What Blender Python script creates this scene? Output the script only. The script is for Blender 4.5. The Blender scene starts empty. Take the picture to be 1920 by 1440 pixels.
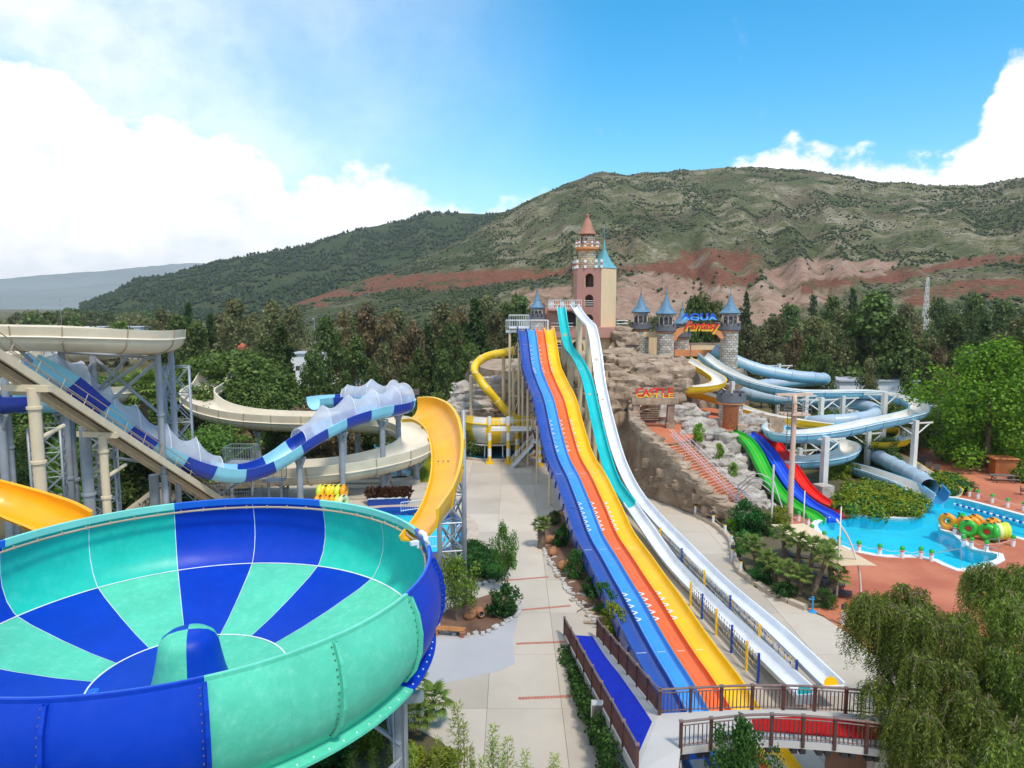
import bpy, math, random
from math import sin, cos, pi, radians, atan2, hypot, sqrt
from mathutils import Vector, Matrix, noise
from mathutils.geometry import tessellate_polygon
random.seed(7)
V = Vector
SC = bpy.context.scene
COL = SC.collection
# ------------------------------------------------------------------ camera
F = 1333.0; EYE = V((0, 0, 20.0)); TH = math.atan(150 / F)
cam = bpy.data.cameras.new('camera'); co = bpy.data.objects.new('camera', cam); COL.objects.link(co)
co.location = EYE; co.rotation_euler = (pi / 2 - TH, 0, 0)
cam.sensor_width = 36; cam.lens = F / 1920 * 36; cam.clip_start = 0.5; cam.clip_end = 30000
SC.camera = co
SC.render.resolution_x = 1024; SC.render.resolution_y = 768
# ------------------------------------------------------------------ sun, sky, exposure
SUN_EL, SUN_AZ = radians(58), radians(150)      # azimuth clockwise from +Y (view direction)
sl = bpy.data.lights.new('sun', 'SUN'); so = bpy.data.objects.new('sun', sl); COL.objects.link(so)
sl.energy = 2.8; sl.angle = radians(8); sl.color = (1, .92, .80)
sdir = V((sin(SUN_AZ) * cos(SUN_EL), cos(SUN_AZ) * cos(SUN_EL), sin(SUN_EL)))
so.rotation_euler = (-sdir).to_track_quat('-Z', 'Y').to_euler()
SC.view_settings.view_transform = 'Standard'; SC.view_settings.look = 'None'
SC.view_settings.exposure = 0.25; SC.view_settings.gamma = 1
SKY_STRENGTH = 0.135

class NT:
    """tiny node helper"""
    def __init__(s, tree): s.t = tree; s.n = tree.nodes; s.l = tree.links
    def add(s, typ, **kw):
        n = s.n.new(typ)
        for k, v in kw.items():
            if k.startswith('i_'):
                key = k[2:]; key = int(key) if key.isdigit() else key.replace('_', ' ')
                s.put(n.inputs[key], v)
            else: setattr(n, k, v)
        return n
    def put(s, sock, v):
        if hasattr(v, 'is_output') or isinstance(v, bpy.types.NodeSocket): s.l.new(v, sock)
        else: sock.default_value = v
    def math(s, op, a, b=0.0, c=None, clamp=False):
        n = s.n.new('ShaderNodeMath'); n.operation = op; n.use_clamp = clamp
        s.put(n.inputs[0], a); s.put(n.inputs[1], b)
        if c is not None: s.put(n.inputs[2], c)
        return n.outputs[0]
    def mix(s, f, a, b, blend='MIX'):
        n = s.n.new('ShaderNodeMix'); n.data_type = 'RGBA'; n.blend_type = blend; n.clamp_factor = True
        s.put(n.inputs[0], f); s.put(n.inputs[6], a); s.put(n.inputs[7], b)
        return n.outputs[2]
    def noise(s, vec, scale, detail=3, rough=.55, dist=0.0):
        n = s.add('ShaderNodeTexNoise'); n.inputs['Scale'].default_value = scale
        n.inputs['Detail'].default_value = detail; n.inputs['Roughness'].default_value = rough
        n.inputs['Distortion'].default_value = dist
        if vec is not None: s.l.new(vec, n.inputs['Vector'])
        return n.outputs['Fac']
    def ramp(s, fac, stops, interp='LINEAR'):
        n = s.n.new('ShaderNodeValToRGB'); n.color_ramp.interpolation = interp
        el = n.color_ramp.elements
        while len(el) < len(stops): el.new(0.5)
        for e, (p, c) in zip(el, stops):
            e.position = p; e.color = c if len(c) == 4 else (*c, 1)
        s.l.new(fac, n.inputs[0]); return n.outputs[0]
    def smooth(s, x, a, b):
        n = s.n.new('ShaderNodeMapRange'); n.interpolation_type = 'SMOOTHSTEP'
        s.put(n.inputs[0], x); s.put(n.inputs[1], a); s.put(n.inputs[2], b)
        return n.outputs[0]

def g4(x): return (x, x, x, 1)
# world: Nishita sky with real cloud banks laid on the celestial sphere
wd = bpy.data.worlds.new('World'); SC.world = wd; wd.use_nodes = True
wt = NT(wd.node_tree); wt.n.clear()
sky = wt.add('ShaderNodeTexSky', sky_type='NISHITA', sun_disc=False, sun_elevation=SUN_EL, sun_rotation=SUN_AZ,
             altitude=100, air_density=1.0, dust_density=0.6, ozone_density=2.0)
hs = wt.add('ShaderNodeHueSaturation'); hs.inputs['Saturation'].default_value = 1.5; hs.inputs['Value'].default_value = 1.45
hs.inputs['Hue'].default_value = 0.485
wt.l.new(sky.outputs[0], hs.inputs['Color'])
tc = wt.add('ShaderNodeTexCoord'); sx = wt.add('ShaderNodeSeparateXYZ'); wt.l.new(tc.outputs['Generated'], sx.inputs[0])
az = wt.math('ARCTAN2', sx.outputs[0], sx.outputs[1])
el = wt.math('ARCSINE', sx.outputs[2])
def azel(u, v):
    a = (u - 960) / F; b = -(v - 720) / F
    d = V((a, cos(TH) + b * sin(TH), -sin(TH) + b * cos(TH))).normalized()
    return atan2(d.x, d.y), math.asin(d.z)
fc = wt.add('ShaderNodeFloatCurve')
wt.l.new(wt.math('ADD', wt.math('DIVIDE', az, 2 * pi), 0.5), fc.inputs['Value'])
edge = [(0, 80), (70, 80), (140, 118), (190, 175), (250, 195), (330, 205), (420, 225), (480, 270), (540, 322), (590, 312), (640, 303), (700, 295),
        (745, 310), (790, 352), (840, 380), (900, 390), (945, 374), (1000, 370), (1060, 352), (1100, 400), (1200, 440), (1320, 400), (1360, 310), (1410, 285),
        (1470, 258), (1510, 256), (1540, 282), (1600, 283), (1650, 284), (1700, 296), (1760, 290), (1810, 268), (1845, 215), (1865, 120), (1890, 85), (1920, 80)]
cp = [(-pi, .14), (-2.6, .2), (-2.1, .1), (-1.5, .22), (-1.1, .3)] + [azel(u, v) for u, v in edge] + [(1.0, .3), (1.5, .12), (2.1, .22), (2.6, .1), (pi, .14)]
cm = fc.mapping; cv = cm.curves[0]
pts = [(a / (2 * pi) + .5, max(0, min(1, e))) for a, e in cp]
while len(cv.points) < len(pts): cv.points.new(.5, .5)
for p, (x, y) in zip(cv.points, pts): p.location = (x, y); p.handle_type = 'VECTOR'
cm.update()
cx = wt.add('ShaderNodeCombineXYZ'); wt.l.new(az, cx.inputs[0]); wt.l.new(wt.math('MULTIPLY', el, 1.25), cx.inputs[1])
n1 = wt.noise(cx.outputs[0], 7.0, 3, .5); n2 = wt.noise(cx.outputs[0], 26.0, 9, .6); n3 = wt.noise(cx.outputs[0], 11.0, 8, .58)
vor = wt.add('ShaderNodeTexVoronoi', feature='SMOOTH_F1'); wt.l.new(cx.outputs[0], vor.inputs['Vector']); vor.inputs['Scale'].default_value = 34
nv = wt.noise(cx.outputs[0], 4.0, 6, .5, .4)
d0 = wt.math('SUBTRACT', fc.outputs[0], el)
d1 = wt.math('ADD', d0, wt.math('MULTIPLY', wt.math('SUBTRACT', n2, .5), .085))
d1 = wt.math('SUBTRACT', d1, wt.math('MULTIPLY', vor.outputs['Distance'], .022))
sharp = wt.smooth(d1, -.012, .012)
soft = wt.smooth(d1, -.022, .024)
azs = wt.smooth(az, .1, .3)
bank = wt.math('ADD', wt.math('MULTIPLY', sharp, azs), wt.math('MULTIPLY', soft, wt.math('SUBTRACT', 1.0, azs)))
veil = wt.math('MULTIPLY', wt.math('MULTIPLY', wt.math('ADD', wt.math('MULTIPLY', wt.smooth(nv, .3, .7), .45), .5), wt.math('SUBTRACT', 1.0, wt.smooth(az, -.5, .15))), .8)
puff = wt.math('MULTIPLY', wt.smooth(n3, .62, .8), .18)
mask = wt.math('MAXIMUM', wt.math('MAXIMUM', bank, veil), puff)
ccol = wt.ramp(wt.math('ADD', wt.math('MULTIPLY', n2, .5), wt.math('MULTIPLY', n1, .5)),
               [(.30, (6.2, 6.6, 7.1)), (.45, (7.6, 7.8, 8.0)), (.56, (8.8, 8.8, 8.8))])
sk = wt.mix(mask, hs.outputs[0], ccol)
bg = wt.add('ShaderNodeBackground'); wt.l.new(sk, bg.inputs[0]); bg.inputs[1].default_value = SKY_STRENGTH
wo = wt.add('ShaderNodeOutputWorld'); wt.l.new(bg.outputs[0], wo.inputs[0])

# ------------------------------------------------------------------ layout helpers (survey points seen from the camera station)
def ray(u, v):
    a = (u - 960) / F; b = -(v - 720) / F
    return V((a, cos(TH) + b * sin(TH), -sin(TH) + b * cos(TH)))
def G(u, v, z=0.0):
    d = ray(u, v); t = (z - EYE.z) / d.z; return EYE + d * t
def D(u, v, Y):
    d = ray(u, v); return EYE + d * (Y / d.y)
def plane_path(a, b, px):
    """points of a straight-in-plan track a->b whose heights are surveyed by pixels"""
    n = V((b[1] - a[1], a[0] - b[0])); out = []
    for u, v in px:
        d = ray(u, v)
        t = (n.x * a[0] + n.y * a[1]) / (n.x * d.x + n.y * d.y); out.append(EYE + d * t)
    return out
def catmull(pts, step=1.0):
    P = [V(p) for p in pts]; P = [P[0] * 2 - P[1]] + P + [P[-1] * 2 - P[-2]]
    out = []
    for i in range(1, len(P) - 2):
        p0, p1, p2, p3 = P[i - 1:i + 3]; n = max(1, int((p2 - p1).length / step + .5))
        for k in range(n):
            t = k / n
            out.append(.5 * ((2 * p1) + (p2 - p0) * t + (2 * p0 - 5 * p1 + 4 * p2 - p3) * t * t + (3 * p1 - p0 - 3 * p2 + p3) * t ** 3))
    out.append(P[-2].copy()); return out

# ------------------------------------------------------------------ mesh builder
class MB:
    def __init__(s): s.v = []; s.f = []; s.m = []; s.col = None
    def add(s, vs, fs, m=0):
        o = len(s.v); s.v += [tuple(p) for p in vs]
        for f in fs: s.f.append(tuple(i + o for i in f)); s.m.append(m)
        return s
    def box(s, c, size, rz=0.0, m=0, R=None, taper=1.0):
        x, y, z = [q / 2 for q in size]; c = V(c)
        M = R if R is not None else Matrix.Rotation(rz, 3, 'Z')
        vs = [c + M @ V((sx * x * (taper if sz > 0 else 1), sy * y * (taper if sz > 0 else 1), sz * z)) for sz in (-1, 1) for sx, sy in ((-1, -1), (1, -1), (1, 1), (-1, 1))]
        return s.add(vs, [(3, 2, 1, 0), (4, 5, 6, 7), (0, 1, 5, 4), (1, 2, 6, 5), (2, 3, 7, 6), (3, 0, 4, 7)], m)
    def bar(s, a, b, w, h=None, m=0):
        a, b = V(a), V(b); d = b - a
        if d.length < 1e-6: return s
        h = h or w; q = d.to_track_quat('Y', 'Z').to_matrix()
        return s.box((a + b) / 2, (w, d.length, h), R=q, m=m)
    def tube(s, pts, r, n=8, m=0, cap=True):
        pts = [V(p) for p in pts]; rr = r if isinstance(r, (list, tuple)) else [r] * len(pts)
        vs = []; fs = []; up = V((0, 0, 1))
        for i, p in enumerate(pts):
            t = (pts[min(i + 1, len(pts) - 1)] - pts[max(i - 1, 0)]).normalized()
            a = up if abs(t.z) < .95 else V((0, 1, 0)); x = t.cross(a).normalized(); y = x.cross(t)
            for k in range(n):
                an = 2 * pi * k / n; vs.append(p + (x * cos(an) + y * sin(an)) * rr[i])
        for i in range(len(pts) - 1):
            for k in range(n):
                fs.append((i * n + k, i * n + (k + 1) % n, (i + 1) * n + (k + 1) % n, (i + 1) * n + k))
        if cap: fs.append(tuple(range(n - 1, -1, -1))); fs.append(tuple((len(pts) - 1) * n + k for k in range(n)))
        return s.add(vs, fs, m)
    def lathe(s, prof, c=(0, 0, 0), n=24, a0=0.0, a1=2 * pi, m=0, capb=False, capt=False):
        c = V(c); full = abs(a1 - a0 - 2 * pi) < 1e-6; k = n if full else n + 1; vs = []; fs = []
        for r, z in prof:
            for i in range(k):
                an = a0 + (a1 - a0) * i / n; vs.append(c + V((r * cos(an), r * sin(an), z)))
        for j in range(len(prof) - 1):
            for i in range(n):
                i2 = (i + 1) % k; fs.append((j * k + i, j * k + i2, (j + 1) * k + i2, (j + 1) * k + i))
        if capb: fs.append(tuple(range(k - 1, -1, -1)))
        if capt: fs.append(tuple((len(prof) - 1) * k + i for i in range(k)))
        return s.add(vs, fs, m)
    def prism(s, poly, z0, z1, m=0, mt=None):
        n = len(poly); a = sum(poly[i][0] * poly[(i + 1) % n][1] - poly[(i + 1) % n][0] * poly[i][1] for i in range(n))
        if a < 0: poly = poly[::-1]
        vs = [(p[0], p[1], z0) for p in poly] + [(p[0], p[1], z1) for p in poly]
        s.add(vs, [(i, (i + 1) % n, n + (i + 1) % n, n + i) for i in range(n)] + [tuple(range(n - 1, -1, -1))], m)
        s.add(vs[n:], [tuple(range(n))], m if mt is None else mt); return s
    def sheet(s, outer, holes, z, m=0):
        loops = [[V((p[0], p[1], 0)) for p in outer]] + [[V((p[0], p[1], 0)) for p in h] for h in holes]
        flat = [p for l in loops for p in l]; tr = tessellate_polygon(loops); fs = []
        for t in tr:
            a, b, c = [flat[i] for i in t]
            fs.append(t if (b - a).cross(c - a).z > 0 else t[::-1])
        return s.add([(p.x, p.y, z) for p in flat], fs, m)
    def rock(s, c, size, seed=0, rz=0.0, n=7, rough=.22, flat=.55, m=0):
        """rounded, cracked boulder on a cube-sphere"""
        c = V(c); key = {}; vs = []; fs = []; M = Matrix.Rotation(rz, 3, 'Z'); so = V((seed * 3.1, seed * 7.7, seed * 1.3))
        def vert(p):
            k = (round(p.x, 4), round(p.y, 4), round(p.z, 4))
            if k not in key:
                d = p.normalized(); q = d.lerp(p, flat)
                q = q * (1 + rough * noise.fractal(d * 1.3 + so, .7, 2.1, 4) + rough * .5 * noise.noise(V((d.x * .6, d.y * .6, d.z * 5)) + so))
                key[k] = len(vs); vs.append(c + M @ V((q.x * size[0] / 2, q.y * size[1] / 2, q.z * size[2] / 2)))
            return key[k]
        for ax in range(3):
            for sg in (-1, 1):
                for i in range(n):
                    for j in range(n):
                        q = []
                        for di, dj in ((0, 0), (1, 0), (1, 1), (0, 1)):
                            p = [0, 0, 0]; p[ax] = sg; p[(ax + 1) % 3] = -1 + 2 * (i + di) / n; p[(ax + 2) % 3] = -1 + 2 * (j + dj) / n
                            q.append(vert(V(p)))
                        fs.append(tuple(q) if sg > 0 else tuple(q[::-1]))
        return s.add(vs, fs, m)
    def mesh(s, name, mats, smooth=False, auto=None):
        me = bpy.data.meshes.new(name); me.from_pydata(s.v, [], s.f)
        for mm in (mats if isinstance(mats, (list, tuple)) else [mats]): me.materials.append(MAT[mm] if isinstance(mm, str) else mm)
        me.polygons.foreach_set('material_index', s.m)
        if smooth:
            me.polygons.foreach_set('use_smooth', [True] * len(s.f))
            if auto: me.set_sharp_from_angle(angle=radians(auto))
        me.update(); return me
    def build(s, name, mats, parent=None, smooth=False, auto=None, **kw):
        return obj(name, s.mesh(name, mats, smooth, auto), parent, **kw)

def obj(name, data=None, parent=None, label=None, cat=None, group=None, kind=None, loc=None, rz=None):
    o = bpy.data.objects.new(name, data); COL.objects.link(o)
    if parent is not None:
        o.parent = parent
        if parent.type == 'EMPTY' and loc is None and data is not None:
            o.matrix_parent_inverse = Matrix.Translation(-parent_loc(parent))
        elif loc is None and data is not None:
            o.matrix_parent_inverse = Matrix.Translation(-parent_loc(parent))
    if loc is not None: o.location = loc
    if rz is not None: o.rotation_euler = (0, 0, rz)
    if label: o['label'] = label
    if cat: o['category'] = cat
    if group: o['group'] = group
    if kind: o['kind'] = kind
    return o
def parent_loc(p):
    """world translation of a parent that is only ever translated (world-space building)"""
    t = V((0, 0, 0)); q = p
    while q is not None:
        t = t + V(q.location) + q.matrix_parent_inverse.translation; q = q.parent
    return t
def thing(name, label, cat, loc=(0, 0, 0), group=None, rz=None):
    return obj(name, None, None, label, cat, group, None, V(loc), rz)
def copy_tree(o, parent=None, **kw):
    c = o.copy(); COL.objects.link(c); c.parent = parent
    for ch in o.children: copy_tree(ch, c)
    for k, v in kw.items():
        if k == 'loc': c.location = v
        elif k == 'rz': c.rotation_euler = (0, 0, v)
        elif k == 'scale': c.scale = v
        elif v is not None: c[k] = v
    return c
# ------------------------------------------------------------------ materials
MAT = {}
def pm(name, c, rough=.5, var=.12, scale=1.0, bump=0.0, bscale=8.0, spec=.5, c2=None, streak=0.0, dirt=0.0, dirtc=(.12, .1, .08), metal=0.0, obj_rand=0.0, coat=0.0, crack=0.0):
    """procedural paint/stone: two-scale colour noise, dirt patches, streaks, fine relief"""
    m = bpy.data.materials.new(name); m.use_nodes = True; t = NT(m.node_tree); b = t.n['Principled BSDF']
    geo = t.add('ShaderNodeNewGeometry'); pos = geo.outputs['Position']
    n = t.noise(pos, scale, 5, .6)
    lo = tuple(x * (1 - var) for x in c); hi = tuple(min(1, x * (1 + var)) for x in (c2 or c))
    if c2: lo = c; hi = c2
    colr = t.ramp(n, [(.3, lo), (.7, hi)])
    if streak:
        mp = t.add('ShaderNodeMapping'); mp.inputs['Scale'].default_value = (3.0, 3.0, .22); t.l.new(pos, mp.inputs[0])
        s = t.smooth(t.noise(mp.outputs[0], 2.2, 5, .65), .5, .78)
        colr = t.mix(t.math('MULTIPLY', s, streak), colr, (*dirtc, 1))
    if dirt:
        d = t.smooth(t.noise(pos, scale * .35, 6, .7), .48, .75)
        colr = t.mix(t.math('MULTIPLY', d, dirt), colr, (*dirtc, 1))
    if crack:
        vw = t.add('ShaderNodeVectorMath', operation='ADD'); ns = t.add('ShaderNodeTexNoise'); ns.inputs['Scale'].default_value = .9; t.l.new(pos, ns.inputs[0]); t.l.new(pos, vw.inputs[0]); t.l.new(ns.outputs['Color'], vw.inputs[1])
        vo = t.add('ShaderNodeTexVoronoi', feature='DISTANCE_TO_EDGE'); vo.inputs['Scale'].default_value = crack; t.l.new(vw.outputs[0], vo.inputs['Vector']); ck = t.math('ADD', t.math('MULTIPLY', t.smooth(vo.outputs['Distance'], .0, .03), .36), .64)
        colr = t.mix(ck, (*[x * .3 for x in dirtc], 1), colr)
    if obj_rand:
        oi = t.add('ShaderNodeObjectInfo'); h = t.add('ShaderNodeHueSaturation')
        t.l.new(t.math('ADD', t.math('MULTIPLY', oi.outputs['Random'], obj_rand * 2), 1 - obj_rand), h.inputs['Value']); t.l.new(colr, h.inputs['Color']); colr = h.outputs[0]
    t.l.new(colr, b.inputs['Base Color'])
    b.inputs['Specular IOR Level'].default_value = spec; b.inputs['Metallic'].default_value = metal
    b.inputs['Coat Weight'].default_value = coat
    rn = t.math('ADD', t.math('MULTIPLY', t.noise(pos, scale * 2.3, 4), .25), rough - .12, clamp=True); t.l.new(rn, b.inputs['Roughness'])
    if bump:
        bp = t.add('ShaderNodeBump'); bp.inputs['Strength'].default_value = bump; bp.inputs['Distance'].default_value = .06
        t.l.new(t.math('ADD', t.noise(pos, bscale, 6, .65), t.math('MULTIPLY', ck, .6)) if crack else t.noise(pos, bscale, 6, .65), bp.inputs['Height']); t.l.new(bp.outputs[0], b.inputs['Normal'])
    MAT[name] = m; return m
def fg(name, c, fade=.12, rough=.32, wash=.06, spec=.5, ns=.9):      # gel-coat fibreglass: sun-faded patches and faint water marks
    m = pm(name, c, rough, .1, .5, streak=0, spec=spec, bump=.02, bscale=2.0); t = NT(m.node_tree); b = t.n['Principled BSDF']
    src = b.inputs['Base Color'].links[0].from_socket; pos = t.n['Geometry'].outputs['Position']
    f = t.smooth(t.noise(pos, ns, 8, .75), .42, .8)
    light = tuple(min(1, x * 1.1 + wash) for x in c)
    k = t.mix(t.math('MULTIPLY', f, fade), src, (*light, 1))
    mp = t.add('ShaderNodeMapping'); mp.inputs['Scale'].default_value = (4, 4, .5); t.l.new(pos, mp.inputs[0])
    g = t.smooth(t.noise(mp.outputs[0], 1.6, 6, .7), .55, .85)
    k = t.mix(t.math('MULTIPLY', g, fade), k, (*[x * .55 for x in c], 1))
    t.l.new(k, b.inputs['Base Color']); return m
def leaf(name, c, c2, var=.25, trans=.36):
    m = bpy.data.materials.new(name); m.use_nodes = True; t = NT(m.node_tree); t.n.remove(t.n['Principled BSDF'])
    geo = t.add('ShaderNodeNewGeometry'); oi = t.add('ShaderNodeObjectInfo')
    ri = geo.outputs['Random Per Island']
    n = t.noise(geo.outputs['Position'], .35, 3)
    f = t.math('ADD', t.math('MULTIPLY', ri, .55), t.math('MULTIPLY', n, .45))
    k = t.ramp(f, [(.2, c), (.8, c2)])
    h = t.add('ShaderNodeHueSaturation'); t.l.new(k, h.inputs['Color'])
    t.l.new(t.math('ADD', t.math('MULTIPLY', oi.outputs['Random'], var * 2), 1 - var), h.inputs['Value'])
    t.l.new(t.math('ADD', t.math('MULTIPLY', oi.outputs['Random'], .03), .485), h.inputs['Hue'])
    df = t.add('ShaderNodeBsdfDiffuse'); tr = t.add('ShaderNodeBsdfTranslucent'); gl = t.add('ShaderNodeBsdfGlossy')
    gl.inputs['Roughness'].default_value = .45; gl.inputs[0].default_value = (.9, .95, 1, 1)
    t.l.new(h.outputs[0], df.inputs[0]); t.l.new(h.outputs[0], tr.inputs[0])
    mx = t.add('ShaderNodeMixShader'); mx.inputs[0].default_value = trans; t.l.new(df.outputs[0], mx.inputs[1]); t.l.new(tr.outputs[0], mx.inputs[2])
    m2 = t.add('ShaderNodeMixShader'); m2.inputs[0].default_value = .012; t.l.new(mx.outputs[0], m2.inputs[1]); t.l.new(gl.outputs[0], m2.inputs[2])
    t.l.new(m2.outputs[0], t.n['Material Output'].inputs[0]); MAT[name] = m; return m

fg('bowl_blue', (.001, .045, .46), .3, .42, .03, .22, 2.2); fg('bowl_teal', (.012, .52, .39), .35, .4, .12, .3, 1.8); fg('bowl_mint', (.10, .58, .38), .4, .5, .2, .25, 2.6)
fg('bowl_blue_rim', (.006, .12, .60)); fg('bowl_mint_rim', (.22, .68, .55), .2)
fg('chute_orange', (.88, .40, .008), .08); fg('chute_yellow', (.86, .50, .006), .1)
fg('tan', (.78, .69, .54), .15, .4); fg('tan_out', (.70, .60, .43), .25, .45)
fg('flume_navy', (.008, .045, .36)); fg('flume_aqua', (.25, .62, .74), .15); fg('flume_aqua_in', (.36, .68, .86), .15)
fg('lane_navy', (.035, .085, .36), .12, .25); fg('lane_blue', (.06, .32, .78), .15, .25); fg('lane_orange', (.86, .16, .03), .1, .25); fg('lane_yellow', (.88, .52, .008), .08, .25)
fg('lane_teal', (.01, .50, .52), .2, .25); fg('lane_white', (.74, .76, .79), .06, .3)
fg('rgb_green', (.02, .42, .02)); fg('rgb_blue', (.012, .07, .60)); fg('rgb_red', (.72, .012, .006))
fg('sky_blue', (.24, .56, .70), .2, .4); fg('sky_blue_dark', (.05, .26, .50), .12); fg('grey_tube', (.38, .47, .55), .15, .4); fg('flume_white', (.74, .71, .65), .1, .4)
fg('tube_yellow', (.82, .53, .015), .1, .35)
pm('steel', (.30, .33, .36), .45, .18, .8, metal=.15, dirt=.15); pm('steel_white', (.66, .65, .60), .45, .06, 1, streak=.15, dirtc=(.4, .33, .25))
pm('steel_dark', (.10, .11, .12), .5, .2); pm('cream_steel', (.66, .54, .36), .5, .08, 1, streak=.15, dirtc=(.4, .28, .16)); pm('white_paint', (.76, .76, .75), .5, .05, 2, dirt=.1, dirtc=(.5, .48, .44))
pm('seam_white', (.72, .80, .80), .5, .1); pm('bolt', (.12, .14, .16), .4, .1); pm('pipe_tan', (.42, .32, .21), .6, .15)
pm('concrete', (.50, .435, .35), .85, .07, .25, bump=.12, bscale=14, dirt=.5, dirtc=(.37, .30, .225), streak=.12, obj_rand=.11)
pm('concrete_grey', (.43, .425, .43), .85, .06, .3, bump=.12, bscale=14, dirt=.2, dirtc=(.40, .39, .37), obj_rand=.03)
pm('joint', (.22, .19, .15), .9, .2); pm('curb', (.52, .42, .32), .85, .15, 1.2, bump=.3, bscale=5, dirt=.3)
pm('brick_band', (.46, .17, .12), .85, .2, 3, bump=.2); pm('white_stone', (.46, .44, .41), .8, .2, 2, bump=.3)
pm('soil', (.16, .085, .05), .95, .35, .7, bump=.6, bscale=6); pm('garden', (.075, .075, .03), .95, .4, .35, bump=.7, bscale=3, c2=(.13, .10, .05))
pm('rock_brown', (.19, .115, .065), .9, .3, .45, bump=.9, bscale=2.2, c2=(.40, .30, .21), streak=.6, dirtc=(.11, .07, .045), crack=.35)
pm('rock_tan', (.24, .165, .105), .9, .25, .7, bump=1.0, bscale=2.6, c2=(.46, .345, .245), streak=.4, dirtc=(.15, .11, .09), obj_rand=.12, crack=.55)
pm('rock_grey', (.29, .255, .22), .9, .25, .8, bump=1.0, bscale=2.8, c2=(.53, .47, .40), streak=.4, dirtc=(.15, .13, .12), obj_rand=.14, crack=.6)
pm('castle_pink', (.46, .235, .185), .85, .07, .5, streak=.12, dirtc=(.25, .12, .09)); pm('castle_cream', (.74, .55, .32), .85, .05, .5, streak=.1, dirtc=(.45, .3, .18))
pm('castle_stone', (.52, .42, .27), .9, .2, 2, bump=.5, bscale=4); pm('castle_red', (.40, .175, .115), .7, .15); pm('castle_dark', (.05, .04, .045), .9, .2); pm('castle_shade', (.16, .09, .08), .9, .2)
pm('roof_slate', (.10, .21, .31), .6, .22, 1.3, streak=.25, dirtc=(.05, .09, .13)); pm('roof_teal', (.15, .42, .46), .55, .12, 1, streak=.15, dirtc=(.06, .2, .25)); pm('crenel', (.13, .135, .15), .85, .15, 1.5)
pm('orange_trim', (.68, .27, .10), .7, .1, 1); pm('mortar', (.13, .11, .085), .95, .2)
for i, c in enumerate([(.46, .40, .31), (.53, .48, .39), (.38, .32, .25), (.58, .54, .47), (.42, .38, .33)]): pm('brick%d' % i, c, .9, .14, 3, bump=.5, bscale=6)
pm('wood_door', (.30, .085, .025), .6, .3, 4, bump=.3); pm('wood_orange', (.45, .14, .035), .65, .25, 3, bump=.3); pm('wood_bench', (.46, .20, .07), .6, .2, 3)
pm('rail_brown', (.085, .034, .026), .5, .2, 2); pm('rail_cap', (.20, .13, .11), .5, .15, 2); pm('deck', (.50, .48, .45), .85, .06, .5, bump=.1, dirt=.2, dirtc=(.36, .33, .3))
pm('carpet_blue', (.012, .032, .42), .95, .12, 3, bump=.4, bscale=60, spec=.1); pm('carpet_red', (.42, .012, .014), .95, .12, 3, bump=.4, bscale=60, spec=.1)
pm('sail', (.68, .52, .34), .9, .05, .5, spec=.1); pm('stone_red', (.46, .17, .11), .8, .2, 1)
pm('steps_red', (.56, .17, .07), .85, .12, 1, dirt=.15); pm('step_edge', (.68, .40, .24), .85, .1)
pm('rail_pink', (.70, .62, .66), .5, .05); pm('black', (.015, .015, .02), .5, .2); pm('bark', (.16, .11, .075), .95, .3, 3, bump=.8, bscale=12); pm('bark_pale', (.30, .22, .16), .95, .25, 3, bump=.8, bscale=12)
pm('terracotta', (.34, .15, .07), .85, .2, 3, bump=.3); pm('rope', (.62, .58, .5), .9, .1); pm('wood_grey', (.16, .13, .115), .8, .25, 3, bump=.3); pm('wicker', (.06, .045, .04), .8, .3, 8)
pm('rubber_orange', (.85, .32, .01), .35, .06); pm('rubber_yellow', (.82, .62, .02), .35, .06); pm('rubber_green', (.03, .42, .03), .35, .06); pm('rubber_lime', (.62, .72, .05), .35, .06); pm('rubber_red', (.72, .03, .02), .35, .06); pm('rubber_cream', (.72, .72, .35), .35, .06)
pm('cap_green', (.02, .36, .02), .4, .1); pm('pool_floor', (.03, .66, .84), .6, .08, .6); pm('pool_floor_pale', (.45, .80, .86), .6, .05, 1); pm('tile_navy', (.012, .05, .28), .3, .1, 3); pm('pool_teal', (.0, .14, .20), .4, .2)
pm('sign_red', (.72, .02, .012), .45, .05); pm('sign_yellow', (.86, .55, .02), .45, .05); pm('sign_blue', (.01, .10, .60), .45, .05); pm('sign_cyan', (.15, .50, .85), .45, .05); pm('sign_panel', (.55, .55, .53), .6, .1)
pm('asphalt_roof', (.42, .44, .48), .7, .08, .3); pm('kiosk_wall', (.62, .36, .06), .8, .1); pm('tile_roof', (.50, .13, .06), .8, .15, 2); pm('shirt_green', (.02, .30, .04), .9, .1, 4); pm('shorts', (.42, .33, .2), .9, .1, 4); pm('skin', (.42, .22, .14), .6, .05); pm('hair', (.02, .015, .01), .7, .1)
pm('white_plastic', (.78, .78, .78), .4, .03); pm('ring_blue', (.03, .30, .62), .4, .1)

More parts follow.
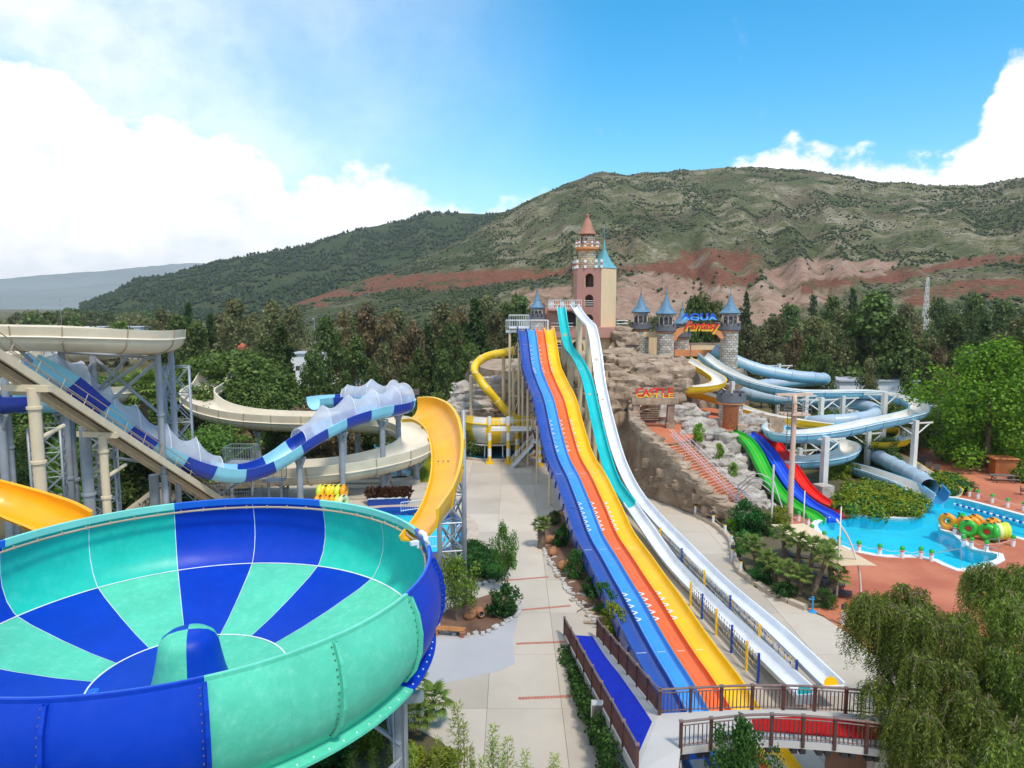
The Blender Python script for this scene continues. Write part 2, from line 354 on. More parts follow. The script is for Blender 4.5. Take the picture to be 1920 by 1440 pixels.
# terrace paving: small fired bricks laid in courses
def terrace_mat():
    m = bpy.data.materials.new('terrace'); m.use_nodes = True; t = NT(m.node_tree); b = t.n['Principled BSDF']
    geo = t.add('ShaderNodeNewGeometry'); pos = geo.outputs['Position']
    mp = t.add('ShaderNodeMapping'); mp.inputs['Rotation'].default_value = (0, 0, .5); t.l.new(pos, mp.inputs[0])
    bt = t.add('ShaderNodeTexBrick'); t.l.new(mp.outputs[0], bt.inputs['Vector']); bt.inputs['Scale'].default_value = 2.2
    bt.inputs['Color1'].default_value = (.52, .135, .055, 1); bt.inputs['Color2'].default_value = (.45, .11, .045, 1); bt.inputs['Mortar'].default_value = (.30, .11, .075, 1); bt.inputs['Mortar Size'].default_value = .03
    n = t.noise(pos, .12, 6, .6); k = t.mix(t.math('MULTIPLY', t.smooth(n, .38, .7), .7), bt.outputs[0], (.58, .175, .08, 1))
    v = t.add('ShaderNodeTexVoronoi', feature='F1'); v.inputs['Scale'].default_value = .16; t.l.new(mp.outputs[0], v.inputs['Vector'])
    k = t.mix(t.math('MULTIPLY', t.smooth(n, .42, .6), .35), k, (.60, .24, .125, 1))
    t.l.new(k, b.inputs['Base Color']); b.inputs['Roughness'].default_value = .8
    bp = t.add('ShaderNodeBump'); bp.inputs['Strength'].default_value = .25; bp.inputs['Distance'].default_value = .02; t.l.new(bt.outputs['Fac'], bp.inputs['Height']); bp.invert = True
    t.l.new(bp.outputs[0], b.inputs['Normal']); MAT['terrace'] = m
terrace_mat()
def water_mat(name, tint, wave=.5):
    m = bpy.data.materials.new(name); m.use_nodes = True; t = NT(m.node_tree); t.n.remove(t.n['Principled BSDF'])
    geo = t.add('ShaderNodeNewGeometry'); pos = geo.outputs['Position']
    bp = t.add('ShaderNodeBump'); bp.inputs['Strength'].default_value = wave; bp.inputs['Distance'].default_value = .03
    t.l.new(t.math('ADD', t.noise(pos, 1.6, 4), t.math('MULTIPLY', t.noise(pos, 6, 3), .35)), bp.inputs['Height'])
    fr = t.add('ShaderNodeFresnel'); fr.inputs[0].default_value = 1.33; t.l.new(bp.outputs[0], fr.inputs['Normal'])
    tr = t.add('ShaderNodeBsdfTransparent'); tr.inputs[0].default_value = (*tint, 1)
    gl = t.add('ShaderNodeBsdfGlossy'); gl.inputs['Roughness'].default_value = .04; t.l.new(bp.outputs[0], gl.inputs['Normal'])
    mx = t.add('ShaderNodeMixShader'); t.l.new(fr.outputs[0], mx.inputs[0]); t.l.new(tr.outputs[0], mx.inputs[1]); t.l.new(gl.outputs[0], mx.inputs[2])
    t.l.new(mx.outputs[0], t.n['Material Output'].inputs[0]); MAT[name] = m
water_mat('water', (.62, .93, .97)); water_mat('water_dark', (.3, .75, .8))
def net_mat():
    m = bpy.data.materials.new('net'); m.use_nodes = True; t = NT(m.node_tree); t.n.remove(t.n['Principled BSDF'])
    tr = t.add('ShaderNodeBsdfTransparent'); df = t.add('ShaderNodeBsdfDiffuse'); df.inputs[0].default_value = (.82, .84, .88, 1)
    tl = t.add('ShaderNodeBsdfTranslucent'); tl.inputs[0].default_value = (.82, .84, .88, 1)
    a = t.add('ShaderNodeMixShader'); a.inputs[0].default_value = .4; t.l.new(df.outputs[0], a.inputs[1]); t.l.new(tl.outputs[0], a.inputs[2])
    geo = t.add('ShaderNodeNewGeometry'); f = t.math('ADD', t.math('MULTIPLY', t.noise(geo.outputs['Position'], 1.2, 3), .3), .42)
    mx = t.add('ShaderNodeMixShader'); t.l.new(f, mx.inputs[0]); t.l.new(tr.outputs[0], mx.inputs[1]); t.l.new(a.outputs[0], mx.inputs[2])
    t.l.new(mx.outputs[0], t.n['Material Output'].inputs[0]); MAT['net'] = m
net_mat()
leaf('leaf_dark', (.048, .082, .020), (.155, .21, .05)); leaf('leaf_olive', (.095, .105, .036), (.26, .255, .10)); leaf('leaf_rust', (.105, .082, .036), (.24, .165, .078))
leaf('leaf_cypress', (.025, .062, .016), (.09, .15, .034)); leaf('leaf_pine', (0.057, 0.114, 0.023), (0.18, 0.257, 0.053)); leaf('leaf_bright', (0.094, 0.213, 0.01), (0.25, 0.413, 0.025)); leaf('leaf_mid', (0.067, 0.162, 0.023), (0.19, 0.323, 0.057))
leaf('leaf_willow', (.04, .082, .01), (.27, .34, .05)); leaf('leaf_palm', (.07, .13, .02), (.24, .32, .07)); leaf('leaf_bamboo', (0.188, 0.25, 0.031), (0.425, 0.475, 0.1)); leaf('leaf_ivy', (0.025, 0.094, 0.015), (0.088, 0.213, 0.037))
leaf('leaf_broad', (.06, .15, .008), (.21, .36, .022)); leaf('leaf_hedge', (0.015, 0.069, 0.013), (0.05, 0.15, 0.025)); leaf('leaf_moss', (.11, .17, .01), (.34, .38, .03)); leaf('petal_pink', (0.438, 0.1, 0.175), (0.688, 0.275, 0.35)); leaf('leaf_croton', (0.062, 0.025, 0.019), (0.15, 0.062, 0.025)); leaf('leaf_dry', (0.25, 0.188, 0.088), (0.45, 0.362, 0.188))
leaf('scrub', (.035, .058, .018), (.10, .125, .042)); leaf('scrub_wood', (.016, .036, .012), (.05, .082, .024)); leaf('scrub_grey', (0.094, 0.094, 0.069), (0.188, 0.181, 0.131))
# ------------------------------------------------------------------ land: ground sheet, hills, far mountains
def lerp_list(tab, x):
    if x <= tab[0][0]: return tab[0][1]
    for (a, b), (c, d) in zip(tab, tab[1:]):
        if x <= c: return b + (d - b) * (x - a) / (c - a)
    return tab[-1][1]
def inpoly(x, y, poly):
    r = False; j = len(poly) - 1
    for i in range(len(poly)):
        xi, yi = poly[i]; xj, yj = poly[j]
        if (yi > y) != (yj > y) and x < (xj - xi) * (y - yi) / (yj - yi) + xi: r = not r
        j = i
    return r
def proj(p):
    q = V(p) - EYE; cz = q.y * cos(TH) - q.z * sin(TH); cy = q.y * sin(TH) + q.z * cos(TH)
    return 960 + F * q.x / cz, 720 - F * cy / cz
RED = [[(560, 548), (600, 540), (660, 545), (700, 520), (760, 515), (880, 508), (1000, 500), (1090, 500), (1090, 517), (960, 528), (860, 538), (740, 546), (650, 562), (560, 566)],
       [(1160, 495), (1230, 488), (1310, 470), (1390, 468), (1425, 480), (1425, 505), (1400, 535), (1350, 545), (1290, 520), (1200, 510), (1150, 505)],
       [(1500, 528), (1640, 514), (1700, 502), (1800, 488), (1940, 474), (1940, 488), (1800, 502), (1720, 518), (1600, 538), (1500, 550)],
       [(1690, 548), (1800, 530), (1940, 528), (1940, 552), (1800, 558), (1690, 572)], [(550, 552), (610, 540), (640, 552), (600, 572), (545, 572)]]
PINK = [[(1160, 520), (1260, 505), (1340, 545), (1400, 540), (1430, 505), (1500, 485), (1600, 490), (1680, 488), (1690, 500), (1640, 520), (1560, 560), (1480, 585), (1420, 615), (1330, 615), (1200, 620), (1150, 590)],
        [(960, 545), (1060, 530), (1075, 600), (960, 600)]]
FIELD = [[(560, 575), (700, 562), (860, 556), (1000, 552), (1000, 580), (560, 600)]]
def hill_mat():
    m = bpy.data.materials.new('hillside'); m.use_nodes = True; t = NT(m.node_tree); b = t.n['Principled BSDF']
    geo = t.add('ShaderNodeNewGeometry'); pos = geo.outputs['Position']
    at = t.add('ShaderNodeAttribute', attribute_name='zone'); sp = t.add('ShaderNodeSeparateColor'); t.l.new(at.outputs['Color'], sp.inputs[0])
    big = t.noise(pos, .012, 5, .6); mid = t.noise(pos, .05, 6, .65, .6); fine = t.noise(pos, .28, 5, .7)
    vf = t.noise(pos, .9, 4, .75)
    base = t.ramp(t.math('ADD', t.math('MULTIPLY', mid, .6), t.math('MULTIPLY', fine, .4)), [(.36, (.065, .09, .024)), (.45, (.145, .155, .055)), (.53, (.30, .26, .15)), (.61, (.46, .41, .31))])
    green = t.ramp(fine, [(.3, (.045, .068, .02)), (.7, (.13, .155, .05))])
    k = t.mix(t.math('MULTIPLY', t.smooth(big, .44, .58), .8), base, green)
    brown = t.ramp(fine, [(.3, (.13, .08, .055)), (.7, (.27, .18, .125))])
    k = t.mix(t.math('MULTIPLY', t.smooth(t.noise(pos, .018, 4, .6), .52, .64), .55), k, brown)
    k = t.mix(t.math('MULTIPLY', t.smooth(vf, .50, .62), .7), k, (.035, .045, .016, 1)); k = t.mix(t.math('MULTIPLY', t.smooth(t.noise(pos, .6, 4, .75), .56, .66), .55), k, (.46, .42, .33, 1))  # dark speckles painted in as shrub shadow, then pale stony flecks
    k = t.mix(sp.outputs[2], k, t.ramp(fine, [(.3, (.024, .048, .014)), (.7, (.06, .095, .028))]))
    wv = t.add('ShaderNodeTexWave', wave_type='BANDS', bands_direction='Z'); wv.inputs['Scale'].default_value = .22; wv.inputs['Distortion'].default_value = 5; wv.inputs['Detail'].default_value = 3; t.l.new(pos, wv.inputs[0])
    red = t.mix(t.math('MULTIPLY', t.smooth(wv.outputs['Fac'], .55, .9), .45), t.ramp(fine, [(.3, (.21, .08, .045)), (.7, (.34, .145, .085))]), (.10, .05, .03, 1))
    k = t.mix(t.math('MULTIPLY', sp.outputs[0], t.math('ADD', t.math('MULTIPLY', t.smooth(t.noise(pos, .035, 5, .65), .38, .5), .75), .25)), k, red)
    pk = t.ramp(t.math('ADD', t.math('MULTIPLY', mid, .5), t.math('MULTIPLY', fine, .5)), [(.32, (.20, .125, .075)), (.45, (.40, .24, .165)), (.65, (.56, .40, .30))])
    k = t.mix(t.math('MULTIPLY', sp.outputs[1], t.math('ADD', t.math('MULTIPLY', t.smooth(t.noise(pos, .03, 5, .65), .36, .48), .7), .3)), k, pk)
    dk = t.add('ShaderNodeHueSaturation'); dk.inputs['Value'].default_value = .82; t.l.new(k, dk.inputs['Color']); k = dk.outputs[0]
    t.l.new(k, b.inputs['Base Color']); b.inputs['Roughness'].default_value = 1; b.inputs['Specular IOR Level'].default_value = .05
    bp = t.add('ShaderNodeBump'); bp.inputs['Strength'].default_value = .9; bp.inputs['Distance'].default_value = 3.0; t.l.new(t.math('ADD', mid, fine), bp.inputs['Height']); t.l.new(bp.outputs[0], b.inputs['Normal'])
    MAT['hillside'] = m
hill_mat()
def make_hill(name, sky_pts, Rr, r0, us, nr, forest=0.0, zones=True, rough=.05, mat='hillside', back=1.5, cap=None):
    tab = sorted((atan2(*(lambda d: (d.x, d.y))(ray(u, v))), (lambda d: d.z / hypot(d.x, d.y))(ray(u, v))) for u, v in sky_pts)
    a0, a1 = tab[0][0], tab[-1][0]; na = us; vs = []; fs = []; zc = []
    for j in range(nr + 1):
        s = j / nr * back
        for i in range(na + 1):
            a = a0 + (a1 - a0) * i / na; e = lerp_list(tab, a); R_ = Rr(a); q0 = r0(a)
            r = q0 + (R_ - q0) * s
            hr = max(0, EYE.z + e * R_)
            ss = s if s <= 1 else max(0, 1 - (s - 1) * 1.6)
            h = hr * ss ** 1.12
            x, y = r * sin(a), r * cos(a)
            w = min(1, s * 4) * (1 - max(0, 1 - abs(s - 1) * 3.5))
            h += hr * rough * w * (noise.fractal(V((x * .006, y * .006, 0)), .9, 2.1, 5)) + hr * rough * .9 * w * noise.noise(V((a * 38 + r * .004, r * .002, 5)))
            h += hr * .012 * noise.fractal(V((x * .03, y * .03, 3)), .8, 2.2, 3) * min(1, s * 3)
            vs.append((x, y, h - .3 if s > 0 else -1.5))
    k = na + 1
    for j in range(nr):
        for i in range(na): fs.append((j * k + i, j * k + i + 1, (j + 1) * k + i + 1, (j + 1) * k + i))
    mb = MB().add(vs, fs); o = mb.build(name, mat, smooth=True, kind='structure'); me = o.data
    ca = me.color_attributes.new('zone', 'FLOAT_COLOR', 'POINT')
    zl = []
    for p in vs:
        r = g = 0.0; b = forest
        if zones:
            wx = noise.fractal(V((p[0] * .02, p[1] * .02, p[2] * .02)), .8, 2, 4); u, v = proj(p)
            u += wx * 22; v += wx * 7 + noise.noise(V(p) * .05) * 3
            r = 1.0 if any(inpoly(u, v, q) for q in RED) else 0.0; g = 1.0 if any(inpoly(u, v, q) for q in PINK) else 0.0
            if r: g = 0
            if u < 930 and v > 430: b = max(b, .5)
        if forest and zones is None: b = forest
        zl.append((r, g, b))
    ca.data.foreach_set('color', [c for z in zl for c in (*z, 1.0)])
    return vs, zl, fs
HILL_MAIN = [(470, 600), (560, 566), (660, 533), (740, 502), (800, 477), (860, 450), (900, 426), (950, 396), (1000, 370), (1060, 343), (1110, 325), (1128, 320), (1180, 325), (1280, 318), (1380, 312), (1450, 313), (1560, 325), (1640, 338), (1740, 346), (1840, 345), (1920, 331), (2050, 320), (2300, 340)]
HILL_LEFT = [(150, 572), (215, 548), (250, 524), (330, 512), (400, 492), (430, 486), (500, 471), (560, 461), (640, 438), (700, 422), (760, 411), (800, 396), (850, 398), (905, 400), (960, 393), (1060, 400), (1250, 470), (1400, 560)]
hm_v, hm_z, hm_f = make_hill('hill', HILL_MAIN, lambda a: 760 + 260 * min(1, max(0, (a + .27) / .3)), lambda a: 330, 300, 130, rough=.065)
hl_v, hl_z, hl_f = make_hill('hill', HILL_LEFT, lambda a: 1500, lambda a: 800, 200, 70, forest=.85, zones=False)
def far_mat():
    pm('far_slope', (.20, .23, .22), 1, .25, .0012, spec=.05)  # slope colour kept pale and bluish, standing in for part of the haze
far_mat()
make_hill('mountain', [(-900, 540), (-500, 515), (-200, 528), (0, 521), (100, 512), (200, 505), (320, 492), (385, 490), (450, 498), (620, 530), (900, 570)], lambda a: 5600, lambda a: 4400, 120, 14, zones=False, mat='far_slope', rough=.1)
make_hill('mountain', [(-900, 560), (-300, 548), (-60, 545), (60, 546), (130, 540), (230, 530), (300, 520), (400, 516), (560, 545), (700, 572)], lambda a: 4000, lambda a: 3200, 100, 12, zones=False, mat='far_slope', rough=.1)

def ground_mat():
    m = bpy.data.materials.new('plain'); m.use_nodes = True; t = NT(m.node_tree); b = t.n['Principled BSDF']
    geo = t.add('ShaderNodeNewGeometry'); pos = geo.outputs['Position']
    k = t.ramp(t.noise(pos, .008, 6, .6), [(.35, (.06, .075, .03)), (.5, (.14, .125, .06)), (.62, (.26, .20, .12)), (.75, (.10, .11, .045))])
    k = t.mix(t.math('MULTIPLY', t.noise(pos, .3, 5, .7), .5), k, (.05, .06, .025, 1))
    t.l.new(k, b.inputs['Base Color']); b.inputs['Roughness'].default_value = 1; b.inputs['Specular IOR Level'].default_value = .05; MAT['plain'] = m
ground_mat()
PARK = [(-70, 2), (75, 2), (110, 60), (110, 125), (-110, 125), (-110, 60)]
MB().sheet([(-7000, -3000), (7000, -3000), (7000, 6900), (-7000, 6900)], [PARK], -.06).build('ground', 'plain', kind='structure')

# hillside shrubs: thousands of bushes that read as one mass
def scrub(name, vs, zs, fs, n, smin, smax, tall, mat, label, dens, seed, vmin=0, vmax=999):
    rng = random.Random(seed); mb = MB(); cnt = 0; tries = 0
    while cnt < n and tries < n * 12:
        tries += 1; f = fs[rng.randrange(len(fs))]
        P = [V(vs[i]) for i in f]; a, b = rng.random(), rng.random()
        p = P[0].lerp(P[1], a).lerp(P[3].lerp(P[2], a), b); z = zs[f[0]]
        if p.z < 1: continue
        if z[0] > .5 and rng.random() > .03: continue
        if z[1] > .5 and rng.random() > .03: continue
        if noise.fractal(V((p.x * .013, p.y * .013, seed)), .8, 2, 4) + .55 * noise.noise(V((p.x * .06, p.y * .06, seed))) < dens: continue
        s = rng.uniform(smin, smax); h = s * tall * rng.uniform(.8, 1.2); r = []
        k = 5
        for i in range(k):
            an = 2 * pi * i / k + rng.random(); q = s * rng.uniform(.7, 1.2) / 2
            r.append(p + V((cos(an) * q, sin(an) * q, h * rng.uniform(.3, .5))))
        top = p + V((rng.uniform(-.1, .1) * s, rng.uniform(-.1, .1) * s, h)); bot = p - V((0, 0, .8))
        mb.add([bot] + r + [top], [(0, 1 + (i + 1) % k, 1 + i) for i in range(k)] + [(1 + i, 1 + (i + 1) % k, k + 1) for i in range(k)])
        cnt += 1
    return mb.build(name, mat, label=label, cat='shrubs', kind='stuff')
scrub('hillside_scrub', hm_v, hm_z, hm_f, 26000, .8, 3.2, .7, 'scrub', 'dark green scrub dotted over the big rocky hillside behind the castle', .06, 1)
scrub('hillside_heath', hm_v, hm_z, hm_f, 12000, .8, 2.4, .55, 'scrub_grey', 'grey dry heath bushes between the green scrub on the big hillside', .0, 2)
scrub('hillside_wood', hl_v, hl_z, hl_f, 19000, 3.0, 6.5, 1.0, 'scrub_wood', 'dark green pine wood covering the left hill below the white cloud', -.12, 3)
# ------------------------------------------------------------------ plant meshes (shared by copies)
def quad_cloud(clumps, n, size, seed, asp=1.0, droop=0.0, shell=.55, flat=0.0):
    """leaf faces spread through the volume of ellipsoid clumps: (centre, (rx,ry,rz))"""
    rng = random.Random(seed); mb = MB(); wts = [c[1][0] * c[1][1] * c[1][2] for c in clumps]; wts = [w ** .67 for w in wts]; tot = sum(wts)
    for (c, r), w in zip(clumps, wts):
        for _ in range(int(n * w / tot) + 1):
            d = V((rng.gauss(0, 1), rng.gauss(0, 1), rng.gauss(0, 1))).normalized(); q = rng.random() ** .45 if rng.random() > shell else rng.uniform(.8, 1.08)
            p = V(c) + V((d.x * r[0], d.y * r[1], d.z * r[2])) * q
            nrm = (d + V((rng.gauss(0, .6), rng.gauss(0, .6), rng.gauss(0, .6) + flat))).normalized()
            t = nrm.cross(V((rng.gauss(0, 1), rng.gauss(0, 1), rng.gauss(0, 1)))).normalized()
            if droop: t = (t + V((0, 0, -droop))).normalized()
            bt = nrm.cross(t).normalized(); s = size * rng.uniform(.6, 1.35); a = t * s * asp; b = bt * s / 2
            mb.add([p - b * .5, p + a * .45 - b, p + a, p + a * .45 + b], [(0, 1, 2, 3)])
    return mb
def limbs(mb, base, top, r, rng, n=7, spread=3.0, z0=.35):
    pts = [V(base)]; k = 5
    for i in range(1, k + 1):
        t = i / k; pts.append(V(base).lerp(V(top), t) + V((rng.uniform(-.25, .25), rng.uniform(-.25, .25), 0)) * (r * 4))
    mb.tube(pts, [r * (1 - .8 * i / k) for i in range(k + 1)], 7)
    for i in range(n):
        t = rng.uniform(z0, .92); p = V(base).lerp(V(top), t); an = rng.random() * 2 * pi; L = spread * rng.uniform(.5, 1) * (1.15 - t * .6)
        q = p + V((cos(an) * L, sin(an) * L, L * rng.uniform(.2, .8)))
        mid = p.lerp(q, .5) + V((0, 0, L * .08)); mb.tube([p, mid, q], [r * .38 * (1.1 - t), r * .25 * (1.1 - t), r * .06], 5)
    return mb
TREES = {}
def tree_kind(key, H, crown, nleaf, size, lm, tr=.25, bark='bark', seed=1, asp=1.0, droop=0.0, spread=3.0, nl=8, shell=.55, flat=0.0, z0=.35):
    rng = random.Random(seed)
    tm = limbs(MB(), (0, 0, -.3), (0, 0, H * .9), tr, rng, nl, spread, z0).mesh('trunk', bark, True)
    cm_ = quad_cloud(crown(rng, H), nleaf, size, seed, asp, droop, shell, flat).mesh('crown', lm)
    TREES[key] = (H, tm, cm_)
def cr_oval(rad, zlo, n, cl=.34, jit=.3, top=1.0, pw=.8):
    def f(rng, H):
        out = []
        for i in range(n):
            t = rng.random(); z = H * (zlo + (top - zlo) * t); prof = (sin(pi * min(1, .12 + t * .88)) ** pw)
            an = rng.random() * 2 * pi; q = rad * prof * sqrt(rng.random()) * (1 + rng.uniform(-jit, jit)); r = rad * cl * rng.uniform(.6, 1.25)
            out.append(((cos(an) * q, sin(an) * q, min(z, H * .97)), (r, r, r * rng.uniform(.7, 1.3))))
        return out
    return f
def cr_cone(rad, zlo, n, cl=.3):
    def f(rng, H):
        out = []
        for i in range(n):
            t = rng.random() ** 1.3; z = H * (zlo + (1 - zlo) * t); an = rng.random() * 2 * pi; q = rad * (1 - t) ** .85 * rng.uniform(.35, 1.0); r = rad * cl * rng.uniform(.6, 1.1) * (1.12 - t * .75)
            out.append(((cos(an) * q, sin(an) * q, z), (r, r, r * 1.25)))
        return out
    return f
def cr_dome(rad, zlo, n, cl=.24):
    def f(rng, H):
        out = []
        for i in range(n):
            an = rng.random() * 2 * pi; ph = math.acos(rng.uniform(-.35, 1)); R = rad * rng.uniform(.82, 1.0); r = rad * cl * rng.uniform(.7, 1.25); zr = H * (1 - zlo)
            out.append(((sin(ph) * cos(an) * R, sin(ph) * sin(an) * R, H * zlo + zr * .9 * cos(ph) * rng.uniform(.85, 1) + .25 * zr * (cos(ph) < 0)), (r, r, r * .8)))
        return out
    return f
for i, s in enumerate((11, 12, 13)):
    tree_kind('olive%d' % i, 16, cr_oval(4.2, .22, 46), 3600, .50, 'leaf_olive', .28, seed=s, asp=1.3, droop=.3, spread=3.4)
    tree_kind('rust%d' % i, 16, cr_oval(4.0, .25, 42), 3200, .50, 'leaf_rust', .28, seed=s + 20, asp=1.3, droop=.3, spread=3.4)
    tree_kind('dark%d' % i, 16, cr_oval(4.4, .14, 52), 4200, .50, 'leaf_dark', .28, seed=s + 40, asp=1.3, droop=.2, spread=3.4)
for i in range(2):
    tree_kind('cyp%d' % i, 14, cr_cone(3.4, .06, 80), 3800, .44, 'leaf_cypress', .22, seed=70 + i, asp=1.2, spread=2.0)
    tree_kind('far%d' % i, 12, cr_oval(5.0, .10, 24, .42), 900, 1.0, 'leaf_dark', .25, seed=75 + i)
    tree_kind('faro%d' % i, 12, cr_oval(4.6, .12, 24, .42), 900, 1.0, 'leaf_olive', .25, seed=77 + i)
    tree_kind('pine%d' % i, 10, cr_dome(5.4, .42, 90, .22), 9000, .34, 'leaf_pine', .3, seed=80 + i, flat=.5, shell=.85)
tree_kind('broad', 14, cr_oval(6.2, .08, 90, .27, top=1.0, pw=.5), 17000, .32, 'leaf_broad', .35, seed=90, flat=.35, shell=.75, spread=4)
tree_kind('shrubtree', 6, cr_oval(3.2, .08, 40, .32, pw=.5), 4500, .26, 'leaf_mid', .15, seed=91, spread=1.6)
tree_kind('shrubdark', 6, cr_oval(3.6, .02, 44, .32, pw=.45), 4500, .30, 'leaf_dark', .15, seed=92, spread=1.6)
tree_kind('shrubdry', 5, cr_oval(3.0, .0, 36, .3, pw=.5), 3500, .24, 'leaf_dry', .1, seed=93, asp=2.2, droop=-.8, spread=1.2)
def put_tree(key, base, H, wid=1.0, name='tree', label=None, cat='tree', group=None, rz=None):
    h, tm, cm_ = TREES[key]; s = H / h
    t = obj(name, None, None, label, cat, group, None, V(base), rz if rz is not None else random.random() * 6.28)
    t.scale = (s * wid, s * wid, s)
    obj('trunk', tm, t, loc=(0, 0, 0)); obj('crown', cm_, t, loc=(0, 0, 0)); return t
def tree_px(u, vtop, Y, key, wid=1.0, **kw):
    p = D(u, vtop, Y); return put_tree(key, (p.x, Y, 0), max(3, p.z), wid, **kw)
NAMES = {'olive': ('olive_tree', 'grey green feathery tree in the belt of trees behind the slides'), 'rust': ('rusty_tree', 'rust brown feathery tree in the belt of trees behind the slides'),
         'dark': ('evergreen_tree', 'dark green bushy evergreen in the belt of trees behind the slides'), 'cyp': ('cypress_tree', 'dark conical conifer in the belt of trees behind the slides'),
         'far': ('distant_tree', 'small dark tree on the far plain below the hills'), 'faro': ('distant_tree', 'small olive green tree on the far plain below the hills')}
def where(u):
    for lim, w in ((340, 'above the tan flume at left'), (480, 'around the stone pines'), (600, 'near the red roofed kiosk'), (735, 'behind the netted slide crest'), (870, 'left of the yellow tube slide'), (1000, 'just left of the castle'), (1100, 'behind the castle'), (1360, 'behind the park name sign'), (1480, 'right of the last brick tower'), (1600, 'behind the blue tube'), (1715, 'behind the big blue loop'), (1800, 'below the radio mast')):
        if u < lim: return w
    return 'above the broadleaf tree at right'
belt = [(352, 572, 150, 'cyp0', .8), (395, 582, 150, 'cyp1', .8), (330, 600, 140, 'dark1', .8), (372, 612, 135, 'dark2', .8), (440, 570, 180, 'olive0', .9), (300, 585, 210, 'olive1', .9), (512, 572, 190, 'olive1', .9), (548, 580, 190, 'olive2', .9), (478, 592, 220, 'olive2', .9),
        (525, 612, 128, 'cyp0', 1.15), (500, 640, 122, 'dark0', .8), (612, 602, 135, 'dark1', .8), (585, 660, 118, 'dark2', .75), (650, 590, 150, 'rust0', .85), (690, 578, 152, 'rust1', .95), (722, 592, 148, 'rust2', .85), (668, 640, 120, 'dark0', .8), (745, 588, 160, 'olive0', .9),
        (800, 600, 142, 'cyp1', 1.0), (775, 610, 138, 'rust1', .85), (830, 575, 185, 'olive1', .95), (862, 580, 180, 'rust2', .8), (892, 566, 140, 'cyp0', 1.1), (845, 612, 134, 'dark2', .75), (930, 590, 150, 'olive2', .8), (950, 578, 158, 'dark1', .7), (975, 560, 200, 'dark0', .9), (915, 562, 210, 'olive0', .9), (720, 650, 122, 'olive1', .7), (785, 660, 122, 'dark1', .7), (832, 665, 120, 'dark0', .65), (880, 650, 120, 'dark2', .7), (760, 690, 112, 'dark0', .7), (650, 700, 112, 'dark2', .7), (700, 690, 114, 'dark1', .7),
        (1310, 560, 150, 'dark2', .75), (1345, 575, 150, 'olive0', .7), (1285, 590, 145, 'dark0', .6), (1400, 618, 142, 'olive1', .85), (1432, 640, 136, 'olive0', .8), (1455, 600, 150, 'olive2', .85), (1490, 625, 140, 'rust0', .75), (1530, 602, 145, 'olive0', .9), (1520, 640, 132, 'dark1', .75), (1575, 585, 165, 'olive1', .9), (1590, 640, 130, 'olive2', .75), (1640, 562, 128, 'dark0', 1.1), (1680, 600, 125, 'dark1', .9), (1610, 590, 135, 'dark2', .85), (1745, 640, 128, 'olive0', .8), (1720, 620, 140, 'rust1', .7), (1760, 655, 122, 'rust2', .7), (1790, 600, 150, 'dark1', .9), (1850, 590, 132, 'cyp1', 1.1), (1905, 605, 140, 'olive1', .9), (1880, 570, 200, 'dark2', .9), (1830, 560, 220, 'dark0', .9), (1560, 562, 240, 'dark1', .9), (1600, 545, 260, 'cyp0', .9), (1525, 548, 260, 'cyp1', .8), (1700, 575, 230, 'olive2', .9), (1760, 565, 240, 'dark0', .9), (1400, 550, 260, 'cyp0', .7), (1480, 575, 220, 'dark2', .9), (1380, 640, 125, 'dark1', .6), (1460, 668, 118, 'olive1', .6), (1550, 670, 116, 'dark2', .6), (1630, 680, 114, 'olive0', .6), (1700, 690, 112, 'dark0', .6), (1940, 590, 120, 'dark1', .9), (1060, 570, 180, 'dark0', .6), (1010, 575, 190, 'olive2', .8)]
for u, v, Y, k, w in belt:
    nm, lb = NAMES[k[:-1]]; lb = lb.split(' in ')[0]; tree_px(u, v, Y, k, w, name=nm, label=lb + ', ' + ('a front one ' if Y < 128 else 'a far one ' if Y > 170 else '') + where(u), group=lb + 's ' + where(u))
rng = random.Random(5)
for i in range(270):
    u = rng.uniform(-60, 1100) if i < 105 else rng.uniform(1180, 2000) if i < 170 else rng.uniform(-80, 420); Y = rng.uniform(210, 620)
    if u > 1180: Y = rng.uniform(170, 330)
    if 380 < u < 900 and Y > 420: continue
    if 330 < u < 420 and Y > 420: continue
    H = rng.uniform(9, 15); k = rng.choice(['far0', 'far1', 'faro0', 'faro1', 'faro1']); x = (u - 960) / F * Y
    if -120 < x < -30 and 150 < Y < 230: continue
    nm, lb = NAMES[k[:-1]]; put_tree(k, (x, Y, 0), H, rng.uniform(.8, 1.2), name=nm, label=lb.split(' below')[0] + ' ' + where(u), group='distant trees ' + where(u))
# ------------------------------------------------------------------ park ground, plaza, terrace, pools
def GP(px, z=0.0): return [tuple(G(u, v, z).xy) for u, v in px]
def smooth_poly(poly, step=.6):
    n = len(poly); out = []
    for i in range(n):
        p0, p1, p2, p3 = [V((*poly[(i + k - 1) % n], 0)) for k in range(4)]; m = max(1, int((p2 - p1).length / step))
        for k in range(m):
            t = k / m; q = .5 * ((2 * p1) + (p2 - p0) * t + (2 * p0 - 5 * p1 + 4 * p2 - p3) * t * t + (3 * p1 - p0 - 3 * p2 + p3) * t ** 3); out.append((q.x, q.y))
    return out
def ccw(poly):
    a = sum(poly[i][0] * poly[(i + 1) % len(poly)][1] - poly[(i + 1) % len(poly)][0] * poly[i][1] for i in range(len(poly)))
    return poly if a > 0 else poly[::-1]
def offset(poly, d):
    poly = ccw(poly); n = len(poly); out = []
    for i in range(n):
        a, b, c = V(poly[i - 1]), V(poly[i]), V(poly[(i + 1) % n])
        n1 = V(((b - a).y, -(b - a).x)); n2 = V(((c - b).y, -(c - b).x))
        m = (n1.normalized() + n2.normalized()); m = m.normalized() if m.length > 1e-4 else n1.normalized(); out.append(tuple(b + m * d))
    return out
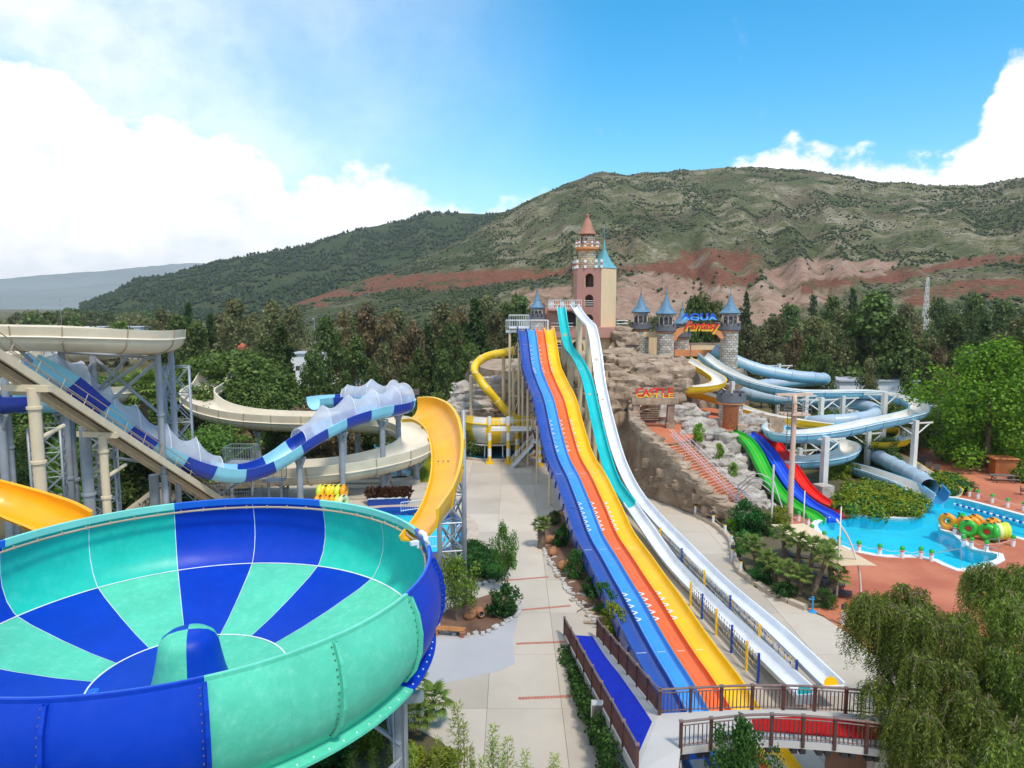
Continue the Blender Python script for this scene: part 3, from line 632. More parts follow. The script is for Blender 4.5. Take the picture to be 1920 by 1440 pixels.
def clip(poly, x0, x1, y0, y1):
    def cut(p, inside, inter):
        o = []
        for i in range(len(p)):
            a, b = p[i - 1], p[i]
            if inside(b):
                if not inside(a): o.append(inter(a, b))
                o.append(b)
            elif inside(a): o.append(inter(a, b))
        return o
    ix = lambda x: (lambda a, b: (x, a[1] + (b[1] - a[1]) * (x - a[0]) / (b[0] - a[0])))
    iy = lambda y: (lambda a, b: (a[0] + (b[0] - a[0]) * (y - a[1]) / (b[1] - a[1]), y))
    for ins, it in ((lambda p: p[0] >= x0, ix(x0)), (lambda p: p[0] <= x1, ix(x1)), (lambda p: p[1] >= y0, iy(y0)), (lambda p: p[1] <= y1, iy(y1))):
        if poly: poly = cut(poly, ins, it)
    return poly
POOL = smooth_poly(GP([(1533, 985), (1548, 1005), (1575, 1022), (1615, 1034), (1660, 1041), (1720, 1042), (1758, 1050), (1795, 1067), (1832, 1063), (1869, 1048), (1869, 1040), (1824, 1031), (1803, 1018), (1787, 1003), (1763, 994), (1761, 983), (1780, 977), (1850, 992), (1950, 1018), (2050, 1040), (2070, 1008), (1920, 968), (1791, 935), (1735, 937), (1730, 966), (1690, 973), (1640, 970), (1590, 966), (1555, 972)]), .8)
KPOOL = smooth_poly(GP([(640, 975), (700, 958), (770, 955), (830, 962), (858, 978), (866, 1000), (850, 1025), (800, 1040), (700, 1045), (640, 1020)]), .8)
garden = MB().sheet(PARK, [POOL, KPOOL], -.03).build('garden', 'garden', kind='structure')
PLAZA = [(-30, 17), (24, 17), (24, 27), tuple(G(1640, 1230).xy), tuple(G(1600, 1196).xy), tuple(G(1545, 1158).xy), tuple(G(1505, 1142).xy), tuple(G(1440, 1112).xy), tuple(G(1400, 1085).xy), tuple(G(1388, 1077).xy), tuple(G(1376, 1050).xy), tuple(G(1372, 1022).xy), tuple(G(1359, 1003).xy), tuple(G(1337, 984).xy), tuple(G(1304, 966).xy), tuple(G(1240, 942).xy), tuple(G(1170, 880).xy), (9, 92), (-12, 92), (-14, 82), (-30, 76), (-30, 17)]
PLAZA = PLAZA[:-1]
MB().sheet(PLAZA, [KPOOL], -.004).build('plaza_joints', 'joint', kind='structure')
plaza = obj('plaza', MB().sheet([(-30, 17), (-29.9, 17), (-29.9, 17.1)], [], .0).mesh('plaza', 'joint'), kind='structure')
ys = [17 + 5.5 * k - .2 for k in range(15)]; xs = [-31 + 3.72 * k for k in range(16)]
for i in range(len(xs) - 1):
    for j in range(len(ys) - 1):
        if j % 3 == 2 and i % 2: pass
        c = clip(PLAZA, xs[i] + .011, xs[i + 1] - .011, ys[j] + .011, ys[j + 1] - .011)
        if len(c) < 3: continue
        cxm = (xs[i] + xs[i + 1]) / 2; cym = (ys[j] + ys[j + 1]) / 2
        if any(inpoly(q[0], q[1], KPOOL) for q in c) or inpoly(cxm, cym, KPOOL):
            big = [(xs[i] + .011, ys[j] + .011), (xs[i + 1] - .011, ys[j] + .011), (xs[i + 1] - .011, ys[j + 1] - .011), (xs[i] + .011, ys[j + 1] - .011)]
            mb = MB(); N = 12
            for a in range(N):
                for b in range(N):
                    x0 = big[0][0] + (big[1][0] - big[0][0]) * a / N; x1 = big[0][0] + (big[1][0] - big[0][0]) * (a + 1) / N; y0 = big[0][1] + (big[2][1] - big[0][1]) * b / N; y1 = big[0][1] + (big[2][1] - big[0][1]) * (b + 1) / N
                    if any(inpoly(x, y, offset(KPOOL, .1)) for x, y in ((x0, y0), (x1, y0), (x1, y1), (x0, y1))): continue
                    mb.add([(x0, y0, .03), (x1, y0, .03), (x1, y1, .03), (x0, y1, .03)], [(0, 1, 2, 3)])
            if mb.v: mb.build('slab', 'concrete', plaza)
        else: MB().prism(c, -.03, .03).build('slab', 'concrete', plaza)
gp = GP([(560, 1330), (640, 1310), (760, 1300), (850, 1278), (940, 1258), (966, 1245), (962, 1200), (972, 1160), (968, 1150), (930, 1180), (880, 1196), (830, 1190), (790, 1220), (700, 1230), (560, 1240)])
MB().prism(gp, .0, .038).build('grey_slab', 'concrete_grey', plaza)
# red brick bands crossing the walk
band = MB(); rngb = random.Random(3)
for (u0, v0), (u1, v1) in (((972, 1312), (1088, 1307)), ((968, 1209), (1070, 1205)), ((973, 1146), (1072, 1137)), ((945, 1090), (1030, 1083))):
    a, b = G(u0, v0), G(u1, v1); n = int((b - a).length / .16); d = (b - a).normalized(); s = V((-d.y, d.x, 0))
    for i in range(n):
        for k in (0, 1): band.box(a + d * (.16 * i + .08) + s * (.12 * k) + V((0, 0, .034)), (.14, .105, .02 + rngb.uniform(0, .008)), atan2(d.y, d.x))
band.build('brick_band', 'brick_band', plaza, kind='stuff')

TERRACE = [tuple(G(1600, 1200).xy), (24, 30), (30, 22), (75, 22), (100, 60), (100, 92), tuple(G(1690, 838).xy), tuple(G(1690, 905).xy), tuple(G(1560, 960).xy), tuple(G(1440, 975).xy), tuple(G(1415, 990).xy), tuple(G(1385, 1010).xy), tuple(G(1400, 1080).xy), tuple(G(1505, 1138).xy), tuple(G(1545, 1155).xy)]
terr = MB().sheet(TERRACE, [[p for p in POOL]], .012).build('terrace', 'terrace', kind='structure')
# pale worn panels in the terrace
for k, px in enumerate([[(1715, 1100), (1770, 1088), (1830, 1108), (1770, 1125)], [(1755, 1128), (1850, 1112), (1900, 1135), (1800, 1150)], [(1610, 1070), (1650, 1062), (1700, 1085), (1660, 1095)]]):
    MB().prism(GP(px), .0, .011).build('paving_panel', 'stone_red', terr)
# swimming pool
pool = obj('pool', MB().sheet(POOL, [], -1.15).mesh('pool', 'pool_floor'), kind='structure')
w = MB(); n = len(POOL); pc = ccw(POOL)
w.add([(*p, -1.15) for p in pc] + [(*p, .05) for p in pc], [((i + 1) % n, i, n + i, n + (i + 1) % n) for i in range(n)]); w.build('pool_wall', 'pool_floor', pool)
MB().sheet(POOL, [], -.10).build('water', 'water', kind='structure')
for i, (a, b) in enumerate(zip(range(0, n, 3), range(3, n + 3, 3))):           # white coping in cast pieces
    oo = offset(pc, .55); idx = [q % n for q in range(a, min(b, n) + 1)]
    if len(idx) < 2: continue
    m_ = MB(); top = [(*pc[q], .07) for q in idx] + [(*oo[q], .07) for q in idx]; k = len(idx)
    m_.add(top + [(x, y, -.25) for x, y, z in top], [(q, k + q, k + q + 1, q + 1) for q in range(k - 1)] + [(q, q + 1, 2 * k + q + 1, 2 * k + q) for q in range(k - 1)] + [(k + q + 1, k + q, 3 * k + q, 3 * k + q + 1) for q in range(k - 1)])
    m_.build('coping', 'white_paint', pool)
st = GP([(1790, 1050), (1850, 1034), (1872, 1048), (1795, 1070)])
for k in range(4):                                                             # wading steps in the corner
    t = k / 4; a, b, c, d = [V(p) for p in st]; MB().prism([tuple(a.lerp(d, t)), tuple(b.lerp(c, t)), tuple(c), tuple(d)], -1.1, -.75 + .17 * k).build('pool_step', 'pool_floor_pale', pool)
# round shallow pool of the kids' corner
kp = obj('shallow_pool', MB().sheet(KPOOL, [], -.6).mesh('shallow_pool', 'pool_floor'), kind='structure')
kc = ccw(KPOOL); n2 = len(kc); ko = offset(kc, .45)
MB().add([(*p, -.6) for p in kc] + [(*p, .12) for p in kc], [((i + 1) % n2, i, n2 + i, n2 + (i + 1) % n2) for i in range(n2)]).build('pool_wall', 'tile_navy', kp)
MB().add([(*p, .12) for p in kc] + [(*p, .12) for p in ko] + [(*p, -.05) for p in ko], [(i, n2 + i, n2 + (i + 1) % n2, (i + 1) % n2) for i in range(n2)] + [(n2 + i, 2 * n2 + i, 2 * n2 + (i + 1) % n2, n2 + (i + 1) % n2) for i in range(n2)]).build('pool_rim', 'tile_navy', kp)
MB().sheet(KPOOL, [], -.12).build('water', 'water', kind='structure')
k3 = offset(kc, 1.5)
MB().add([(*p, .06) for p in offset(kc, .47)] + [(*p, .06) for p in k3] + [(*p, -.05) for p in k3], [(i, n2 + i, n2 + (i + 1) % n2, (i + 1) % n2) for i in range(n2)] + [(n2 + i, 2 * n2 + i, 2 * n2 + (i + 1) % n2, n2 + (i + 1) % n2) for i in range(n2)]).build('pool_surround', 'curb', kp)

# planting beds
def bed(name, px, label, mat='soil', h=.10):
    p = smooth_poly(GP(px), .7); return MB().prism(p, -.02, h).build(name, mat, kind='structure'), ccw(p)
bedA, pA = bed('planting_bed', [(1008, 1000), (1015, 975), (1040, 962), (1068, 955), (1085, 985), (1110, 1050), (1150, 1130), (1190, 1210), (1160, 1215), (1130, 1185), (1100, 1150), (1075, 1120), (1050, 1085), (1028, 1048)], '')
bedB, pB = bed('planting_bed', [(818, 1176), (830, 1150), (880, 1130), (940, 1112), (968, 1128), (972, 1150), (950, 1168), (905, 1190), (865, 1192)], '')
bedC, pC = bed('planting_bed', [(800, 1085), (808, 1045), (870, 1028), (920, 1048), (944, 1078), (905, 1098), (845, 1110)], '', 'garden')
bedD, pD = bed('planting_bed', [(560, 1440), (640, 1370), (720, 1352), (800, 1380), (850, 1420), (840, 1520), (560, 1560)], '', 'garden')
bedE, pE = bed('planting_bed', [(1388, 1040), (1380, 1005), (1420, 985), (1470, 990), (1510, 1030), (1570, 1090), (1560, 1130), (1510, 1140), (1440, 1110), (1402, 1078)], '', 'garden', .25)
bedF, pF = bed('planting_bed', [(1435, 975), (1470, 935), (1540, 900), (1640, 890), (1728, 940), (1727, 968), (1690, 971), (1640, 968), (1590, 964), (1555, 970), (1510, 966)], '', 'garden', .0)
def edging(poly, parent, mat, s, every, sel=lambda p: True, seed=0):
    rg = random.Random(seed); meshes = [MB().rock((0, 0, 0), (s, s, s * .75), k, n=3, rough=.35).mesh('edging_stone', mat) for k in range(4)]; acc = 0
    for i in range(len(poly)):
        a, b = V((*poly[i], 0)), V((*poly[(i + 1) % len(poly)], 0)); acc += (b - a).length
        if acc < every or not sel(a): continue
        acc = 0; o = obj('edging_stone', rg.choice(meshes), None); o.parent = parent; o.location = a + V((rg.uniform(-.1, .1), rg.uniform(-.1, .1), .1)); o.rotation_euler = (0, 0, rg.random() * 6); q = rg.uniform(.7, 1.3); o.scale = (q, q, q)
edging(smooth_poly(pA, .2), bedA, 'white_stone', .27, .24, lambda a: proj(a)[0] < 1010 + (proj(a)[1] - 960) * .62 + 6, 1)
edging(smooth_poly(pB, .2), bedB, 'white_stone', .30, .26, lambda a: proj(a)[1] > 1148 or proj(a)[0] > 955, 2)
edging(smooth_poly(pC, .25), bedC, 'white_stone', .38, .35, lambda a: proj(a)[1] > 1070, 3)
# curb blocks along the palm bed
cb = [G(u, v) for u, v in [(1304, 968), (1337, 986), (1360, 1004), (1372, 1022), (1376, 1050), (1389, 1078), (1402, 1087), (1440, 1113), (1480, 1132), (1512, 1145)]]
cbp = catmull(cb, 1.6)
for a, b in zip(cbp, cbp[1:]):
    d = (b - a).normalized(); MB().bar(a + d * .03 + V((0, 0, .16)), b - d * .03 + V((0, 0, .16)), .42, .36).build('curb_block', 'curb', bedE)
# lawn and concrete steps behind the kids' pool
MB().prism(GP([(770, 860), (830, 845), (865, 850), (870, 880), (800, 905), (770, 905)]), -.02, .06).build('lawn', 'leaf_moss', kind='structure')
# ------------------------------------------------------------------ the big blue and teal raft bowl
BC = V((-12.55, 26.3, 0)); BR = 9.36
bowl = thing('bowl_slide', 'huge blue and teal fibreglass bowl slide in the lower left foreground', 'water slide', (BC.x, BC.y, 0))
def bang(u, v, z=10): p = G(u, v, z) - BC; return atan2(p.y, p.x)
NS = 16; A0 = radians(117.5)             # a seam of the back wall
def sector(an): return int(math.floor((an - A0) / (2 * pi / NS))) % NS
wallp = [(9.36, 10.0), (9.62, 9.4), (9.74, 8.7), (9.70, 8.0), (9.48, 7.35), (9.12, 6.9), (8.95, 6.78)]
conep = [(8.95, 6.78), (8.2, 6.50), (6.5, 6.05), (5.0, 5.72), (3.6, 5.5)]
skirt = [(9.35, 6.62), (8.6, 6.0), (7.0, 5.2), (5.0, 4.7), (3.6, 4.4)]
WT = 'T'; BL = 'B'
wall_col = {}
def mark(u0, v0, u1, v1, c, z=10):
    a, b = bang(u0, v0, z), bang(u1, v1, z)
    lo, hi = min(a, b), max(a, b)
    for k in range(NS):
        m = A0 + (k + .5) * 2 * pi / NS; m = (m + pi) % (2 * pi) - pi
        if lo <= m <= hi: wall_col[k] = c
for k in range(NS): wall_col[k] = 'T' if (k // 2) % 2 == 0 else 'B'
def bmat(c, outer): return {'T': 'bowl_mint' if outer else 'bowl_teal', 'B': 'bowl_blue'}[c]
for k in range(NS):
    a0 = A0 + k * 2 * pi / NS; a1 = a0 + 2 * pi / NS; c = wall_col[k]; n = 9
    m_ = MB()
    m_.lathe(wallp, BC, n, a0, a1, 0); m_.f = [f[::-1] for f in m_.f]                            # inside faces
    out = [(r + .06, z) for r, z in wallp[:-1]] + [(9.05, 6.70)]; m_.lathe(out, BC, n, a0, a1, 1)     # outside faces
    wp = m_.build('wall_panel', [bmat(c, False), bmat(c, True)], bowl, smooth=True)
    MB().lathe([(r - .015, z) for r, z in wallp], BC, 1, a1 - .0016, a1 + .0016).build('seam', 'seam_white', wp)
    # top flange
    rm_ = MB().lathe([(9.30, 9.80), (9.27, 10.10), (9.36, 10.12)], BC, n, a0, a1); rm_.lathe([(9.36, 10.12), (9.42, 10.11), (9.425, 9.95)], BC, n, a0, a1, 1); rm_.build('rim', ['bowl_mint_rim' if c == 'T' else 'bowl_blue_rim', bmat(c, True)], wp)
    # outer vertical flange with bolts (every second seam shows as a heavy rib)
    fl = MB(); pr = [(r + .07, z) for r, z in wallp[:-1]]
    vs = []
    for r, z in pr:
        for dr, da in ((0, -.006), (.14, -.006), (.14, .006), (0, .006)): vs.append(BC + V(((r + dr) * cos(a1 + da), (r + dr) * sin(a1 + da), z)))
    fl.add(vs, [(4 * i + q, 4 * i + (q + 1) % 4, 4 * i + 4 + (q + 1) % 4, 4 * i + 4 + q) for i in range(len(pr) - 1) for q in range(4)]); ob = fl.build('flange', bmat(c, True), wp)
    bo = MB()
    for i in range(len(pr) - 1):
        for t in (.2, .5, .8):
            r = pr[i][0] + (pr[i + 1][0] - pr[i][0]) * t; z = pr[i][1] + (pr[i + 1][1] - pr[i][1]) * t; da = -.014
            bo.box(BC + V(((r + .03) * cos(a1 + da), (r + .01) * sin(a1 + da), z)), (.04, .035, .035), a1)
    bo.build('bolts', 'bolt', wp, kind='stuff')
    # bottom flange
    MB().lathe([(9.05, 6.72), (9.55, 6.66), (9.55, 6.56), (9.0, 6.56)], BC, n, a0, a1).build('bottom_flange', bmat(c, True), wp, smooth=False)
    bb = MB()
    for q in range(7): an = a0 + (q + .5) / 7 * (a1 - a0); bb.box(BC + V((9.42 * cos(an), 9.42 * sin(an), 6.69)), (.05, .05, .03), an)
    bb.build('bolts', 'seam_white', wp, kind='stuff')
    cc = 'T' if k % 2 == 0 else 'B'
    cpn = MB().lathe(conep, BC, n, a0, a1); cpn.f = [f[::-1] for f in cpn.f]
    cp_ = cpn.build('cone_panel', 'bowl_blue' if cc == 'B' else 'bowl_mint', bowl, smooth=True)
    MB().lathe([(r, z + .012) for r, z in conep], BC, 1, a1 - .0018, a1 + .0018).build('seam', 'seam_white', cp_)
    MB().lathe(skirt, BC, n, a0, a1).build('under_panel', 'bowl_mint' if cc == 'T' else 'bowl_blue', cp_, smooth=True)
sr = MB().lathe([(8.98, 6.80), (8.90, 6.785)], BC, 144); sr.build('seam_ring', 'seam_white', bowl)
# floor of the bowl in four quarters, drain and dome
for q in range(2):
    a0 = radians(95) + q * pi; f = MB().lathe([(3.62, 5.5), (2.4, 5.42), (1.0, 5.40)], BC, 24, a0, a0 + pi); f.f = [x[::-1] for x in f.f]
    f.build('floor_panel', 'bowl_blue' if q % 2 == 0 else 'bowl_mint', bowl, smooth=True)
MB().lathe([(3.66, 5.53), (3.60, 5.515)], BC, 96).build('seam_ring', 'seam_white', bowl)
dome = [(1.42, 5.40), (1.28, 5.9), (1.16, 6.5), (1.08, 6.95), (.96, 7.2), (.72, 7.38), (.38, 7.46), (0.001, 7.49)]
for q in range(4):
    a0 = radians(-70) + q * pi / 2; MB().lathe(dome, BC, 10, a0, a0 + pi / 2).build('dome_panel', 'bowl_blue' if q % 2 == 0 else 'bowl_mint', bowl, smooth=True)
dr = G(175, 1297, 5.46); MB().lathe([(.0, .0), (.12, .03), (.2, .02), (.22, 0)], dr + V((0, 0, .03)), 16).build('drain', 'bowl_blue_rim', bowl)
# water pipe hung inside the rim, with clips
pp = [BC + V((9.18 * cos(a), 9.18 * sin(a), 9.66)) for a in [i * 2 * pi / 160 for i in range(161)]]
pipe = MB().tube(pp, .055, 6, cap=False).build('water_pipe', 'pipe_tan', bowl, smooth=True)
for i in range(56):
    a = i * 2 * pi / 56; MB().box(BC + V((9.2 * cos(a), 9.2 * sin(a), 9.68)), (.14, .05, .14), a).build('pipe_clip', 'pipe_tan', pipe)
# camera and bent inflow pipe at the mouth
MB().box(G(777, 1018, 10.2), (.35, .18, .16), .6).box(G(784, 1022, 10.1), (.08, .08, .25)).build('surveillance_camera', 'white_paint', bowl)
pq = [G(790, 1002, 10.3), G(789, 998, 10.55), G(796, 1002, 10.5), G(801, 1018, 10.2), G(806, 1038, 9.6)]
MB().tube(catmull(pq, .15), .11, 8).build('inflow_pipe', 'white_paint', bowl, smooth=True)
# steelwork: ring of I-beam columns with radial arms
for k in range(8):
    a = A0 + .22 + k * 2 * pi / 8; d = V((cos(a), sin(a), 0)); p = BC + d * 8.3
    if k == 0: pass
    m_ = MB(); t = V((-d.y, d.x, 0)); R = Matrix((d, t, (0, 0, 1))).transposed().to_3x3()
    m_.box(p + V((0, 0, 3.0)) + d * .22, (.05, .42, 6.0), R=R); m_.box(p + V((0, 0, 3.0)) - d * .22, (.05, .42, 6.0), R=R); m_.box(p + V((0, 0, 3.0)), (.40, .05, 6.0), R=R)
    c_ = m_.build('column', 'steel', bowl)
    MB().bar(p + V((0, 0, 5.2)) + d * .9, p + V((0, 0, 4.4)) - d * 4.5, .3, .34).build('beam', 'steel', c_)
    MB().tube([p + V((0, 0, 3.2)), p + V((0, 0, 4.7)) - d * 2.2], .09, 8).build('brace', 'steel', c_)
    p2 = BC + V((cos(a + 2 * pi / 8), sin(a + 2 * pi / 8), 0)) * 8.3
    MB().tube([p + V((0, 0, 2.6)), p2 + V((0, 0, 2.6))], .08, 8).build('brace', 'steel', c_)
    MB().tube([p + V((0, 0, 1.0)), p2 + V((0, 0, 2.5))], .06, 8).build('brace', 'steel', c_)
    MB().box(p + V((0, 0, .1)), (.9, .9, .2), a).build('footing', 'concrete_grey', c_)
# ------------------------------------------------------------------ flumes: a profile swept along a surveyed track, cast section by section
def frames(path):
    fr = []
    for i, p in enumerate(path):
        t = (path[min(i + 1, len(path) - 1)] - path[max(i - 1, 0)]).normalized(); x = t.cross(V((0, 0, 1)))
        x = x.normalized() if x.length > 1e-4 else V((1, 0, 0)); fr.append((p, t, x, x.cross(t).normalized()))
    return fr
def half_pipe(r, d=None, wall=0.0, n=12, lip=.06, th=.05, open_=1.0):
    """closed cross-section: inside curve, lip, outside curve.  returns points and index ranges (inside, outside)"""
    d = d or r; ins = []
    for i in range(n + 1):
        a = pi + pi * i / n; ins.append((r * cos(a), d + d * sin(a)))
    if wall: ins = [(-r, d + wall)] + ins + [(r, d + wall)]
    outs = [(x * (1 + th / r), y - th if y < d else y) for x, y in ins[::-1]]
    outs = [(x + (lip if x > 0 else -lip) * (1 if i in (0, len(outs) - 1) else 0), y) for i, (x, y) in enumerate(outs)]
    return ins, outs
def sweep(path, prof, banks=None):
    """verts ring by ring"""
    vs = []
    for i, (p, t, x, y) in enumerate(frames(path)):
        if banks:
            b = banks[i]; x, y = x * cos(b) + y * sin(b), y * cos(b) - x * sin(b)
        for a, b_ in prof: vs.append(p + x * a + y * b_)
    return vs
def chute(parent, path, ins, outs, sec, mats, banks=None, flange=.07, fmat=None, name='section', smooth=True, start=0, fw=.05):
    """cast sections; mats = list of (inside, outside) cycled section by section"""
    prof = ins + outs; k = len(prof); L = [0]
    for a, b in zip(path, path[1:]): L.append(L[-1] + (b - a).length)
    ns = max(1, round(L[-1] / sec)); cuts = [0]; j = 0
    for s in range(1, ns):
        while j < len(L) - 1 and L[j] < L[-1] * s / ns: j += 1
        cuts.append(j)
    cuts.append(len(path) - 1); V_ = sweep(path, prof, banks); made = []; fr = frames(path)
    for s in range(len(cuts) - 1):
        i0, i1 = cuts[s], cuts[s + 1]
        if i1 <= i0: continue
        mb = MB(); mb.v = [tuple(q) for q in V_[i0 * k:(i1 + 1) * k]]
        for i in range(i1 - i0):
            for q in range(k):
                q2 = (q + 1) % k; mb.f.append((i * k + q, i * k + q2, (i + 1) * k + q2, (i + 1) * k + q)); mb.m.append(0 if q < len(ins) - 1 else 1)
        mb.f.append(tuple(range(k))[::-1]); mb.m.append(1); e = (i1 - i0) * k; mb.f.append(tuple(range(e, e + k))); mb.m.append(1)
        mm = mats[(s + start) % len(mats)]
        o = mb.build(name, list(mm), parent, smooth=smooth, auto=50); made.append(o)
        if flange and s > 0:
            f = MB(); p, t, x, y = fr[i0]
            if banks: b = banks[i0]; x, y = x * cos(b) + y * sin(b), y * cos(b) - x * sin(b)
            ring = []; cx_ = sum(a for a, b in outs) / len(outs); cy_ = sum(b for a, b in outs) / len(outs) + .3
            for a, b in outs:
                d = V((a - cx_, b - cy_)); d = d.normalized() if d.length > 1e-5 else V((0, -1)); ring.append((a + d.x * flange, b + d.y * flange))
            vs = []
            for sg in (-.5, .5):
                for a, b in outs: vs.append(p + x * a + y * b + t * sg * fw)
                for a, b in ring: vs.append(p + x * a + y * b + t * sg * fw)
            m = len(outs)
            f.add(vs, [(q, q + 1, m + q + 1, m + q) for q in range(m - 1)] + [(2 * m + q + 1, 2 * m + q, 3 * m + q, 3 * m + q + 1) for q in range(m - 1)] + [(m + q, m + q + 1, 3 * m + q + 1, 3 * m + q) for q in range(m - 1)])
            f.build('flange', fmat or mm[1], o)
    return made
def column(parent, x, y, z0, z1, r, mat, brk=None, name='column', n=12, rings=()):
    m = MB().lathe([(r, z0), (r, z1)], (x, y, 0), n, capt=True)
    for z in rings: m.lathe([(r, z - .1), (r * 1.3, z - .08), (r * 1.3, z + .08), (r, z + .1)], (x, y, 0), n)
    o = m.build(name, mat, parent, smooth=True, auto=40)
    return o
def lattice(parent, base, w, z0, z1, mat, nseg=4, r=.06, name='lattice_tower', rz=.4):
    """three- or four-legged braced steel tower: legs and braces are parts"""
    c = V(base); cs = [c + Matrix.Rotation(rz, 3, 'Z') @ V((sx * w / 2, sy * w / 2, 0)) for sx, sy in ((-1, -1), (1, -1), (1, 1), (-1, 1))]
    for q in cs: MB().tube([(q.x, q.y, z0), (q.x, q.y, z1)], r, 8).build('tower_leg', mat, parent, smooth=True)
    for s in range(nseg):
        a = z0 + (z1 - z0) * s / nseg; b = z0 + (z1 - z0) * (s + 1) / nseg
        for i in range(4):
            p, q = cs[i], cs[(i + 1) % 4]
            m = MB().tube([(p.x, p.y, a), (q.x, q.y, b)], r * .55, 5).tube([(q.x, q.y, a), (p.x, p.y, b)], r * .55, 5).tube([(p.x, p.y, b), (q.x, q.y, b)], r * .55, 5)
            m.build('brace', mat, parent)
def supports(parent, path, spots, drop, mat, r=.16, arm=.9, z0=-.05, side=0):
    for f in spots:
        i = min(len(path) - 1, int(f * (len(path) - 1))); p, t, x, y = frames(path)[i]
        q = p + x * side
        c = column(parent, q.x, q.y, z0, p.z - drop, r, mat)
        MB().bar(p - x * arm + V((0, 0, -.12)), p + x * arm + V((0, 0, -.12)), .12, .14).build('cradle', mat, c)
        for s in (-1, 1): MB().tube([q + V((0, 0, -drop - 1.2)) - V((0, 0, p.z - q.z)), p + x * arm * .9 * s + V((0, 0, -.15))], r * .45, 6).build('brace', mat, c)

# --- four-lane racing slide
FL0, FL1 = (3.05, 92.0), (9.35, 33.0)
flpx = [(1004, 622), (1007, 640), (1014, 690), (1023, 715), (1034, 742), (1041, 765), (1047, 790), (1063, 850), (1085, 900), (1108, 952), (1127, 1000), (1150, 1042), (1171, 1080), (1200, 1125), (1240, 1195), (1270, 1245), (1300, 1292)]
flpath = plane_path(FL0, FL1, flpx)
flpath = [V((3.05 - .12, 93.3, flpath[0].z + .15))] + flpath; last = flpath[-1]; dr_ = (V((*FL1, 0)) - V((*FL0, 0))).normalized()
flpath += [last + dr_ * 4 + V((0, 0, -.45)), last + dr_ * 9 + V((0, 0, -.75)), last + dr_ * 16 + V((0, 0, -.85))]
flpath = catmull(flpath, .7)
for vb, amp, wd_ in ((768, .18, 2.4), (905, .14, 2.6), (1072, .12, 2.4)):       # the humps of the racing slide
    j = min(range(len(flpath)), key=lambda q: abs(proj(flpath[q])[1] - vb)); yb = flpath[j].y
    for p in flpath: p.z += amp * math.exp(-((p.y - yb) / wd_) ** 2) - amp * .6 * math.exp(-((p.y - yb - 5.0) / 3.0) ** 2)
flpath = flpath[::-1]                                            # from the runout up to the top
multi = thing('racing_slide', 'four lane racing slide in navy, light blue, orange and yellow', 'water slide', flpath[0])
LW = 1.10; cols4 = ['lane_navy', 'lane_blue', 'lane_orange', 'lane_yellow']
for L in range(4):
    c0 = (L - 2) * LW; w = LW; rid = .18
    ins = [(c0, .36), (c0 + rid * .5, .40), (c0 + rid, .34), (c0 + rid + .08, .07), (c0 + rid + .24, .0), (c0 + w - .22, .0), (c0 + w - .08, .08), (c0 + w - .02, .34)]
    outs = [(c0 + w - .004, .30), (c0 + w - .004, -.14), (c0 + .004, -.14), (c0 + .004, .29)]
    if L == 0: ins = [(c0 - .12, .62), (c0 - .04, .62), (c0 + .03, .3), (c0 + .14, .06), (c0 + .3, 0), (c0 + w - .2, .0), (c0 + w - .07, .08), (c0 + w - .02, .30)]; outs = [(c0 + w - .004, .30), (c0 + w - .004, -.14), (c0 - .02, -.34), (c0 - .16, -.30), (c0 - .14, .55)]
    if L == 3: ins = ins[:6] + [(c0 + w - .02, .12), (c0 + w + .10, .40), (c0 + w + .14, .58)]; outs = [(c0 + w + .22, .58), (c0 + w + .16, -.14), (c0 + .004, -.14), (c0 + .004, .29)]
    chute(multi, flpath, ins, outs, 7.2, [(cols4[L], cols4[L])], flange=0, name=['navy_lane', 'light_blue_lane', 'orange_lane', 'yellow_lane'][L])
fr4 = frames(flpath)
for L, mt in ((1, 'tile_navy'), (2, 'sky_blue_dark'), (3, 'sign_red')): MB().tube([p + x * ((L - 2) * LW - .035) + y * .35 for p, t, x, y in fr4], .035, 5).build('divider_edge', mt, multi)
for i in range(8, len(flpath) - 4, 10):                                        # cross joints between the castings
    p, t, x, y = fr4[i]
    for L in range(4): MB().bar(p + x * ((L - 2) * LW + .3) + y * .014, p + x * ((L - 1) * LW - .24) + y * .014, .035, .012).build('joint_strip', cols4[L] if (i // 10) % 2 else 'seam_white', multi)
for i in range(22, len(flpath) - 2, 3):                                        # black hanger straps on the near flank
    p, t, x, y = fr4[i]; MB().bar(p + x * (-2 * LW - .19) + y * .45, p + x * (-2 * LW - .19) + y * -.28 + t * .18, .10, .05).build('hanger_strap', 'lane_navy' if i % 6 else 'black', multi)
for px_, cnt in ((650, 6), (690, 4), (792, 6), (828, 4), (950, 4), (985, 3), (1128, 4), (1175, 1)):      # white chevrons on the lane dividers
    i = min(range(len(flpath)), key=lambda q: abs(proj(flpath[q])[1] - px_))
    for L in (1, 2, 3):
        for c in range(cnt):
            j = max(1, i - c); p, t, x, y = fr4[j]; q = p + x * ((L - 2) * LW + .09) + y * .42; m = MB()
            for s in (-1, 1): m.bar(q + x * .17, q - x * .13 + t * .2 * s, .10, .02)
            m.build('chevron', 'white_paint', multi)
for f in (.97, .88, .78, .66, .53, .4):
    i = int(f * len(flpath)); p, t, x, y = fr4[i]
    if p.z > 1.5:
        for s in (-1.7, 1.7): q = p + x * s; column(multi, q.x, q.y, -.05, p.z - .3, .14, 'cream_steel')
        MB().bar(p - x * 2.1 + V((0, 0, -.35)), p + x * 2.1 + V((0, 0, -.35)), .2, .24).build('cross_beam', 'cream_steel', multi)

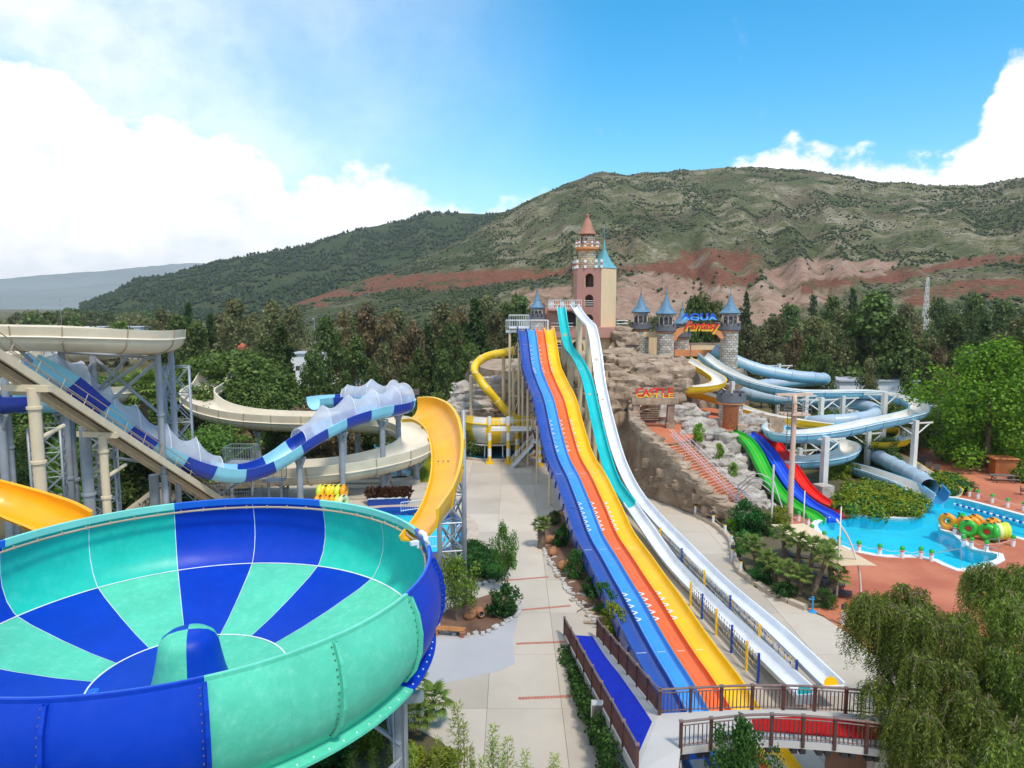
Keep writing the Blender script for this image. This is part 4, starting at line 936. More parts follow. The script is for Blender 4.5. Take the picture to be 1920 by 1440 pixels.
# --- teal and white speed slides
TE0, TE1 = (6.6, 98.0), (14.15, 34.2)
tepx = [(1051, 577), (1054, 600), (1058, 625), (1063, 648), (1068, 661), (1080, 676), (1092, 698), (1101, 722), (1112, 772), (1122, 815), (1132, 855), (1150, 908), (1180, 952), (1206, 990), (1260, 1066), (1350, 1160), (1440, 1248), (1512, 1318)]
WH0, WH1 = (8.45, 98.0), (15.6, 34.8)
whpx = [(1076, 577), (1088, 596), (1100, 610), (1108, 619), (1114, 645), (1119, 680), (1124, 720), (1131, 755), (1139, 790), (1155, 850), (1172, 895), (1196, 938), (1232, 982), (1275, 1027), (1350, 1104), (1450, 1193), (1562, 1302)]
tep = [p for p in plane_path(TE0, TE1, tepx)]; whp = plane_path(WH0, WH1, whpx)
tep = catmull(tep, .7)[::-1]; whp = catmull(whp, .7)[::-1]      # bottom to top
tiu, tou = half_pipe(.52, .46, .12, 10)
kt = min(range(len(tep)), key=lambda q: abs(proj(tep[q])[1] - 952))
teal = thing('speed_slide', 'teal speed slide dropping from the castle balcony beside the yellow lane', 'water slide', tep[0])
chute(teal, tep[kt:], tiu, tou, 5, [('lane_teal', 'lane_teal')], flange=.05)
chute(teal, tep[:kt + 1], tiu, tou, 7, [('lane_white', 'lane_white')], flange=.05, name='white_runout')
white = thing('speed_slide', 'white speed slide with race markings beside the teal one', 'water slide', whp[0])
chute(white, whp, tiu, tou, 6, [('lane_white', 'lane_white')], flange=.05)
for sl_, pth, fs_ in ((teal, tep, (.94, .87, .78, .7)), (white, whp, (.95, .86, .78, .7))):
    for f in fs_:
        i = int(f * len(pth)); p = pth[i]; column(sl_, p.x, p.y, 0, p.z - .05, .42 if f > .85 else .28, 'cream_steel')
for sl_, pth in ((teal, tep), (white, whp)):                                   # splash bay end plates
    p, t, x, y = frames(pth)[0]; MB().bar(p - x * .55 + V((0, 0, .2)), p + x * .55 + V((0, 0, .2)), .1, .5).build('end_plate', 'white_paint', sl_)
    d = MB().lathe([(0, 0), (.36, 0)], (0, 0, 0), 20).build('target_disc', 'lane_teal' if sl_ is teal else 'lane_yellow', sl_)
    d.data.transform(Matrix.Translation(p + t * .2 + V((0, 0, .42))) @ Matrix.Rotation(radians(68), 4, 'X'))
# lettering and checks along the white slide
def text_mesh(body, size, ext=.02, res=3, shear=0.0, offset_=0.0):
    c = bpy.data.curves.new('lettering', 'FONT'); c.body = body; c.size = size; c.extrude = ext; c.resolution_u = res; c.shear = shear; c.offset = offset_; c.align_x = 'CENTER'; c.align_y = 'CENTER'
    o = bpy.data.objects.new('lettering', c); COL.objects.link(o); dg = bpy.context.evaluated_depsgraph_get(); me = bpy.data.meshes.new_from_object(o.evaluated_get(dg)); bpy.data.objects.remove(o); bpy.data.curves.remove(c); return me
def letter(name, body, size, mat, M, parent, ext=.02, shear=0.0, offset_=0.0):
    me = text_mesh(body, size, ext, 3, shear, offset_); me.materials.clear(); me.materials.append(MAT[mat]); me.transform(M); return obj(name, me, parent)
frw = frames(whp)
def onwhite(v): return min(range(len(whp)), key=lambda q: abs(proj(whp[q])[1] - v))
for ch, v, mt in (('E', 747, 'black'), ('M', 753, 'black'), ('I', 762, 'sign_yellow'), ('T', 768, 'black'), ('X', 776, 'black'), ('X', 783, 'black')):
    p, t, x, y = frw[onwhite(v)]; q = p - x * .66 + y * .42
    R = Matrix((t * -1, y, (t * -1).cross(y))).transposed().to_4x4(); letter('lettering', ch, .85, mt, Matrix.Translation(q) @ Matrix.Rotation(0, 4, 'X') @ R, white)
for v in (743, 785, 788):
    p, t, x, y = frw[onwhite(v)]
    for k in range(4): MB().box(p - x * .645 + y * (.25 + .16 * (k % 2)) + t * (.2 * k), (.04, .16, .14), atan2(t.y, t.x) - pi / 2).build('check_mark', ['sign_red', 'black'][k % 2], white)
# runway between the two runouts, pennant fences
MB().prism([tuple((tep[kt - 6] + V((.9, 0, 0))).xy), tuple((whp[onwhite(985)] - V((.9, 0, 0))).xy), tuple((whp[0] - V((.8, 0, 0))).xy), tuple((tep[0] + V((.8, 0, 0))).xy)], .0, .09).build('walkway', 'concrete_grey', kind='structure')
def pennants(pth, side, v0, v1, label):
    fr = frames(pth); i0 = min(range(len(pth)), key=lambda q: abs(proj(pth[q])[1] - v0)); i1 = min(range(len(pth)), key=lambda q: abs(proj(pth[q])[1] - v1))
    f = thing('pennant_fence', label, 'fence', (pth[i0].x, pth[i0].y, 0)); n = 6; prev = None; rg = random.Random(4)
    for k in range(n):
        i = int(i0 + (i1 - i0) * k / (n - 1)); p, t, x, y = fr[i]; b = V((p.x, p.y, 0)) + x * side
        MB().box(b + V((0, 0, .85)), (.12, .12, 1.7)).build('post', ['lane_yellow', 'tile_navy'][k % 2], f)
        if prev is not None:
            for z in (.55, .95, 1.35, 1.6):
                MB().tube([prev + V((0, 0, z)), prev.lerp(b, .5) + V((0, 0, z - .06)), b + V((0, 0, z))], .015, 4).build('cord', 'rope', f)
                fl = MB(); m = int((b - prev).length / .32); d = (b - prev).normalized()
                if z == .55: continue
                for q in range(1, m):
                    c = prev.lerp(b, q / m) + V((0, 0, z - .03)); c2 = rg.choice((0, 1, 2))
                    fl.add([c - d * .09, c + d * .09, c - V((0, 0, .24))], [(0, 1, 2)], c2); fl.add([c - d * .09 + V((.012, 0, 0)), c + d * .09 + V((.012, 0, 0)), c - V((-.012, 0, .24))], [(2, 1, 0)], c2)
                fl.build('flags', ['tile_navy', 'lane_yellow', 'white_paint'], f, kind='stuff')
        prev = b
    return f
pennants(whp, -.85, 1010, 1262, 'row of yellow and navy posts with pennant cords between the two white runouts')
pennants(tep, -.95, 1130, 1262, 'row of yellow and navy posts with pennant cords beside the yellow lane')

# --- yellow chute into the bowl, on its lattice mast
ych = [(772, 772, 49.4), (797, 772, 48.4), (822, 786, 46.0), (836, 812, 43), (842, 852, 40.2), (838, 895, 37.2), (822, 942, 34), (790, 990, 30.6)]
yp = [D(u, v, y) for u, v, y in ych]
for i in range(len(yp)): yp[i].z -= .45
yp = catmull(yp, .45)
chu = thing('feeder_chute', 'deep orange yellow chute curving down into the rim of the big bowl', 'water slide', (yp[3].x, yp[3].y, 0))
yi = [(.92, .26), (.84, .08), (.55, 0), (.1, .02), (-.36, .14), (-.7, .42), (-.88, .82), (-.93, 1.2)]; yo = [(-1.09, 1.21), (-1.0, .8), (-.8, .34), (-.42, .04), (.1, -.08), (.56, -.09), (.96, .0), (1.0, .26)]
chute(chu, yp, yi, yo, 3.4, [('chute_orange', 'chute_yellow')], banks=[-.2] * len(yp), flange=.1, fmat='chute_yellow')
i = len(yp) // 2; p, t, x, y = frames(yp)[i]
for k in range(5): MB().tube([p + x * (-.5 + .28 * k) + y * .05, p + x * (-.5 + .28 * k) + y * .1], .05, 6).build('nozzle', 'bolt', chu)
ta, tb, tcn = D(866, 800, 46.5), D(838, 940, 43.5), D(813, 975, 44.5)
legs = []
for q in (V((-3.15, 45.5, 0)), V((-4.0, 46.6, 0)), V((-4.75, 45.2, 0))):
    legs.append(q)
for q, zt in zip(legs, (13.2, 10.2, 9.4)): MB().tube([q, q + V((0, 0, zt))], .16, 10).build('mast', 'steel', chu, smooth=True)
for a, b in ((0, 1), (1, 2), (2, 0)):
    for s in range(5):
        z0_, z1_ = s * 1.9, (s + 1) * 1.9; m = MB().tube([legs[a] + V((0, 0, z0_)), legs[b] + V((0, 0, z1_))], .07, 5).tube([legs[b] + V((0, 0, z0_)), legs[a] + V((0, 0, z1_))], .07, 5).tube([legs[a] + V((0, 0, z1_)), legs[b] + V((0, 0, z1_))], .07, 5); m.build('brace', 'steel', chu)
MB().tube(catmull([D(806, 752, 50.5), D(830, 762, 49.5), D(852, 784, 47.5), D(863, 812, 46), D(866, 850, 45.5)], .5), .10, 8).build('rail_pipe', 'steel', chu, smooth=True)
for f in (.35, .6, .85):
    p = yp[int(f * (len(yp) - 1))]; q = legs[2] if f > .5 else legs[0]; MB().tube([V((q.x, q.y, min(p.z - .6, 9.3))), p - V((0, 0, .2))], .1, 6).build('strut', 'steel', chu)
# --- orange chute at the left edge of the bowl
op = catmull([D(-340, 868, 31), D(-200, 890, 33), D(-80, 915, 34.6), D(10, 938, 35.4), D(70, 955, 35.2), D(118, 972, 34.2), D(150, 990, 33.0)], .45)
for p in op: p.z -= .55
och = thing('feeder_chute', 'orange chute curving in behind the left end of the big bowl', 'water slide', (op[2].x, op[2].y, 0))
chute(och, op, *half_pipe(.95, .8, .1, 12, .1), 3.0, [('chute_orange', 'chute_orange')], banks=[-.45] * len(op), flange=.08)
supports(och, op, (.3,), .4, 'steel', .2)
# ------------------------------------------------------------------ tan raft flume, netted blue flume, conveyor and steelwork on the left
def track(l, dz=0.0, step=.8): return catmull([D(u, v, y) + V((0, 0, dz)) for u, v, y in l], step)
ti, to = half_pipe(1.55, 1.0, .75, 12, .12)
up1 = track([(-150, 628, 47), (-60, 642, 48.5), (0, 648, 50), (100, 650, 50.5), (200, 653, 52), (275, 655, 54.5), (305, 652, 58), (285, 655, 62), (210, 665, 64.5), (120, 676, 65), (40, 690, 63), (-40, 700, 60), (-120, 716, 60), (-100, 735, 66), (0, 740, 70), (100, 744, 70), (180, 750, 70), (218, 752, 73), (190, 756, 78), (100, 760, 80)], -.3)
tanu = thing('raft_flume', 'tan raft flume coiling high on grey steel columns at the left edge', 'water slide', (up1[0].x, up1[0].y, 0))
chute(tanu, up1, ti, to, 2.9, [('tan', 'tan_out')], flange=.10, fmat='pipe_tan', fw=.07)
up2 = track([(415, 716, 104), (404, 722, 101), (393, 742, 97), (376, 754, 93), (372, 765, 90), (395, 783, 87.5), (450, 797, 86), (520, 803, 85.5), (600, 805, 85.5), (670, 806, 86), (725, 810, 86.5), (768, 822, 84.5), (785, 840, 81), (775, 860, 77.5), (735, 877, 74.5), (670, 892, 72.5), (600, 901, 71.8), (520, 905, 72), (450, 910, 73), (380, 915, 75), (300, 918, 78)], -.25)
tanl = thing('raft_flume', 'tan raft flume winding in a wide loop behind the netted blue slide', 'water slide', (up2[0].x, up2[0].y, 0))
chute(tanl, up2, *half_pipe(1.95, 1.15, 1.0, 12, .12), 3.0, [('tan', 'tan_out')], flange=.10, fmat='pipe_tan', fw=.07)
for th_, pth_, rr, hh in ((tanu, up1, 1.68, 1.05), (tanl, up2, 2.08, 1.2)):
    for s in (-1, 1): MB().tube([p + x * rr * s + y * hh for p, t, x, y in frames(pth_)], .075, 5).build('stiffener', 'tan', th_)
supports(tanl, up2, (.30, .44, .53, .60, .66, .72, .79, .86, .93), .35, 'steel', .34, 1.2)
# blue and aqua netted flume
npth = track([(40, 690, 51.5), (100, 722, 53), (150, 762, 54.5), (200, 801, 56), (260, 840, 57.5), (320, 872, 59), (380, 893, 60.5), (440, 902, 62), (490, 893, 63.5), (535, 870, 65), (580, 838, 67), (640, 805, 70), (700, 785, 73), (742, 777, 75.5), (757, 770, 78), (738, 764, 80), (680, 762, 81.5), (620, 763, 81.5), (588, 767, 80)], -.1, .55)
netf = thing('netted_flume', 'navy and aqua raft slide dipping low under arched white safety netting', 'water slide', (npth[0].x, npth[0].y, 0))
chute(netf, npth, *half_pipe(1.25, .95, .42, 12, .1), 2.75, [('flume_aqua_in', 'flume_aqua'), ('flume_navy', 'flume_navy')], flange=.06)
supports(netf, npth, (.48, .58, .68, .80, .93), .3, 'steel', .30, 1.0)
frn = frames(npth)
def net_run(i0, i1, every, amp=1.9):
    n = 10; vs = []; i1 = min(i1, len(npth) - 1); rows = list(range(i0, i1 + 1))
    for r in rows:
        p, t, x, y = frn[r]; ph = ((r - i0) % every) / every; h = amp * (1 - .42 * math.sin(pi * ph)) * min(1, .55 + (r - i0) * .12, .55 + (i1 - r) * .12)
        for k in range(n + 1):
            a = pi * k / n; vs.append(p + x * (-1.25 * cos(a)) + y * 1.36 + V((0, 0, 1)) * h * sin(a))
    MB().add(vs, [(r * (n + 1) + k, r * (n + 1) + k + 1, (r + 1) * (n + 1) + k + 1, (r + 1) * (n + 1) + k) for r in range(len(rows) - 1) for k in range(n)]).build('net', 'net', netf, smooth=True)
    for r in rows:
        if (r - i0) % every == 0 or r == rows[-1]:
            q = vs[(r - i0) * (n + 1):(r - i0 + 1) * (n + 1)]; MB().tube(q, .035, 5).build('hoop', 'white_paint', netf)
i_val = min(range(len(npth)), key=lambda q: npth[q].z if q < len(npth) * .6 else 99)
net_run(2, i_val - 5, 5); net_run(i_val + 10, len(npth) - 8, 5)
# second blue run passing behind the cream column
bp = track([(-140, 772, 46), (-60, 770, 47.5), (0, 771, 49), (60, 770, 51), (120, 772, 53.5), (170, 780, 57)], -.1)
bls = thing('blue_flume', 'short navy and aqua flume crossing behind the cream column at the left edge', 'water slide', (bp[0].x, bp[0].y, 0))
chute(bls, bp, *half_pipe(1.05, .9, .25, 12, .1), 2.6, [('flume_aqua_in', 'flume_aqua'), ('flume_navy', 'flume_navy')], flange=.06)
supports(bls, bp, (.35, .7), .3, 'steel', .28, .9)
# raft conveyor climbing to the tower
c0 = V((-26.5, 66.0, .45)); c1 = D(-60, 632, 40.5); cd = (c1 - c0); cdir = cd.normalized(); cxv = cdir.cross(V((0, 0, 1))).normalized(); cup = cxv.cross(cdir).normalized(); Lc = cd.length
conv = thing('raft_conveyor', 'long cream conveyor ramp with handrails climbing to the upper left', 'conveyor', (c0.x, c0.y, 0))
for s, nm in ((-.6, 'side_beam'), (.6, 'side_beam')):
    MB().bar(c0 + cxv * s - cup * .1, c1 + cxv * s - cup * .1, .2, .5).build(nm, 'cream_steel', conv)
MB().bar(c0 + cup * .02, c1 + cup * .02, .95, .06).build('belt', 'wicker', conv)
st_ = MB().bar(V((0, -.16, 0)), V((0, .16, 0)), .62, .05).mesh('tread', 'cream_steel')
nst = int(Lc / .62)
for k in range(nst):
    p = c0.lerp(c1, (k + .5) / nst) + cxv * .98 + V((0, 0, .1)); o = obj('tread', st_, None); o.parent = conv; o.location = p - conv.location; o.rotation_euler = (0, 0, atan2(cdir.y, cdir.x) - pi / 2)
MB().bar(c0 + cxv * 1.32 - cup * .1, c1 + cxv * 1.32 - cup * .1, .14, .4).build('side_beam', 'cream_steel', conv)
for s in (-.62, .62, 1.32):
    for h in (.5, 1.0): MB().tube([c0 + cxv * s + cup * h, c1 + cxv * s + cup * h], .035, 5).build('handrail', 'pipe_tan', conv)
    n = int(Lc / 2.2)
    for k in range(n + 1): p = c0.lerp(c1, k / n) + cxv * s; MB().tube([p, p + cup * 1.0], .03, 5).build('rail_post', 'pipe_tan', conv)
for u, vt, Y, r in ((62, 728, 43.2, .35), (192, 815, 50.5, .29)):
    p = D(u, vt, Y); c = column(conv, p.x, p.y, 0, p.z, r, 'cream_steel', rings=(p.z - 1.2, p.z - 4.6)); MB().bar(p + cxv * -1.2, p + cxv * 2.0, .3, .4).build('cross_head', 'cream_steel', c)
    MB().tube([p + V((0, 0, -3.2)), p + cdir * -2.6 + V((0, 0, -1.2))], .14, 8).build('brace', 'cream_steel', c)
# grey steel columns and lattice towers
frame = thing('steel_frame', 'grey steel column and lattice frame carrying the slides at the left', 'steel frame', (-28, 55, 0))
cols_ = [(114, 650, 53), (173, 655, 55), (295, 662, 57), (320, 655, 60), (158, 800, 51), (128, 780, 54), (8, 708, 50), (288, 890, 60), (70, 760, 50)]
tops = []
for u, vt, Y in cols_:
    p = D(u, vt, Y); tops.append(p); column(frame, p.x, p.y, 0, p.z, .40 if vt > 770 else .25, 'steel', rings=(p.z - 5, p.z - 10))
for a, b, za, zb in ((0, 1, -4, -1), (1, 0, -4, -1), (1, 2, -5, -.6), (2, 1, -5, -.6), (2, 3, -4, -.6), (3, 2, -4, -.6), (0, 2, -.4, -.4), (4, 7, -2, 1)):
    MB().tube([tops[a] + V((0, 0, za)), tops[b] + V((0, 0, zb))], .13, 7).build('brace', 'steel', frame)
for a, u, v, Y in ((0, 20, 640, 50), (1, 240, 668, 53), (1, 280, 668, 56)):
    MB().tube([tops[a] + V((0, 0, -3.5)), D(u, v, Y)], .12, 7).build('brace', 'steel', frame)
for x, y, z in ((-29.6, 62.5, 14.5), (-34.5, 52, 11), (-31.5, 53.5, 10.5)): lattice(frame, (x, y, 0), 2.0, 0, z, 'steel', 6, .09)
# access stair and caged platforms by the dip
plat = thing('access_platform', 'small grey railed service platform beside the dip of the netted slide', 'platform', (D(455, 855, 66).x, 66, 0))
def railed_box(parent, c, w, d, h, mat='steel', n=9):
    MB().box(c, (w, d, .12)).build('deck', mat, parent)
    for sx, sy, L in ((0, -1, w), (0, 1, w), (-1, 0, d), (1, 0, d)):
        a = c + V((-w / 2 if sx == 0 else sx * w / 2, sy * d / 2 if sx == 0 else -d / 2, .06)); b = c + V((w / 2 if sx == 0 else sx * w / 2, sy * d / 2 if sx == 0 else d / 2, .06))
        m = MB().tube([a + V((0, 0, h)), b + V((0, 0, h))], .03, 5).tube([a + V((0, 0, .1)), b + V((0, 0, .1))], .025, 4)
        k = max(3, int(L / .22))
        for i in range(k + 1): q = a.lerp(b, i / k); m.tube([q, q + V((0, 0, h))], .014 if 0 < i < k else .035, 4)
        m.build('railing', mat, parent)
railed_box(plat, D(452, 868, 67), 2.6, 2.0, 1.6)
p = D(452, 868, 67); column(plat, p.x - 1, p.y, 0, p.z, .14, 'steel'); column(plat, p.x + 1, p.y, 0, p.z, .14, 'steel')
plat2 = thing('access_platform', 'small grey railed service platform between the netted slide and the tan flume', 'platform', (D(515, 900, 67).x, 67, 0))
railed_box(plat2, D(515, 900, 66.5), 1.8, 1.6, 1.5); p = D(515, 900, 66.5); column(plat2, p.x - .6, p.y, 0, p.z, .14, 'steel'); column(plat2, p.x + .6, p.y, 0, p.z, .14, 'steel')
stair = thing('service_stair', 'grey steel service stairs with railings under the netted slide dip', 'stairs', (D(450, 935, 64).x, 64, 0))
a, b = D(470, 890, 66), D(400, 935, 63)
for k in range(12): q = a.lerp(b, (k + .5) / 12); MB().box(q, (.35, 1.1, .05)).build('tread', 'steel', stair)
for s in (-.6, .6):
    for h in (.1, .55, 1.0): MB().tube([a + V((0, s, h)), b + V((0, s, h))], .035, 5).build('handrail', 'steel', stair)
    for k in range(9): q = a.lerp(b, k / 8) + V((0, s, 0)); MB().tube([q, q + V((0, 0, 1.0))], .02, 4).build('baluster', 'steel', stair)
railed_box(stair, D(430, 940, 65), 5.5, 2.2, 1.2)
# ------------------------------------------------------------------ castle mound and rock work
mound = MB(); rg = random.Random(9)
def wpoly(px, z): return [tuple(G(u, v, z).xy) for u, v in px]
MOUND = [(9.5, 92), (13.5, 88), (16.5, 89.5), (21, 93), (25, 98), (29, 101.5), (33.5, 103), (35, 110), (32, 122), (-4, 122), (-4, 104), (3, 97)]
def mound_mesh(poly, z0, z1, slope, seed, name, mat, top='steps_red', step=1.0):
    poly = smooth_poly(ccw(poly), step); n = len(poly); rows = 9; vs = []
    for j in range(rows + 1):
        t = j / rows; off = offset(poly, slope * (1 - t))
        for i, (x, y) in enumerate(off):
            z = z0 + (z1 - z0) * t; f = noise.fractal(V((x * .35, y * .35, z * .5 + seed)), .8, 2.1, 4) * .8 + .35 * noise.noise(V((x * .2, y * .2, z * 1.4)))
            d = V((x, y)) - V((sum(p[0] for p in poly) / n, sum(p[1] for p in poly) / n)); d.normalize(); k = 1 if j < rows else 0
            vs.append((x + d.x * f * k, y + d.y * f * k, z))
    m = MB().add(vs, [(j * n + i, j * n + (i + 1) % n, (j + 1) * n + (i + 1) % n, (j + 1) * n + i) for j in range(rows) for i in range(n)]); m.add(vs[rows * n:], [tuple(range(n))], 1)
    return m.build(name, [mat, top], kind='structure', smooth=True, auto=45)
mound_mesh(MOUND, -.2, 10.6, 1.2, 1, 'castle_mound', 'rock_brown', 'rock_tan')
# lower terrace with the castle gate (z 5.4) and its stair
LOWT = [tuple(G(1192, 800, 5.4).xy), tuple(G(1215, 815, 5.4).xy), tuple(G(1245, 832, 5.4).xy), tuple(G(1292, 826, 5.4).xy), tuple(G(1330, 812, 5.4).xy), tuple(G(1375, 806, 5.4).xy), (25.5, 84.5), (28.5, 86), (29.5, 90), (29, 98), (25, 100), (14, 92)]
mound_mesh(LOWT, -.2, 5.4, .3, 2, 'gate_terrace', 'rock_brown', 'steps_red')
outc = thing('rock_outcrop', 'pile of tan artificial boulders between the speed slides and the castle gate', 'rocks', (D(1180, 720, 90).x, 90, 0))
def boulder(parent, u, v, Y, w, h, d=None, mat='rock_tan', rz=None, n=11):
    p = D(u, v, Y); k = boulder.k = getattr(boulder, 'k', 0) + 1; rz = (k * 1.7) % .9 - .45 if rz is None else rz
    return MB().rock(p, (w * 1.05, d or w * .8, h * 1.1), k, rz, n, .3, .5).build('boulder', mat, parent, smooth=True, auto=38)
for u, v, Y, w, h in ((1175, 690, 93, 4.2, 2.6), (1210, 700, 91, 5.0, 2.2), (1255, 705, 92, 5.2, 3.2), (1165, 712, 91, 3.4, 2.2), (1195, 728, 89, 4.4, 2.8), (1232, 722, 89.5, 3.8, 2.6), (1262, 728, 90, 3.6, 2.6), (1170, 742, 88.5, 4.2, 3.0), (1205, 752, 88, 4.4, 2.2), (1150, 760, 88, 3.2, 3.0), (1240, 692, 94, 4.6, 2.4), (1185, 676, 96, 5.0, 2.0), (1225, 682, 96, 5.0, 2.2), (1150, 700, 92, 2.6, 2.4), (1138, 735, 89.5, 2.4, 3.2), (1270, 695, 95, 3.0, 3.0), (1160, 668, 97, 4.0, 2.0), (1145, 680, 95, 3.0, 2.0), (1175, 640, 101, 3.5, 2.5), (1165, 628, 102, 3.0, 2.0)): boulder(outc, u, v, Y, w, h)
for u, v, Y, w, h in ((1063, 690, 96, 3.2, 2.6), (1082, 705, 94, 3.2, 3.0), (1055, 715, 95, 2.6, 2.6), (1075, 730, 93, 3.6, 2.6), (1100, 735, 92, 3.0, 3.0), (1090, 760, 91, 3.6, 3.2), (1070, 755, 92, 2.6, 2.6), (1105, 785, 90, 3.6, 3.6), (1085, 790, 91, 3.2, 3.0), (1060, 672, 98, 3.4, 2.4), (1085, 678, 97, 3.6, 2.6), (1110, 705, 93, 2.6, 3.0), (1050, 740, 94, 2.4, 2.6), (1120, 810, 88, 3.2, 4.0), (1100, 830, 89, 3.2, 4.4), (1135, 850, 87, 3.4, 4.6)): boulder(outc, u, v, Y, w, h, mat='rock_tan')
MB().add(*(lambda P: ([q for q in P], [(0, 1, 4, 3), (1, 2, 5, 4)]))([D(1128, 765, 88), D(1160, 770, 87), D(1195, 775, 86), G(1125, 890, -.2), G(1150, 893, -.2), G(1178, 902, -.2)])).build('cliff_face', 'rock_brown', outc)
# grey rockery behind the yellow bowl
rk = thing('rockery', 'grey and tan stacked boulders behind the small yellow and white bowl', 'rocks', (D(920, 760, 98).x, 98, 0))
for u, v, Y, w, h, mt in ((880, 735, 100, 4.2, 2.6, 'rock_grey'), (915, 725, 100, 4.6, 2.8, 'rock_grey'), (945, 728, 100, 3.8, 3.0, 'rock_grey'), (865, 750, 99, 3.4, 2.2, 'rock_grey'), (895, 752, 98.5, 4.2, 2.0, 'rock_grey'), (930, 748, 98.5, 3.8, 2.0, 'rock_tan'), (965, 738, 99, 4.0, 2.6, 'rock_tan'), (870, 768, 98, 3.6, 2.0, 'rock_grey'), (905, 768, 97.5, 4.4, 2.0, 'rock_grey'), (945, 762, 97.5, 3.6, 2.2, 'rock_tan'), (975, 758, 97.5, 4.4, 2.2, 'rock_tan'), (1000, 770, 96.5, 4.4, 2.4, 'rock_tan'), (985, 715, 100, 3.0, 3.4, 'rock_tan'), (860, 785, 97.5, 3.8, 2.6, 'rock_grey'), (900, 785, 97, 5, 2.4, 'rock_tan'), (940, 785, 97, 5, 2.4, 'rock_tan'), (985, 782, 96.5, 5, 2.4, 'rock_tan'), (1010, 745, 97.5, 3.2, 2.6, 'rock_tan'), (890, 805, 97, 6, 3, 'rock_tan'), (950, 805, 97, 7, 3, 'rock_tan'), (1000, 800, 96.5, 6, 3, 'rock_tan'), (1030, 765, 97, 4, 4, 'rock_tan'), (1035, 800, 95.5, 4, 4, 'rock_tan'), (1055, 830, 92.5, 4, 4, 'rock_tan'), (1025, 720, 99.5, 3.6, 3.4, 'rock_tan')): boulder(rk, u, v, Y, w, h, mat=mt)
# curved rock retaining wall beside the stair
wl = [((1168, 868), (1184, 752)), ((1172, 888), (1184, 775)), ((1180, 908), (1188, 795)), ((1198, 924), (1203, 812)), ((1220, 935), (1222, 828)), ((1245, 944), (1242, 846)), ((1275, 955), (1268, 872)), ((1310, 968), (1298, 902)), ((1345, 982), (1330, 932)), ((1378, 993), (1362, 957)), ((1402, 1000), (1388, 980))]
foot = catmull([G(*a) for a, b in wl], .5); fy = [G(*a) for a, b in wl]; tp = [D(b[0], b[1], q.y + .5) for (a, b), q in zip(wl, fy)]; topc = catmull(tp, .5)
nn = 60; rows = 14; vs = []
def samp(c, t): i = t * (len(c) - 1); k = min(int(i), len(c) - 2); return c[k].lerp(c[k + 1], i - k)
for j in range(rows + 1):
    for i in range(nn + 1):
        t = i / nn; p = samp(foot, t).lerp(samp(topc, t), j / rows); f = noise.fractal(p * .55, .8, 2.1, 5) * .42 + .25 * noise.noise(V((p.x * .3, p.y * .3, p.z * 1.8)))
        out = V((-.5, -.86, 0)); vs.append(p + out * f * (.2 if j == 0 else 1))
k = nn + 1; rw = thing('rock_wall', 'tall curved brown rock wall below the castle gate and stair', 'rock wall', (foot[30].x, foot[30].y, 0))
back = [V(q) + V((.5, .86, 0)) * 1.3 for q in vs[rows * k:]]
mm = MB().add(vs + back, [(j * k + i, j * k + i + 1, (j + 1) * k + i + 1, (j + 1) * k + i) for j in range(rows) for i in range(nn)] + [(rows * k + i, rows * k + i + 1, (rows + 1) * k + i + 1, (rows + 1) * k + i) for i in range(nn)]); mm.build('face', 'rock_brown', rw, smooth=True, auto=50)
for i in range(24):
    t = (i + .5) / 24; p = samp(topc, t); q = samp(topc, min(1, t + .02)) - p; MB().rock(p + V((.35, .45, -.05)), (1.75 + .5 * rg.random(), 1.3, .8 + .4 * rg.random()), 50 + i, atan2(q.y, q.x), 7, .22, .65).build('cap_stone', 'rock_tan', rw, smooth=True, auto=38)
for i in range(10):
    t = .52 + .045 * i; p = samp(foot, t).lerp(samp(topc, t), .35 + .25 * (i % 2)) + V((.3, .5, 0)); MB().rock(p, (2.6, .9, 1.1), 90 + i, -.35, 7, .2, .6).build('ledge_stone', 'rock_brown', rw, smooth=True, auto=38)
# boulders along the right flank of the stair
rs = thing('stair_rocks', 'pale grey boulders stepping down between the red stair and the green slide', 'rocks', (D(1350, 880, 76).x, 76, 0))
for u, v, Y, w, h in ((1292, 822, 80, 2.4, 1.6), (1310, 838, 79, 2.6, 1.6), (1335, 818, 80.5, 3.4, 1.6), (1358, 830, 79.5, 2.8, 2.0), (1320, 858, 77.5, 2.2, 2.0), (1338, 850, 78, 2.8, 2.2), (1335, 878, 76.5, 2.2, 1.6), (1358, 868, 77, 2.4, 2.2), (1368, 848, 78.6, 2.2, 2.2), (1355, 896, 74.5, 2.6, 1.8), (1375, 885, 75.5, 2.6, 2.2), (1385, 875, 77, 2.4, 2.6), (1378, 908, 73.5, 2.4, 1.6), (1392, 900, 75, 2.4, 2.2), (1395, 925, 72, 2.2, 1.6), (1406, 915, 73.5, 2.0, 2.0), (1408, 940, 70.5, 2.0, 1.4), (1418, 934, 71.5, 1.8, 1.6), (1425, 950, 69.5, 2.2, 1.6), (1438, 958, 69, 1.8, 1.4), (1396, 888, 77.2, 2.0, 2.6), (1302, 805, 82, 2.6, 1.6), (1308, 800, 84, 3.6, 2.0), (1280, 792, 87, 4, 2.2), (1300, 790, 87, 3.6, 2.2), (1240, 785, 88, 4.6, 3.2), (1275, 775, 89, 4, 2.4), (1260, 790, 87, 3.2, 3.2), (1330, 800, 84, 2.6, 1.6), (1398, 795, 84, 3.2, 2.2), (1415, 800, 83.5, 2.6, 2.0), (1405, 812, 82.5, 2.4, 1.6), (1428, 812, 83, 2.4, 1.6)): boulder(rs, u, v, Y, w, h, mat='rock_grey')
